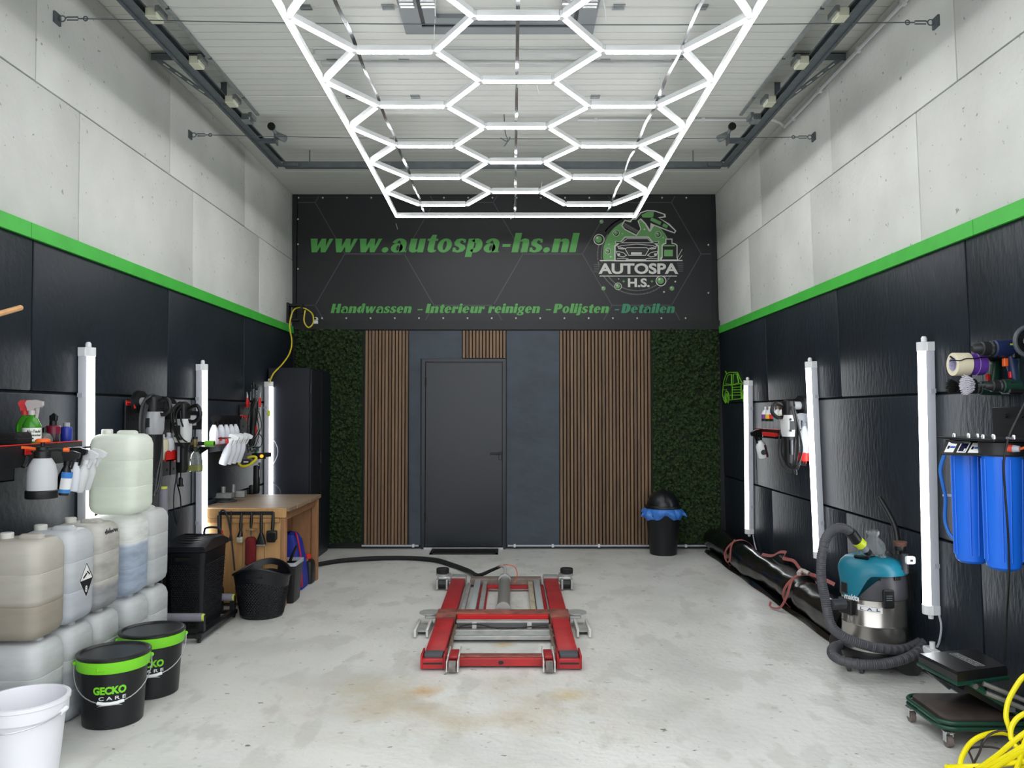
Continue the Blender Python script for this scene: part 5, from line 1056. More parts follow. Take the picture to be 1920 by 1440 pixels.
# tub with liner and brush, behind the basket
t = thing('dust_tub', 'black rectangular tub with grey liner and brush behind the basket', 'tub', (-1.80, 6.385, .001))
M().rings([[(x, y, z) for x, y in rrect(a, b, .02, 3)] for z, a, b in ((0, .14, .20), (.01, .15, .21), (.30, .19, .26), (.30, .175, .245), (.02, .13, .19))], cap=True).build('tub_shell', BLACK, t)
M().rings([[(x, y, z) for x, y in rrect(a, b, .02, 3)] for z, a, b in ((.295, .196, .266), (.32, .20, .27), (.32, .17, .24), (.295, .166, .236))], closed=True).build('liner_rim', GREYL, t); M().tube([(-.03, 0, .2), (.04, -.02, .36), (.08, -.03, .44)], [.012, .012, .010], 8).build('brush_handle', BLACK, t)
# blue bag, black oil can in the bench bay
t = thing('blue_bag', 'royal blue folded bag with red piping leaning inside the bench', 'bag', (-1.865, 6.86, .222-.22))
BLB = mat('royal_blue_fabric', (28, 44, 150), .6, bump=.3, bs=25)
M().rings([[(x+lx, y, z) for x, y in rrect(a, b, .04, 4)] for z, a, b, lx in ((0, .16, .24, 0), (.02, .18, .26, 0), (.25, .17, .25, -.02), (.40, .15, .22, -.04), (.46, .11, .17, -.05), (.475, .06, .10, -.055))]).build('bag_body', BLB, t); M().tube([(.085, -.12, .03), (.078, -.12, .25), (.045, -.105, .42), (.01, -.05, .475)], .007, 6, smooth=4).build('piping', RED, t)
M().tube([(-.085, -.12, .2), (-.06, -.13, .28), (-.075, -.13, .36)], .012, 6, smooth=3).build('red_strap', RED, t)
t = thing('oil_can', 'black plastic oil can with a red cap at the bench foot', 'canister', (-1.815, 7.06, .001)); M().rings([[(x, y, z) for x, y in rrect(a, b, .025, 4)] for z, a, b in ((0, .10, .13), (.01, .115, .145), (.15, .115, .145), (.19, .10, .13), (.215, .05, .06))]).build('can_body', BLACK, t); M().lathe([(.03, .212), (.03, .245), (.026, .25)], 16).build('screw_cap', RED, t)

# ================================================================== buckets
def bucket(label, loc, rb, rt, h, m, rz=0):
    t = thing('bucket', label, 'bucket', loc, rz); n = 40
    M().lathe([(rb-.006, 0), (rb, .005), (rt, h), (rt+.006, h), (rt+.006, h+.004), (rt-.004, h+.004), (rt-.006, h), (rb-.006, .008)], n).build('bucket_shell', m, t); return t
LIMEG = mat('bright_lime_plastic', (118, 206, 38), .42); BKB = mat('glossy_black_bucket', (20, 20, 24), .35, spec=.5, bump=.05, bs=30)
CLID = mat('scuffed_black_lid', (26, 27, 29), .3, var=.3, vs=14)
def gecko(label, loc, rz, bail):
    rb, rt, h = .136, .156, .325; t = bucket(label, loc, rb, rt, h, BKB, rz)
    M().lathe([(rt-.0028, h-.055), (rt+.006, h-.057), (rt+.009, h-.05), (rt+.010, h-.004), (rt+.004, h-.002)], 40, cap=False).build('rim_band', LIMEG, t)
    M().lathe([(rt+.006, h-.004), (rt+.012, h), (rt+.012, h+.010), (rt+.004, h+.014), (rt-.004, h+.014), (rt-.012, h+.006), (.02, h+.005), (.001, h+.005)], 40).build('lid', CLID, t)
    a = -math.pi/2-.28; M().rbox((-.02, -.003, -.014), (.02, .004, .004), .003, mx=MX.Translation(((rt+.009)*math.cos(a), (rt+.009)*math.sin(a), h-.028)) @ MX.Rotation(a+math.pi/2, 4, 'Z')).build('latch_tab', LIMEG, t)
    a0_ = math.pi+.15; a1_ = 0.25; P = []
    bl = M(); e0 = V(((rt+.013)*math.cos(math.pi+.05), (rt+.013)*math.sin(math.pi+.05), h-.03)); e1 = V(((rt+.013)*math.cos(.05), (rt+.013)*math.sin(.05), h-.03))
    for k in range(21):
        u = k/20; a = math.pi+.05+(math.pi-.1)*u; drop = math.sin(math.pi*u); r_ = rt+.014+.02*drop; P.append((r_*math.cos(a), r_*math.sin(a), h-.03-.155*drop**.9))
    bl.tube(P, .0026, 6); w_ = bl.build('bail_wire', mat('steel_wire', (190, 192, 194), .3, .8), t)
    M().tube(P[8:13], .008, 8).build('bail_grip', WHITEP, w_)
    for e in (e0, e1): M().ball(e, .011, 8).build('bail_ear', LIMEG, t)
    # printed lettering wrapped on the side
    def wrap(body, a0, a1, z0, z1, m, bold, extra=.0016):
        q = M(); vs, fs = text_mesh(body, bold); x0 = min(v[0] for v in vs); x1 = max(v[0] for v in vs); y0 = min(v[1] for v in vs); y1 = max(v[1] for v in vs); out = []
        for v in vs:
            a = a0+(a1-a0)*(v[0]-x0)/(x1-x0); z = z0+(z1-z0)*(v[1]-y0)/(y1-y0); r_ = rb+(rt-rb)*z/h+extra; out.append((r_*math.cos(a), r_*math.sin(a), z))
        q.add(out, fs); q.build('lettering', m, t, smooth=0)
    wrap('GECKO', -2.12, -1.13, .170, .208, LIMEG, .05); wrap('C A R E', -1.95, -1.13, .143, .160, WHITEP, .02)
    q = M(); n_ = 14
    for k in range(n_):
        u0, u1 = k/n_, (k+1)/n_; f_ = lambda u, s: (lambda a, z: ((rb+(rt-rb)*z/h+.0014)*math.cos(a), (rb+(rt-rb)*z/h+.0014)*math.sin(a), z))(-2.02+.8*u, .112+.012*math.sin(math.pi*u)+s*.006*math.sin(math.pi*u))
        q.add([f_(u0, -1), f_(u1, -1), f_(u1, 1), f_(u0, 1)], [(0, 1, 2, 3)])
    q.build('swoosh_print', mat('silver_print', (170, 174, 178), .5), t, smooth=0); return t
gecko('black lidded bucket with green rim, nearest one on the floor', (-1.955, 3.925, 0), .40, 0)
gecko('black lidded bucket with green rim, farther one beside the hamper', (-1.945, 4.315, 0), .38, 0)
t = bucket('open white plastic bucket at the front left corner', (-2.03, 3.335, 0), .130, .158, .315, mat('white_bucket_plastic', (226, 226, 232), .4), 0)
M().lathe([(.1585, .25), (.163, .252), (.164, .300), (.170, .304), (.170, .318), (.160, .320)], 40, cap=False).build('rim_collar', mat('white_bucket_plastic', (0, 0, 0)), t)
P = [(.175*math.cos(a), .175*math.sin(a)-.02*math.sin(math.pi*k/16), .275-.035*math.sin(math.pi*k/16)) for k, a in enumerate([math.pi+.1+(math.pi-.1)*j/16 for j in range(17)])]
w_ = M().tube(P, .0028, 6).build('bail_wire', mat('steel_wire', (0, 0, 0)), t); M().tube([P[15], P[16]], .010, 8).build('bail_grip', WHITEP, w_)
# ================================================================== red scissor lift on the floor
LRED = mat('lift_red_paint', (160, 34, 38), .42, var=.2, vs=7); LWORN = mat('worn_red_brown', (128, 74, 62), .6, var=.5, vs=16); STL = mat('lift_bare_steel', (172, 174, 172), .4, .45, var=.15, vs=12); RUB = mat('dark_grey_rubber', (70, 74, 78), .7)
lf_ = thing('car_lift', 'low red car lift with steel cylinder and wheels on the floor', 'car lift', (-.06, 5.8, 0)); LM = MX.Translation((.06, -5.8, 0)); LMI = lambda: M(LM @ MX.Diagonal((1, 1, .70, 1))); LMF = lambda: M(LM)
for s, x in ((-1, -.462), (1, .335)):
    xc = x
    LMI().rbox((xc-.058, 4.78, .035), (xc+.058, 6.92, .115), .006).build('side_rail', LRED, lf_)
    rl = LMI().rbox((xc-.066, 4.66, .012), (xc+.066, 4.80, .095), .006).build('foot_block', LRED, lf_)
    LMI().rbox((xc-.054, 4.685, .094), (xc+.054, 4.775, .122), .004).build('rubber_pad', RUB, rl); LMI().box((xc-.056, 4.655, .055), (xc+.056, 4.662, .066)).build('gap_shadow_strip', BLACK, rl)  # black strip painted across the block as the shadow of a gap
    for sx in (-1, 1): LMI().rbox((xc+sx*.067-.006, 4.66, .012), (xc+sx*.067+.006, 4.82, .125), .003).build('cheek_plate', LRED, rl)
    LMI().rbox((xc-.07, 5.53, .03), (xc+.07, 5.74, .135), .006).build('rail_sleeve', LWORN, lf_)
    LMI().rbox((xc-.065, 6.86, .03), (xc+.065, 7.0, .125), .006).build('rail_end', STL, lf_)
    LMI().rbox((xc-s*.075-.008, 4.85, .02), (xc-s*.075+.008, 5.50, .07), .002).build('inner_guide', mat('oily_steel', (128, 112, 96), .45, .4, var=.3, vs=20), lf_)
    # rear swing arm with a rubber pick-up pad
    a = (xc+s*.13, 6.86); q = LMF(); q.rbox((min(xc+s*.06, xc+s*.17), 6.80, .06), (max(xc+s*.06, xc+s*.17), 6.92, .10), .008); q.rbox((a[0]-.05, 6.72, .012), (a[0]-.032, 6.86, .095), .004); q.rbox((a[0]+.032, 6.72, .012), (a[0]+.05, 6.86, .095), .004); arm = q.build('swing_arm', STL, lf_)
    LMF().cyl((a[0]-.03, 6.78, .05), (a[0]+.03, 6.78, .05), .036, n=14).build('roller', BLACK, arm); LMF().cyl((a[0], 6.90, .098), (a[0], 6.90, .112), .065, n=20).build('pad_plate', STL, arm); LMF().lathe([(.045, .112), (.055, .116), (.056, .150), (.050, .156)], 20, (a[0]+s*.01, 6.92, 0)).build('rubber_pad', mat('black_rubber', (24, 24, 25), .7), arm)
    # middle swing arm with two bare fork legs
    a = (xc+s*.145, 5.55); q = LMI(); q.cyl((xc+s*.12, 5.66, .120), (xc+s*.12, 5.66, .132), .075, n=20); q.rbox((min(xc+s*.05, xc+s*.15), 5.60, .08), (max(xc+s*.05, xc+s*.15), 5.70, .115), .006); arm = q.build('swing_arm', STL, lf_)
    for dx in (-.04, .04): LMI().rbox((a[0]+dx-.009, 5.32, .008), (a[0]+dx+.009, 5.60, .085), .003).build('fork_leg', mat('light_steel', (206, 206, 203), .4, .3), arm)
    LMI().box((a[0]-.035, 5.40, .03), (a[0]+.035, 5.55, .045)).build('fork_web', STL, arm)
    # small wheel in a bracket at the front beam
    xw = -.345 if s < 0 else .215; q = LMI()
    for dx in (-.032, .032): q.rbox((xw+dx-.004, 4.60, .015), (xw+dx+.004, 4.72, .10), .002); q.rbox((xw+dx-.004, 4.70, .08), (xw+dx+.004, 4.90, .105), .002)
    fk = q.build('wheel_bracket', mat('light_steel', (0, 0, 0)), lf_); LMF().cyl((xw-.020, 4.625, .034), (xw+.020, 4.625, .034), .034, n=20).build('wheel', mat('worn_rubber_wheel', (112, 108, 104), .7, var=.4, vs=30), fk); LMI().rbox((xw-.025, 4.70, .07), (xw+.025, 4.86, .095), .003).build('bracket_tongue', LRED, fk)
LMI().rbox((-.395, 4.70, .018), (.27, 4.80, .082), .004).build('front_beam', LRED, lf_); LMI().rbox((-.39, 4.725, .0825), (.265, 4.80, .086), .001).build('worn_top', LWORN, lf_); LMI().cyl((-.065, 4.699, .05), (-.065, 4.697, .05), .016, n=14).build('bolt_hole', BLACK, lf_)
LMI().rbox((-.40, 5.60, .05), (.27, 5.72, .138), .005).build('middle_beam', LWORN, lf_); LMI().rbox((-.385, 5.575, .045), (.255, 5.601, .13), .003).build('beam_face', mat('bright_red_paint', (196, 26, 28), .35), lf_)
LMI().rbox((-.385, 5.50, .075), (.255, 5.56, .095), .003).build('steel_ledge', STL, lf_); LMI().rbox((-.385, 5.54, .02), (.255, 5.56, .075), .003).build('back_plate', mat('grey_plate', (120, 122, 124), .4, .4), lf_)
for x in (-.26, .12): LMI().rbox((x-.016, 5.49, .025), (x+.016, 5.50, .085), .002).build('bracket', mat('light_steel', (0, 0, 0)), lf_)
LMI().tube([(-.36, 5.49, .05), (-.25, 5.485, .075), (-.1, 5.48, .035), (.0, 5.48, .035), (.2, 5.485, .06), (.245, 5.49, .055)], .006, 6, smooth=5).build('cable', BLACK, lf_)
q = LMI(); q.rbox((-.40, 5.22, .03), (.275, 5.25, .062), .003); q.rbox((-.40, 5.36, .03), (.275, 5.39, .062), .003); q.box((-.40, 5.22, .028), (.275, 5.39, .034)); q.build('steel_tray', STL, lf_)
LMI().rbox((-.36, 6.86, .03), (.255, 6.98, .105), .005).build('rear_beam', mat('brown_grey_steel', (132, 118, 110), .5, .3, var=.25, vs=14), lf_)
for x0, x1, m_, z1 in ((-.318, -.268, mat('pale_steel_bar', (176, 182, 182), .35, .3), .10), (-.248, -.214, STL, .075), (.138, .178, mat('dusty_bar', (158, 150, 130), .6, var=.3, vs=20), .075), (.184, .234, mat('pale_steel_bar', (0, 0, 0)), .10), (-.385, -.352, STL, .06), (.268, .300, STL, .06)): LMI().rbox((x0, 5.74, .03), (x1, 6.86, z1), .004).build('long_bar', m_, lf_)
for x0, x1 in ((-.33, -.255), (.17, .245)): LMI().rbox((x0+.01, 5.74, .012), (x1+.055, 6.86, .035), .003).build('red_channel', LRED, lf_)
for x0, x1 in ((-.21, -.11), (-.015, .135)): LMI().rbox((x0, 6.70, .03), (x1, 6.76, .07), .003).build('red_cross_plate', LRED, lf_)
cy = LMF().cyl((-.063, 5.76, .075), (-.063, 6.76, .075), .048, n=24).build('hydraulic_cylinder', mat('cylinder_grey', (142, 142, 138), .35, .4), lf_)
LMF().cyl((-.063, 5.74, .085), (-.063, 5.77, .085), .056, n=24).build('cylinder_cap', STL, cy); q = LMF(); q.cyl((-.063, 6.75, .085), (-.063, 6.80, .085), .053, n=20); q.tube([(-.063, 6.78, .12), (-.06, 6.80, .18), (-.10, 6.86, .185)], .012, 8, smooth=3); q.build('hose_fitting', STL, cy)
LMF().tube([(-.12, 6.88, .17), (-.06, 6.84, .20), (.02, 6.80, .19), (.045, 6.70, .14), (.02, 6.55, .105)], .004, 6, smooth=5).build('orange_wire', mat('orange_wire_sheath', (206, 92, 48), .5), lf_)
P = [F(596, 1058, .025), F(640, 1051, .025), F(700, 1047, .025), F(760, 1046, .025), F(815, 1050, .025), F(850, 1060, .025), F(880, 1071, .03), V((-.30, 7.08, .06)), V((-.18, 7.0, .12)), V((-.10, 6.92, .17))]
t = thing('lift_hose', 'thick black sleeved hose curving over the floor to the lift', 'hose', P[0]); M().tube([p-P[0] for p in P], [.020, .021, .024, .021, .024, .022, .02, .017, .014, .012], 10, smooth=7).build('hose_sleeve', mat('black_sleeve', (26, 27, 28), .75, bump=.6, bs=50), t)

# ================================================================== rubbish bin
t = thing('rubbish_bin', 'black round rubbish bin with dome lid and blue liner bag', 'rubbish bin', (1.615, 8.49, 0))
M().lathe([(.132, 0), (.140, .006), (.178, .40), (.185, .41), (.185, .425)], 32).build('bin_body', mat('bin_black', (15, 17, 22), .45), t)
q = M(); n = 72; rr = []
for j in range(9):
    f = j/8; ring = []
    for k in range(n):
        a = 2*math.pi*k/n; fold = .010*math.sin(a*9+2*f)+.008*math.sin(a*17+5*f)+.012*math.sin(a*4+f*3); low = .385+.02*math.sin(a*3)+.012*math.sin(a*7)
        ring.append(((.180+.034*math.sin(math.pi*min(1, f*1.15))*.9+fold*math.sin(math.pi*min(1, f+.1)))*math.cos(a), (.180+.034*math.sin(math.pi*min(1, f*1.15))*.8+fold*math.sin(math.pi*min(1, f+.1)))*math.sin(a), low+(.505-low)*f))
    rr.append(ring)
q.rings(rr, cap=False); q.build('liner_bag', mat('blue_bag_film', (62, 122, 206), .28, bump=.5, bs=26), t)
for sx, a in ((1, 0), (-1, math.pi)): M().tube([(sx*.19, -.03, .43), (sx*.225, -.05, .425), (sx*.245, -.05, .40)], [.02, .016, .004], 6).build('bag_corner', mat('blue_bag_film', (0, 0, 0)), t)
M().lathe([(.188, .49), (.190, .50), (.186, .515), (.182, .52)], 32).build('lid_rim', mat('bin_black', (0, 0, 0)), t)
M().lathe([(.172*math.cos(a), .518+.162*math.sin(a)) for a in np.linspace(0, 1.5, 10)], 32).build('dome_lid', mat('bin_dome_black', (20, 22, 26), .32), t)
q = M(); q.torus((0, 0, .52), .174, .005, 24, 6, 'x', .25, 2.9); q.build('flap_seam', BLACK, t)
# ================================================================== green car cut-out
CO = lambda x, y: (1280+x/4.5, 620+y/4.5)
t = thing('car_silhouette', 'lime green line cutout of a car on the right wall', 'wall decoration', R(1378, 728)); og = t.location.copy(); q = M()
def stroke(pts, closed=False, sm=0):
    P = [R(*CO(x, y), .012)-og for x, y in pts]; q.tube(P, .0057, 4, smooth=sm, closed=closed)
stroke([(362, 342), (372, 368)]); stroke([(370, 364), (400, 352), (462, 352), (482, 400), (498, 435), (545, 448), (548, 500), (546, 600)]); stroke([(370, 364), (352, 410), (342, 460), (336, 540), (350, 592), (364, 612)])
stroke([(382, 374), (362, 447), (412, 457), (413, 370)], True); stroke([(426, 368), (458, 364), (474, 438), (426, 455)], True)
for l_ in ([(342, 462), (412, 460), (490, 446), (546, 458)], [(420, 480), (492, 474)], [(345, 500), (370, 497)], [(420, 500), (492, 498)], [(420, 520), (492, 520)], [(385, 545), (496, 543)], [(388, 586), (505, 572)], [(418, 457), (418, 580)], [(492, 445), (494, 570)]): stroke(l_)
stroke([(362, 612), (356, 560), (366, 510), (384, 525), (392, 570), (384, 612)], sm=4); stroke([(372, 530), (366, 570), (374, 606), (384, 570)], True, 4); stroke([(500, 575), (505, 515), (520, 492), (540, 500), (548, 540)], sm=4); stroke([(516, 606), (510, 560), (522, 520), (538, 530), (546, 580)], sm=4)
q.build('cutout_lines', mat('cutout_green', (112, 186, 46), .45), t)
# ================================================================== right wall shelf group
p0, p1 = R(1470, 808, .1), R(1428, 808, .1); zs3 = p0.z
hanger_shelf('small black shelf with five product bottles on the right wall', p0.y-.05, p1.y+.08, zs3, 1, .13, .02)
for k, (px, c) in enumerate(((1436, (120, 60, 150)), (1443.5, (236, 190, 50)), (1451, (212, 48, 50)), (1459, (64, 186, 176)), (1468, (196, 180, 140)))):
    p = R(px, 806, .085); nm = ('purple', 'yellow', 'red', 'teal', 'beige')[k]
    t = plain_bottle('white flip-top bottle with %s label band on the right shelf' % nm, (p.x, p.y, zs3+.001), .205, .036, WHITEP, WHITEP if k < 3 else mat('wood_cap', (150, 118, 88), .6), capr=.3, caph=.12, group='product bottles on the right shelf')
    M().lathe([(.0368, .095), (.0368, .135 if k != 3 else .13)], 18, cap=False).build('label_band', mat('band_%s' % nm, c, .5), t)
    M().lathe([(.0366, .012), (.0366, .095 if k < 4 else .09)], 18, cap=False).build('label_lower', mat('label_grey' if k != 0 else 'label_grey_light', (140, 142, 145), .5), t)
    if k < 3: M().lathe([(.0370, .075), (.0370, .097)], 18, cap=False).build('label_dark', BLACK, t)
p = R(1446, 815, .13); t = thing('scrub_brush', 'red bristled scrub brush lying under the right shelf bottles', 'brush', (p.x, p.y, zs3-.060)); M().rbox((-.02, -.17, .0), (.03, .17, .012), .004).build('brush_back', BLACK, t)
q = M(); 
for j in range(3):
    for k in range(22): q.cyl((-.018+j*.014, -.155+k*.0148, .010), (-.026+j*.014, -.155+k*.0148, .042), .0058, .0066, n=6)
q.build('bristles', RED, t, kind='stuff'); M().rbox((-.03, -.18, -.008), (.12, .18, -.001), .002).build('rest_plate', BLACKM, t)
t = spray_bottle('white bottle with maroon label and black trigger hanging at the tube light', R(1432, 858, .12), .165, .046, WHITEP, BLACK, (0, .25, math.pi+.3), s=1.35)
M().lathe([(.0466, .02), (.0466, .10)], 24, cap=False).build('label_print', mat('maroon_print', (88, 34, 48), .5), t) if False else None
q = M(); pr = [[(.0468*math.cos(a), .0468*math.sin(a), z) for a in np.linspace(1.55, 2.05, 5)] for z in (.004, .115)]; q.add([v for r_ in pr for v in r_], [(k, k+1, 6+k, 5+k) for k in range(4)]); q.build('maroon_strip', mat('maroon_print', (96, 38, 50), .5), t)
q = M(); a_ = 1.20; q.lathe([(.024, 0), (.024, .001)], 18, mx=MX.Rotation(0, 4, 'Z') @ frame((.0472*math.cos(a_), .0472*math.sin(a_), .055), (-math.sin(a_), math.cos(a_), 0), (math.cos(a_), math.sin(a_), 0))); q.build('round_emblem', mat('print_dark_grey', (52, 54, 58), .5), t)
tool_board('grey perforated tool plate behind the right wall polisher', R(1503, 800).y-.12, R(1480, 800).y, R(1500, 757).z, R(1505, 872).z, 1, (4, 9), mat('grey_tool_plate', (84, 88, 92), .4, .3))
p = R(1478, 746, .17); polisher('white and black polishing machine on the right wall', p, 1, .54, PWH, .2, wd=1.1)
t = thing('polisher_disc', 'small white spoked wheel tool hanging behind the right polisher', 'backing plate', R(1490, 762, .08)); M().cyl((-.03, 0, 0), (-.005, 0, 0), .045, n=20).build('disc', WHITEP, t); M().cyl((-.034, 0, 0), (-.03, 0, 0), .032, n=16).build('disc_core', BLACK, t)
for k in range(5): a = k*1.257; M().cyl((-.035, 0, 0), (-.035, .028*math.cos(a), .028*math.sin(a)), .004, n=5).build('spoke', GREYP, t)
t = thing('coiled_cable', 'black cable hanging in long loops from the right polisher', 'cable', R(1482, 760, .18)); og = t.location.copy()
for k, pts in enumerate(([(1470, 785), (1462, 815), (1460, 850), (1468, 876), (1485, 886), (1498, 875), (1502, 840), (1496, 790), (1488, 762)], [(1476, 790), (1467, 820), (1466, 850), (1476, 872), (1488, 878), (1496, 850), (1494, 800), (1486, 765)], [(1472, 788), (1470, 825), (1478, 858), (1487, 872), (1490, 840), (1492, 800), (1484, 764)], [(1490, 770), (1500, 815), (1504, 845), (1496, 872), (1488, 882)])):
    strand(pts, .15+.014*k, .006, 'cable_loop', CBL if k != 1 else BLACK, t, side=1, origin=og)
a = R(1490, 884, .19)-og; M().lathe([(.010, .02), (.020, .0), (.020, -.025)], 10, a).build('plug', BLACK, t)
for px, py, lb in ((1485, 855, 'red bracket low behind the right polisher cable'), (1504, 764, 'red hook near the top of the grey tool plate')): hook(lb, R(px, py, .02), 1, .05)
p = R(1509, 864, .065); t = thing('bottle_holder', 'red scalloped ring holder on the grey tool plate', 'bottle holder', p)
q = M(); n = 32; ou = [[(.054*math.cos(a), .054*math.sin(a), z if z == 0 else .058+.008*abs(math.sin(a*4))) for a in [2*math.pi*k/n for k in range(n)]] for z in (0, 1)]; inn = [[(.050*math.cos(a), .050*math.sin(a), z if z == 0.004 else .058+.008*abs(math.sin(a*4))) for a in [2*math.pi*k/n for k in range(n)]] for z in (1, .004)]; q.rings(ou+inn); q.build('holder_ring', RED, t); M().rbox((.05, -.02, .01), (.078, .02, .05), .004).build('holder_arm', RED, t)
for y in (-.025, .025): M().cyl((.0, y, -.02), (.0, y, .002), .005, n=6).build('peg', RED, t)
spray_bottle('frosted spray bottle with grey trigger in the red holder', (p.x, p.y, p.z+.006), .27, .047, mat('frosted_clear_bottle', (214, 224, 230), .35, trans=.25), GREYP, (0, 0, math.pi), s=1.4, liquid=mat('cloudy_liquid', (170, 178, 186), .4))
# conduit low on the right wall with sockets
t = thing('wall_conduit', 'thin grey conduit low on the right wall above the rolled tarpaulin', 'pipe', (0, 0, 0)); P = [R(1366, 1019, .02), R(1428, 1047, .02), R(1485, 1078, .02), R(1536, 1108, .02)]; M().tube(P, .009, 8).build('pipe', GREYL, t)
for x, y in ((1367, 1020), (1411, 1040), (1428, 1048), (1480, 1075)): M().cbox(R(x, y, .02), (.04, .03, .03)).build('clip', WHITEP, t)
p = R(1541, 1110, 0); t = thing('wall_socket', 'light grey wall socket box behind the vacuum hose', 'socket', p); M().rbox((-.06, -.07, -.07), (-.002, .07, .07), .008).build('socket_box', GREYL, t); M().rbox((-.066, -.05, -.05), (-.06, .05, .05), .004).build('socket_cover', WHITEP, t)
p = R(1477, 1056, 0); t = thing('wall_box', 'small black box on the right wall above the tarpaulin straps', 'junction box', p); M().rbox((-.06, -.06, -.06), (-.002, .06, .06), .008).build('box_body', BLACK, t); M().tube([(-.03, 0, -.06), (-.025, .0, -.10), (-.03, -.02, -.16)], .005, 6, smooth=3).build('cable', GREYL, t)
# ================================================================== rolled tarpaulin
TARP = mat('black_tarpaulin', (15, 17, 16), .22, spec=.6, bump=.25, bs=7)
t = thing('rolled_tarpaulin', 'long rolled black tarpaulin lying along the right wall', 'tarpaulin', (2.22, 6.9, 0)); rr = []; ns = 60
for i in range(ns+1):
    y = 8.66+(5.13-8.66)*i/ns; ring = []; r0 = .130+.007*math.sin(i*.35)+.003*math.sin(i*1.1); tie = min(abs(y-7.75), abs(y-6.05)); r0 -= .02*math.exp(-(tie/.06)**2)
    cx = .0+.018*math.sin(i*.21); 
    for k in range(28):
        a = 2*math.pi*k/28; r_ = r0*(1+.03*math.sin(3*a+i*.13)+.02*math.sin(7*a-i*.21)+.012*math.sin(11*a+i*.4)); z = r_*.92*math.sin(a)+.125
        ring.append((cx+r_*1.02*math.cos(a), y-6.9, max(.004, z)))
    rr.append(ring)
M().rings(rr).build('roll', TARP, t)
q = M(); sp = [(.004*0+(.014+.0165*k/6.28*.9)*math.cos(k*.45), .115+(.014+.0165*k/6.28*.85)*math.sin(k*.45)) for k in range(52)]
q.tube([(x*.8, 5.126-6.9, z) for x, z in sp], .004, 5); q.build('spiral_edge', mat('tarp_edge', (70, 72, 72), .5), t)
q = M(); rr = []
for i in range(41):
    y = 8.6+(5.2-8.6)*i/40; w_ = .004+.006*math.sin(i*.7); rr.append([(-.135-w_, y-6.9, .002), (-.03, y-6.9, .002), (-.03, y-6.9, .010), (-.12, y-6.9, .03+.01*math.sin(i*.4)), (-.135-w_, y-6.9, .007)])
q.rings(rr); q.build('loose_flap', TARP, t)
PINK = mat('faded_red_strap', (150, 84, 80), .7); 
def strap_band(y, tail, label):
    ts = thing('lashing_strap', label, 'strap', (2.22, y, 0), 0, 'straps on the rolled tarpaulin'); P = [(.0+.148*math.cos(a), .03*math.sin(a*2), max(.006, .128+.138*math.sin(a))) for a in np.linspace(0, 2*math.pi, 25)[:-1]]
    q = M(); rr = [[(x, yy-.022, z), (x, yy+.022, z), (x*1.025, yy+.022, .128+(z-.128)*1.025 if z > .01 else z-.003), (x*1.025, yy-.022, .128+(z-.128)*1.025 if z > .01 else z-.003)] for x, yy, z in P]; q.rings(rr, closed=True); q.build('band', PINK, ts)
    if tail: 
        q = M(); T = crom([V(v) for v in tail], 6); q.rings([[v+V((-.002, -.022, 0)), v+V((-.002, .022, 0)), v+V((.002, .022, .004)), v+V((.002, -.022, .004))] for v in T]); q.build('loose_tail', PINK, ts)
    return ts
strap_band(7.74, [(-.05, .0, .268), (-.12, -.12, .22), (-.16, -.20, .10), (-.165, -.10, .09), (-.13, .02, .15)], 'faded red strap round the far part of the tarpaulin roll')
ts = strap_band(6.08, [(-.02, 0, .272), (-.10, -.05, .235), (-.16, -.10, .12), (-.20, -.06, .03), (-.235, .04, .015), (-.22, .08, .04)], 'faded red strap knotted round the near part of the tarpaulin roll')
M().tube([(-.04, -.03, .28), (.0, .02, .295), (.04, -.02, .28)], .018, 6, smooth=3).build('knot', mat('pale_knot', (186, 176, 170), .7), ts)
t = thing('loose_strap', 'crumpled faded red strap lying on top of the tarpaulin by the wall', 'strap', (2.26, 6.75, .262))
M().rings([[v+V((-.012, -.016, -.008)), v+V((.012, .016, .008)), v+V((.012, .016, .012)), v+V((-.012, -.016, -.004))] for v in crom([V(c) for c in ((-.06, .25, -.005), (-.02, .10, .01), (.03, .05, .05), (.05, -.05, .06), (.0, -.12, .03), (.06, -.2, .02), (.02, -.5, .0), (.06, -.75, .0), (.07, -1.0, .0))], 6)]).build('strap_web', PINK, t)
# ================================================================== vacuum cleaner
vc = V((2.160, 4.76, 0)); va = math.radians(205)        # front of the machine points left in the picture
t = vac = thing('vacuum_cleaner', 'teal and steel wet dry vacuum cleaner by the right wall', 'vacuum cleaner', vc); 
STEEL = mat('drum_stainless', (188, 184, 178), .24, .9, var=.10, vs=4); TEAL = mat('teal_plastic', (22, 112, 134), .38); CHAR = mat('charcoal_plastic', (58, 58, 63), .45)
M().lathe([(.170, .10), (.178, .105), (.178, .26), (.181, .265), (.178, .27), (.178, .425)], 48).build('drum', STEEL, t)
M().lathe([(.150, .045), (.180, .055), (.186, .10), (.180, .118)], 40).build('base_plinth', BLACK, t)
M().lathe([(.182, .415), (.186, .42), (.184, .50), (.176, .565), (.172, .57)], 48).build('motor_housing', CHAR, t)
q = M(); n = 64
def for_(a):
    d = abs((a-va+math.pi) % (2*math.pi)-math.pi); u = min(1, max(0, (d-.08)/.62)); return .40+.160*u*u*(3-2*u)
rings = []
for f, rk, zz in ((0, 1.045, None), (.25, 1.05, None), (.5, 1.04, .585), (.7, .97, .615), (.85, .84, .64), (.95, .62, .655), (1, .35, .66)):
    ring = []
    for k in range(n):
        a = 2*math.pi*k/n; zl = for_(a); z = zl if f == 0 else (zl+(.585-zl)*.5 if zz is None else zz); bulge = 1+.07*max(0, math.cos(a-va))
        if zz and f > .6: z -= .018*max(0, -math.cos(a-va))
        ring.append((.178*rk*bulge*math.cos(a), .178*rk*bulge*math.sin(a), z))
    rings.append(ring)
q.rings(rings); q.build('head_cover', TEAL, t)
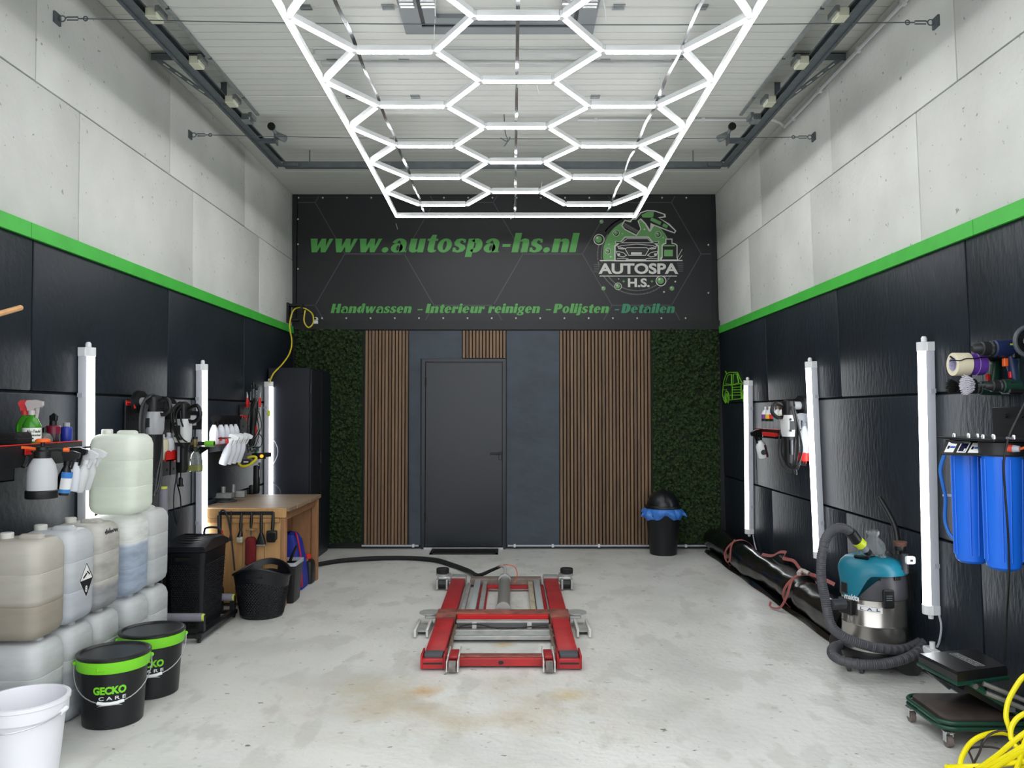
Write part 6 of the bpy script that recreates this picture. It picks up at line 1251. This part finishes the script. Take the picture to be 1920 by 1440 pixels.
def vp(a, r_, z): return V((r_*math.cos(a), r_*math.sin(a), z))
def plate(a, r_, z, w_, h_, dpt, m, name, par=t, rad=.006):
    mx = frame(vp(a, r_, z), (-math.sin(a), math.cos(a), 0), (math.cos(a), math.sin(a), 0)); return M(mx).rbox((-w_/2, -h_/2, -.006), (w_/2, h_/2, dpt), rad).build(name, m, par)
ac = math.atan2(-4.76, -2.16)       # towards the viewer
lt = plate(ac+.42, .182, .435, .062, .105, .020, BLACK, 'drum_latch')
for k in range(3): plate(ac+.42, .203, .455-k*.012, .034, .003, .001, GREYP, 'latch_rib', lt, .0005)
for k in range(5): plate(ac-.02+k*.055, .180, .548, .005, .022, .008, BLACK, 'vent_slot', t, .001); plate(ac+.68+k*.05, .180, .548, .005, .022, .008, BLACK, 'vent_slot', t, .001)
plate(va-.20, .192, .47, .058, .068, .010, BLACK, 'power_switch'); plate(va+.15, .165, .61, .045, .02, .012, BLACK, 'control_slot')
plate(va-.12, .185, .365, .11, .09, .03, BLACK, 'inlet_block')
for k in range(2): plate(ac-.45+k*.0, .14, .655, .09, .02, .01, BLACK, 'handle_recess')
mx = frame(vp(va+.10, .2035, .412), (-math.sin(va+.10), math.cos(va+.10), 0), (math.cos(va+.10), math.sin(va+.10), 0)); q = M(mx); vs_, fs_ = text_mesh('makita', .03, .15); w0 = max(v[0] for v in vs_); q.add([(-.05+v[0]/w0*.10, v[1]*.045, .001) for v in vs_], fs_); q.build('lettering', WHITEP, t, smooth=0)
# name sticker on the drum, bent round it
q = M(); a0_, a1_ = ac-.50, ac+.26; zt_, zb2 = .385, .352
q.add([v for k in range(11) for v in (vp(a0_+(a1_-a0_)*k/10, .1795, zb2+.004-.008*k/10), vp(a0_+(a1_-a0_)*k/10, .1795, zt_+.004-.008*k/10))], [(2*k, 2*k+2, 2*k+3, 2*k+1) for k in range(10)]); q.build('name_sticker', mat('sticker_white', (0, 0, 0)), t)
q = M(); vs_, fs_ = text_mesh('L  A  L', .02); w0 = max(v[0] for v in vs_); h0 = max(v[1] for v in vs_); q.add([vp(a0_+.08+(a1_-a0_-.16)*v[0]/w0, .1803, zb2+.008+v[1]/h0*.016) for v in vs_], fs_); q.build('lettering', mat('navy_print', (34, 36, 96), .5), t, smooth=0)
q = M(); P = [vp(a0_+.05+(a1_-a0_-.1)*k/10, .1800, zb2+.006) for k in range(11)]; q.tube(P, .0008, 4); P = [vp(a0_+.05+(a1_-a0_-.1)*k/10, .1800, zt_-.005) for k in range(11)]; q.tube(P, .0008, 4); q.build('sticker_rule', mat('navy_print', (0, 0, 0)), t)
# wheels
for px, py, r_, sx in ((1713, 1248, .075, 1),):
    c = V((2.285, 4.60, .075))-vc; w_ = M().cyl(c+V((.012, .028, 0)), c+V((-.012, -.028, 0)), r_, n=28).build('rear_wheel', mat('black_wheel', (18, 18, 19), .5), t); M().cyl(c+V((-.0125, -.0285, 0)), c+V((-.013, -.030, 0)), r_*.85, n=28).build('wheel_disc', BLACK, w_)
c = V((2.06, 4.98, .075))-vc; M().cyl(c+V((.012, .028, 0)), c+V((-.012, -.028, 0)), .075, n=24).build('rear_wheel', mat('black_wheel', (0, 0, 0)), t)
for cx, cy2 in ((1.965, 4.66), (2.02, 4.62)): c = V((cx, cy2, .028))-vc; M().cyl(c+V((-.009, .005, 0)), c+V((.009, -.005, 0)), .028, n=18).build('front_caster', mat('grey_caster', (66, 67, 70), .5), t)
M().rbox((-.185, -.13, .045), (-.11, -.08, .075), .008).build('caster_mount', BLACK, t)
# corrugated hose round the machine
HOSE = mat('grey_corrugated_hose', (72, 73, 78), .55)
HP = [(1603, 1010, 4.62), (1590, 994, 4.60), (1570, 990, 4.58), (1551, 1005, 4.56), (1541, 1040, 4.54), (1540, 1085, 4.53), (1547, 1120, 4.52), (1552, 1150, 4.50), (1562, 1178, 4.48), (1592, 1199, 4.47), (1640, 1214, 4.48), (1690, 1218, 4.55), (1722, 1206, 4.66), (1735, 1196, 4.68), (1730, 1213, 4.58), (1700, 1234, 4.49), (1645, 1246, 4.45), (1590, 1242, 4.47), (1562, 1229, 4.56), (1563, 1214, 4.70), (1585, 1207, 4.88)]
cp = crom([By(*h)-vc for h in HP], 4); 
seg = [0]
for i in range(1, len(cp)): seg.append(seg[-1]+(cp[i]-cp[i-1]).length)
NN = int(seg[-1]/.0058); rp = []
for i in range(NN+1):
    s_ = seg[-1]*i/NN; j = min(len(cp)-2, max(0, int(np.searchsorted(seg, s_))-1)); u = (s_-seg[j])/max(1e-6, seg[j+1]-seg[j]); rp.append(cp[j].lerp(cp[j+1], u))
M().tube(rp, [.0285 if i % 2 else .0250 for i in range(len(rp))], 12).build('corrugated_hose', HOSE, t, smooth=60)
a, b, c_ = By(1594, 997, 4.60)-vc, By(1607, 1014, 4.62)-vc, By(1616, 1022, 4.63)-vc
M().cyl(a, b, .0315, n=16).build('hose_cuff', BLACK, t); M().cyl(b, c_, .0325, n=16).build('yellow_tape', mat('neon_yellow_tape', (196, 212, 40), .4), t); d_ = By(1622, 1030, 4.65)-vc; e_ = By(1640, 1050, 4.72)-vc; M().cyl(c_, d_, .026, n=14).build('grey_coupling', GREYP, t); M().cyl(d_, e_, .022, n=12).build('hose_nozzle', BLACK, t)
a, b = By(1556, 1134, 4.52)-vc, By(1580, 1132, 4.60)-vc; M().cyl(a, b, .030, n=16).build('inlet_stub', CHAR, t)
# accessories on top
M().tube([By(1684, 1040, 4.80)-vc, By(1682, 1010, 4.82)-vc, By(1677, 985, 4.83)-vc, By(1664, 958, 4.85)-vc, By(1648, 931, 4.87)-vc], [.020, .018, .016, .015, .015], 10, smooth=4).build('crevice_tube', BLACK, t)
p = By(1688, 1028, 4.66)-vc; M().lathe([(.030, -.012), (.034, 0), (.034, .014)], 16, p, mx=None).build('brush_base', BLACK, t); M().lathe([(.033, .012), (.038, .040)], 20, p).build('brush_bristles', mat('brown_bristle', (96, 66, 54), .9, bump=.8, bs=160), t)
p = By(1697, 1058, 4.62)-vc; M().cyl(p+V((0, 0, -.05)), p+V((0, 0, .06)), .020, n=12).build('tool_holder', CHAR, t)
p = By(1706, 1050, 4.58)-vc; M().rbox((p.x-.028, p.y-.02, p.z-.024), (p.x+.028, p.y+.012, p.z+.024), .012, 2).build('white_adapter', WHITEP, t); M().rbox((p.x-.008, p.y-.0225, p.z-.006), (p.x+.008, p.y-.019, p.z+.006), .002).build('adapter_slot', BLACK, t)
for k in range(3): M().tube([vp(ac+.9, .17, .60), By(1708+k*3, 1075, 4.64)-vc, By(1714+k*2, 1120, 4.70)-vc, By(1712, 1165, 4.74)-vc, By(1709, 1190, 4.76)-vc], .005, 6, smooth=5).build('mains_cord', BLACK, t)
for k in range(3): M().tube([vp(ac+.3+.2*k, .10, .665), vp(ac+.7, .12, .69+.006*k), vp(ac+1.1, .12, .67)], .005, 6, smooth=4).build('cord_coil', BLACK, t)
q = M(); rr = []; n = 22
for j, (r_, z) in enumerate(((.075, .655), (.068, .68), (.05, .715), (.032, .745), (.022, .765), (.034, .785), (.030, .798))):
    rr.append([((r_*(1+.22*math.sin(5*a+j*1.3)+.14*math.sin(9*a-j)))*math.cos(a)-.02, (r_*(1+.2*math.sin(4*a+j)+.1*math.sin(11*a)))*math.sin(a)-.05, z+.006*math.sin(6*a+j)) for a in [2*math.pi*k/n for k in range(n)]])
q.rings(rr, cap=False); pb = thing('plastic_bag', 'crumpled clear plastic bag on top of the vacuum cleaner', 'plastic bag', vc+V((0, 0, .008))); q.build('bag_film', mat('clear_film', (214, 220, 224), .15, trans=.7, ior=1.1), pb, smooth=20); nodes_of(MATS['clear_film'])[2].inputs['Alpha'].default_value = .42
# ================================================================== creeper stool
cr = thing('creeper_stool', 'folded green framed mechanic creeper with black seat and casters', 'creeper seat', (2.13, 3.77, 0)); CL = MX.Translation((-2.13, -3.77, 0)); CM = lambda: M(CL)
GRN = mat('dark_green_paint', (22, 62, 48), .35); VIN = mat('black_vinyl_pad', (22, 23, 24), .3, bump=.06, bs=40); WORN = mat('worn_brown_vinyl', (58, 50, 47), .55, var=.35, vs=9)
xa, xb, ya, yb_ = 1.925, 2.345, 3.585, 3.945
for z in (.088, .112): CM().tube([(x, y, z) for x, y in rrect(xb-xa, yb_-ya, .07, 6, (xa+xb)/2, (ya+yb_)/2)], .010, 8, closed=True).build('frame_tube', GRN, cr)
CM().rings([[(x, y, z) for x, y in rrect(xb-xa-k, yb_-ya-k, .04, 4, (xa+xb)/2, (ya+yb_)/2)] for z, k in ((.085, .06), (.092, .045), (.125, .045), (.135, .075))]).build('lower_pad', WORN, cr)
for i, (x, y) in enumerate(((1.945, 3.90), (1.965, 3.61), (2.30, 3.90), (2.31, 3.62))):
    f_ = CM(); f_.rbox((x-.022, y-.022, .066), (x+.022, y+.022, .074), .003); f_.rbox((x-.018, y-.012, .024), (x-.014, y+.016, .068), .002); f_.rbox((x+.014, y-.012, .024), (x+.018, y+.016, .068), .002); f_ = f_.build('caster_fork', CHROME, cr); CM().cyl((x-.012, y, .0255), (x+.012, y, .0255), .025, n=18).build('caster_wheel', mat('grey_brown_wheel', (108, 98, 94), .6), f_)
S4 = [F(1722, 1226, .335), F(1795, 1262, .335), F(1889, 1250, .335), F(1829, 1217, .335)]; cc = sum(S4, V())/4
def quad(k, z): return [cc+(p-cc)*k+V((0, 0, z-.335)) for p in S4]
q = CM(); q.rings([quad(.94, .285), quad(1.0, .292), quad(1.0, .325), quad(.965, .338)]); q.build('seat_pad', VIN, cr, smooth=20)
q = CM(); q.tube([p+V((0, 0, -.045)) for p in quad(1.0, .330)], .010, 6, closed=True); q.build('seat_frame', GRN, cr)
# printed seat label
ex = (S4[2]-S4[0]); ex = (S4[3]-S4[0])*.0+(S4[2]-S4[1]); mid = cc+V((.0, 0, .0042)); ud = ((S4[0]-S4[1]).normalized())
rd = V((S4[1]-S4[0])).normalized(); up_ = V((0, 0, 1)).cross(rd)*1.0
q = CM(); put_text(q, 'PARKSIDE', mid-rd*.085-up_*.002, rd, up_, .17, .026, .02); q.build('lettering', mat('label_silver', (150, 154, 154), .5), cr, smooth=0)
q = CM(); P = [mid+rd*a-(-up_)*b for a, b in ((-.095, -.010), (.095, -.010), (.095, .032), (-.095, .032))]; q.tube(P, .0012, 4, closed=True); q.build('label_border', mat('label_silver', (0, 0, 0)), cr)
# middle leaf of the Z and its struts
q = CM(); A, B_ = V((2.055, 3.62, .275)), V((2.30, 3.62, .14)); A2, B2 = V((2.02, 3.90, .275)), V((2.30, 3.92, .14)); dn = V((.05, 0, .09)).normalized()*.03
q.rings([[A, B_, B2, A2], [A-dn, B_-dn, B2-dn, A2-dn]]); q.build('middle_pad', VIN, cr, smooth=20)
CM().tube([(2.06, 3.598, .285), (2.18, 3.595, .21), (2.32, 3.592, .125)], .014, 6).build('hinge_strut', GRN, cr); CM().cyl((2.075, 3.592, .279), (2.075, 3.578, .279), .012, n=12).build('pivot_bolt', CHROME, cr); CM().rbox((2.20, 3.575, .165), (2.25, 3.585, .19), .003).build('lock_plate', GALV, cr)
for dy, dz in ((.0, 0), (-.02, -.035)): CM().cyl((2.12, 3.60+dy, .285+dz), (2.345, 3.53+dy, .20+dz), .011, n=8).build('grey_tube', mat('satin_grey_tube', (128, 128, 126), .4, .5), cr)
CM().cyl((2.0, 3.93, .27), (2.15, 3.93, .15), .008, n=8).build('rear_strut', GALV, cr)
# ================================================================== yellow cable heap
YEL = mat('bright_yellow_cable', (240, 226, 24), .4); YK = lambda x, y, Y: By(1680+x/6, 1200+y/6, Y)
t = thing('yellow_cable', 'heap of thick bright yellow cable at the front right corner', 'cable', F(1880, 1440)); og = t.location.copy()
loops = ([(720, 1440, 3.39), (745, 1310, 3.42), (830, 1170, 3.46), (960, 1080, 3.48), (1150, 1040, 3.50), (1290, 1070, 3.49), (1400, 1150, 3.46), (1470, 1280, 3.42), (1440, 1420, 3.36), (1250, 1500, 3.30), (950, 1500, 3.30)],
         [(1560, 380, 3.50), (1440, 410, 3.50), (1340, 540, 3.50), (1260, 700, 3.50), (1238, 860, 3.49), (1270, 980, 3.48), (1310, 1110, 3.46), (1360, 1210, 3.43), (1500, 1250, 3.42)],
         [(1560, 790, 3.46), (1440, 830, 3.46), (1345, 900, 3.46), (1292, 1010, 3.45), (1305, 1130, 3.43), (1380, 1220, 3.41), (1500, 1230, 3.4)],
         [(900, 1490, 3.31), (960, 1430, 3.34), (1150, 1290, 3.39), (1300, 1160, 3.42), (1440, 1050, 3.43), (1560, 980, 3.44)],
         [(940, 1480, 3.30), (1010, 1435, 3.33), (1200, 1335, 3.37), (1440, 1190, 3.40), (1560, 1130, 3.41)],
         [(1050, 1480, 3.30), (1110, 1440, 3.32), (1300, 1320, 3.36), (1440, 1240, 3.38), (1560, 1190, 3.39)],
         [(560, 1450, 3.38), (760, 1425, 3.385), (1000, 1415, 3.36), (1250, 1390, 3.35), (1440, 1365, 3.35), (1580, 1340, 3.35)],
         [(1360, 1450, 3.31), (1400, 1330, 3.36), (1440, 1180, 3.40), (1500, 1040, 3.43), (1580, 940, 3.45)])
for l_ in loops:
    P = [YK(*p) for p in l_]; P = [V((min(p.x, 2.345), p.y, max(p.z, .0115))) for p in P]; M().tube([p-og for p in P], .0108, 10, smooth=7).build('cable_loop', YEL, t)
t = thing('thin_black_cable', 'thin dark cable tangled among the yellow cable loops', 'cable', F(1830, 1440)); og = t.location.copy()
for l_ in ([(860, 1450, 3.37), (880, 1380, 3.40), (940, 1260, 3.44), (980, 1150, 3.47), (1060, 1060, 3.47), (1200, 1020, 3.47), (1330, 1080, 3.45), (1430, 1200, 3.42)], [(815, 1250, 3.46), (850, 1215, 3.47), (1000, 1200, 3.47), (1150, 1220, 3.46), (1290, 1290, 3.42)], [(815, 1250, 3.46), (860, 1350, 3.42), (880, 1450, 3.36)]):
    P = [YK(*p) for p in l_]; P = [V((p.x, p.y, max(p.z, .006))) for p in P]; M().tube([p-og for p in P], .0048, 6, smooth=6).build('cable_loop', mat('brown_black_cable', (58, 50, 50), .5), t)
# ================================================================== water filter
wf = thing('water_filter', 'twin blue water filter housings on a black wall bracket', 'water filter', (2.16, 3.60, .80)); WO = V((2.16, 3.60, .80))
BLUF = mat('filter_blue_plastic', (24, 104, 220), .32); fr_ = .080
for cx, cy2, zb, in ((2.15, 3.715, .805), (2.165, 3.500, .815)):
    c = V((cx, cy2, 0))-V((WO.x, WO.y, 0)); zz = zb-WO.z
    h_ = M().lathe([(.05, zz), (.066, zz+.012), (.072, zz+.04), (.079, 1.315-WO.z)], 36, (c.x, c.y, 0)).build('filter_housing', BLUF, wf)
    for k in range(14):
        a = 2*math.pi*k/14+.1; 
        if k % 3 == 2: continue
        M().tube([(c.x+.073*math.cos(a), c.y+.073*math.sin(a), zz+.04), (c.x+.0795*math.cos(a), c.y+.0795*math.sin(a), 1.30-WO.z)], .004, 5).build('housing_rib', BLUF, h_)
    M().lathe([(.084, 1.312-WO.z), (.090, 1.32-WO.z), (.090, 1.372-WO.z), (.080, 1.38-WO.z)], 36, (c.x, c.y, 0)).build('filter_cap', CHAR if False else mat('filter_cap_black', (34, 34, 36), .45), wf)
xw_ = xr(1.4)-WO.x
q = M(); q.rbox((xw_-.012, -.22, .57), (xw_-.003, .25, .73), .003); q.rbox((-.10, -.22, .578), (xw_-.003, .24, .588), .002); q.build('wall_bracket', BLACKM, wf)
for y in (-.12, .02, .14): M().cyl((xw_-.012, y, .69), (xw_-.020, y, .69), .012, n=10).build('bolt', BLACKM, wf)
for k, (x, y) in enumerate(((-.05, .17), (.02, .10), (-.05, .05), (.03, .19), (-.05, -.06), (.02, -.02), (-.05, -.14), (.03, -.15))): M().lathe([(.008, .588), (.008, .602), (.005, .606)], 8, (x, y, 0)).build('bolt_head', CHROME, wf)
# sloping control panel with three stickers
cpn = [By(1762, 851, 3.68), By(1840, 853, 3.50), By(1855, 828, 3.55), By(1774, 825, 3.76)]
cpl = [p-WO for p in cpn]; nn = (cpl[1]-cpl[0]).cross(cpl[3]-cpl[0]).normalized()
if nn.y > 0: nn = -nn
q = M(); q.rings([cpl, [p-nn*.006 for p in cpl]]); q.build('control_panel', mat('panel_black', (28, 29, 30), .4), wf, smooth=0)
def onp(u, v, e=.0008): return (cpl[0]*(1-u)+cpl[1]*u)*(1-v)+(cpl[3]*(1-u)+cpl[2]*u)*v+nn*e
def pq(u0, u1, v0, v1, m, name, e=.0008): M().add([onp(u0, v0, e), onp(u1, v0, e), onp(u1, v1, e), onp(u0, v1, e)], [(0, 1, 2, 3)]).build(name, m, wf, smooth=0)
SWH = mat('sticker_white', (0, 0, 0)); NAVY = mat('screen_navy', (24, 24, 60), .25); BLP = mat('sticker_blue_print', (52, 92, 176), .5)
pq(.09, .31, .12, .86, SWH, 'sticker'); pq(.39, .61, .12, .86, SWH, 'sticker'); pq(.66, .90, .12, .86, SWH, 'sticker'); pq(.415, .585, .2, .8, NAVY, 'display', .0014); pq(.54, .575, .22, .40, SWH, 'display_mark', .0020)
for u in (.12, .69):
    pq(u, u+.055, .36, .58, NAVY, 'logo_square', .0014); pq(u+.065, u+.185, .42, .56, BLP, 'logo_bar', .0014)
M().tube([By(1772, 850, 3.78)-WO, By(1763, 880, 3.80)-WO, By(1768, 910, 3.82)-WO, By(1773, 935, 3.84)-WO, By(1772, 975, 3.86)-WO, By(1782, 1003, 3.84)-WO, By(1803, 1019, 3.78)-WO], .0085, 8, smooth=6).build('blue_hose', mat('blue_hose_rubber', (40, 112, 196), .4), wf)
p = By(1775, 929, 3.85)-WO; M().rbox((p.x-.014, p.y-.01, p.z-.006), (p.x+.022, p.y+.012, p.z+.006), .002).build('hose_clip', WHITEP, wf)
M().tube([By(1908, 1045, 3.52)-WO, By(1925, 1048, 3.50)-WO, By(1945, 1050, 3.5)-WO], .0085, 8).build('blue_hose', mat('blue_hose_rubber', (0, 0, 0)), wf)
a, b, c_ = By(1888, 840, 3.42)-WO, By(1900, 841, 3.40)-WO, By(1912, 842, 3.38)-WO; M().cyl(a, b, .017, n=14).build('hose_connector', mat('coral_plastic', (226, 84, 66), .4), wf); M().cyl(b, c_, .0165, .012, n=14).build('connector_sleeve', GREYL, wf); M().tube([c_, By(1925, 838, 3.36)-WO, By(1950, 825, 3.36)-WO], .006, 6, smooth=3).build('orange_hose', mat('orange_wire_sheath', (0, 0, 0)), wf)
t = thing('filter_cable', 'black cable hanging down in front of the blue filters', 'cable', By(1895, 820, 3.36)); og = t.location.copy()
M().tube([By(1935, 730, 3.38)-og, By(1905, 790, 3.37)-og, By(1890, 825, 3.37)-og, By(1882, 870, 3.37)-og, By(1885, 930, 3.38)-og, By(1890, 1000, 3.39)-og, By(1892, 1080, 3.45)-og, By(1888, 1150, 3.62)-og, By(1884, 1240, 3.70)-og], .0045, 6, smooth=7).build('cable', BLACK, t); p = By(1892, 821, 3.37)-og; M().cyl((p.x-.014, p.y-.004, p.z), (p.x+.016, p.y-.004, p.z-.003), .005, n=6).build('cable_tie', GREYP, t)
# ================================================================== drills, tapes and brush heads on pegs
def axx(name, label, cat, px, py, Y, group=None): return thing(name, label, cat, By(px, py, Y), 0, group)
peg_z = By(1800, 683, 3.76).z; xwall = xr(1.7)
t = thing('tape_peg', 'black wire peg sticking out of the wall through the tape rolls', 'peg', (xwall-.003, 3.76, peg_z+.028)); M().tube([(0, 0, 0), (-.235, 0, 0), (-.25, 0, .010)], .0045, 6).build('peg_wire', BLACK, t); M().rbox((-.004, -.02, -.03), (.0, .02, .03), .002).build('peg_plate', BLACK, t)
def roll(name, label, xc, w_, ro, ri, m, mi):
    t = thing(name, label, 'tape', (xc, 3.76, peg_z)); q = M(); n = 36; q.rings([[(x, r_*math.cos(2*math.pi*k/n), r_*math.sin(2*math.pi*k/n)) for k in range(n)] for x, r_ in ((-w_/2, ri), (-w_/2, ro), (w_/2, ro), (w_/2, ri))], closed=True); q.build('tape_winding', m, t)
    q = M(); q.rings([[(x, r_*math.cos(2*math.pi*k/n), r_*math.sin(2*math.pi*k/n)) for k in range(n)] for x, r_ in ((-w_/2-.0005, ri-.003), (-w_/2-.0005, ri+.0008), (w_/2, ri+.0008), (w_/2, ri-.003))], closed=True); q.build('cardboard_core', mi, t); return t
x1_ = By(1797, 683, 3.76).x
roll('masking_tape', 'wide cream masking tape roll on the wall peg', x1_+.008, .07, .055, .034, mat('cream_tape', (226, 218, 190), .5), mat('printed_core', (176, 172, 196), .6, var=.25, vs=120))
x2_ = x1_+.085; t = thing('polishing_pad', 'purple foam polishing pad on the wall peg behind the tape', 'polishing pad', (x2_, 3.76, peg_z)); n = 32
q = M(); q.rings([[(x, r_*math.cos(2*math.pi*k/n), r_*math.sin(2*math.pi*k/n)) for k in range(n)] for x, r_ in ((-.040, .038), (-.036, .048), (.0, .053), (.03, .052), (.03, .038), (-.03, .038))], closed=True); q.build('foam', mat('purple_foam', (92, 50, 150), .7, bump=.3, bs=140), t); M().torus((-.008, 0, 0), .0525, .002, 30, 5, 'x').build('seam', mat('lilac_seam', (150, 120, 190), .6), t)
def drill(label, x_tip, Y, z, body, k=1.0, flip=False, accent=None, name='cordless_drill', lens=(.05, .14)):
    """drill whose axis points out from the wall along -x; handle down or (flip) up"""
    t = thing(name, label, 'drill', (x_tip, Y, z), 0); s = -1 if not flip else 1; lx = lambda x, r_: [(x*k, r_*k*math.cos(2*math.pi*j/18), r_*k*math.sin(2*math.pi*j/18)) for j in range(18)]
    M().rings([lx(0, .010), lx(.006, .016), lx(.03, .021), lx(.034, .026), lx(.075, .027)]).build('chuck', mat('drill_chuck', (44, 44, 46), .4, .3), t); M().rings([lx(.060, .0275), lx(.068, .0275)]).build('chuck_ring', CHROME, t)
    M().rings([lx(.074, .024), lx(.08, .031), lx(.16, .034), lx(.205, .030), lx(.222, .018)]).build('motor_housing', body, t)
    hp_ = [[(x*k+dx*k, y*k, s*z_*k) for x, y in rrect(a, b, .012, 3)] for z_, a, b, dx in ((.02, .045, .038, .145), (.06, .042, .036, .150), (.11, .046, .038, .160), (.125, .07, .05, .160))]
    M().rings(hp_).build('grip', body, t); M().rbox((.115*k, -.028*k, min(s*.12, s*.165)*k), (.21*k, .028*k, max(s*.12, s*.165)*k), .006).build('battery', BLACK, t)
    M().rbox((.112*k, -.008*k, min(s*.035, s*.065)*k), (.128*k, .008*k, max(s*.035, s*.065)*k), .003).build('trigger', accent or RED, t); return t
NAVYP = mat('navy_tool_plastic', (28, 40, 78), .4); DGR = mat('tool_green_plastic', (22, 56, 44), .4)
zt1 = By(1830, 655, 3.70).z; x_t = By(1813, 655, 3.70).x
t = drill('dark blue drill pointing out from the wall above the tapes', x_t, 3.66, zt1, NAVYP, 1.28, False, ORG); q = M(); q.add([(.15, -.0445, .012), (.20, -.0445, .014), (.20, -.0445, .022), (.15, -.0445, .020)], [(0, 1, 2, 3)]); q.build('badge', mat('yellow_badge', (190, 206, 60), .4), t)
zt2 = By(1860, 724, 3.66).z; x_t = By(1844, 724, 3.66).x
drill('green drill hung upside down behind the white brush, nearer one', x_t, 3.655, zt2, DGR, 1.05, True); drill('green drill hung upside down behind the black brush, farther one', x_t-.02, 3.80, zt2-.005, DGR, 1.05, True)
def drill_brush(label, px, py, Y, r_, m, n, ln, dark):
    p = By(px, py, Y); t = thing('drill_brush', label, 'brush', p); M().cyl((.03, 0, 0), (.012, 0, 0), r_*.62, r_*.7, n=20).build('brush_plate', dark, t); M().cyl((.03, 0, 0), (.075, 0, 0), .006, n=8).build('brush_shank', GALV, t); q = M()
    for k in range(n):
        rr_ = r_*.68*math.sqrt((k+.5)/n); a = k*2.39996; d = V((-1, .42*math.cos(a)*rr_/r_*2, .42*math.sin(a)*rr_/r_*2)).normalized(); b0 = V((.014, rr_*math.cos(a), rr_*math.sin(a))); q.cyl(b0, b0+d*ln, r_*.085, r_*.05, n=5)
    q.build('bristles', m, t, kind='stuff')
drill_brush('white round drill brush with thick bristles', 1815, 722, 3.655, .047, mat('white_bristle', (206, 204, 214), .6), 90, .034, BLACK); drill_brush('black round drill brush left of the white one', 1786, 725, 3.80, .034, mat('black_bristle', (10, 10, 11), .95), 70, .032, BLACK)
t = thing('hoop_ring', 'dark round hoop at the right edge above the drills', 'ring', By(1931, 640, 3.50)); M().torus((0, 0, 0), .066, .010, 30, 8, 'y').build('hoop', mat('ring_grey', (74, 80, 86), .45), t); M().cyl((0, .012, 0), (0, .018, 0), .058, n=28).build('hoop_disc', BLACK, t); M().cyl((-.03, -.02, 0), (.05, .0, .0), .016, n=10).build('hoop_arm', mat('arm_grey', (104, 106, 110), .4), t); M().cyl((.015, -.02, -.03), (.015, -.012, -.03), .040, n=20).build('teal_disc', mat('mint_plastic', (150, 204, 192), .5), t)  # unlit grey ring with a dark disc, partly out of view
t = thing('rubber_cord', 'thin black twisted cord lying across the tape roll', 'cord', By(1780, 677, 3.70)); og = t.location.copy(); M().tube([(0, 0, 0), (.02, 0, .004), (.05, 0, .002), (.08, -.0, .012), (.12, 0, .012), (.16, .0, .018), (.22, 0, .02)], .0028, 5, smooth=5).build('cord', BLACK, t)
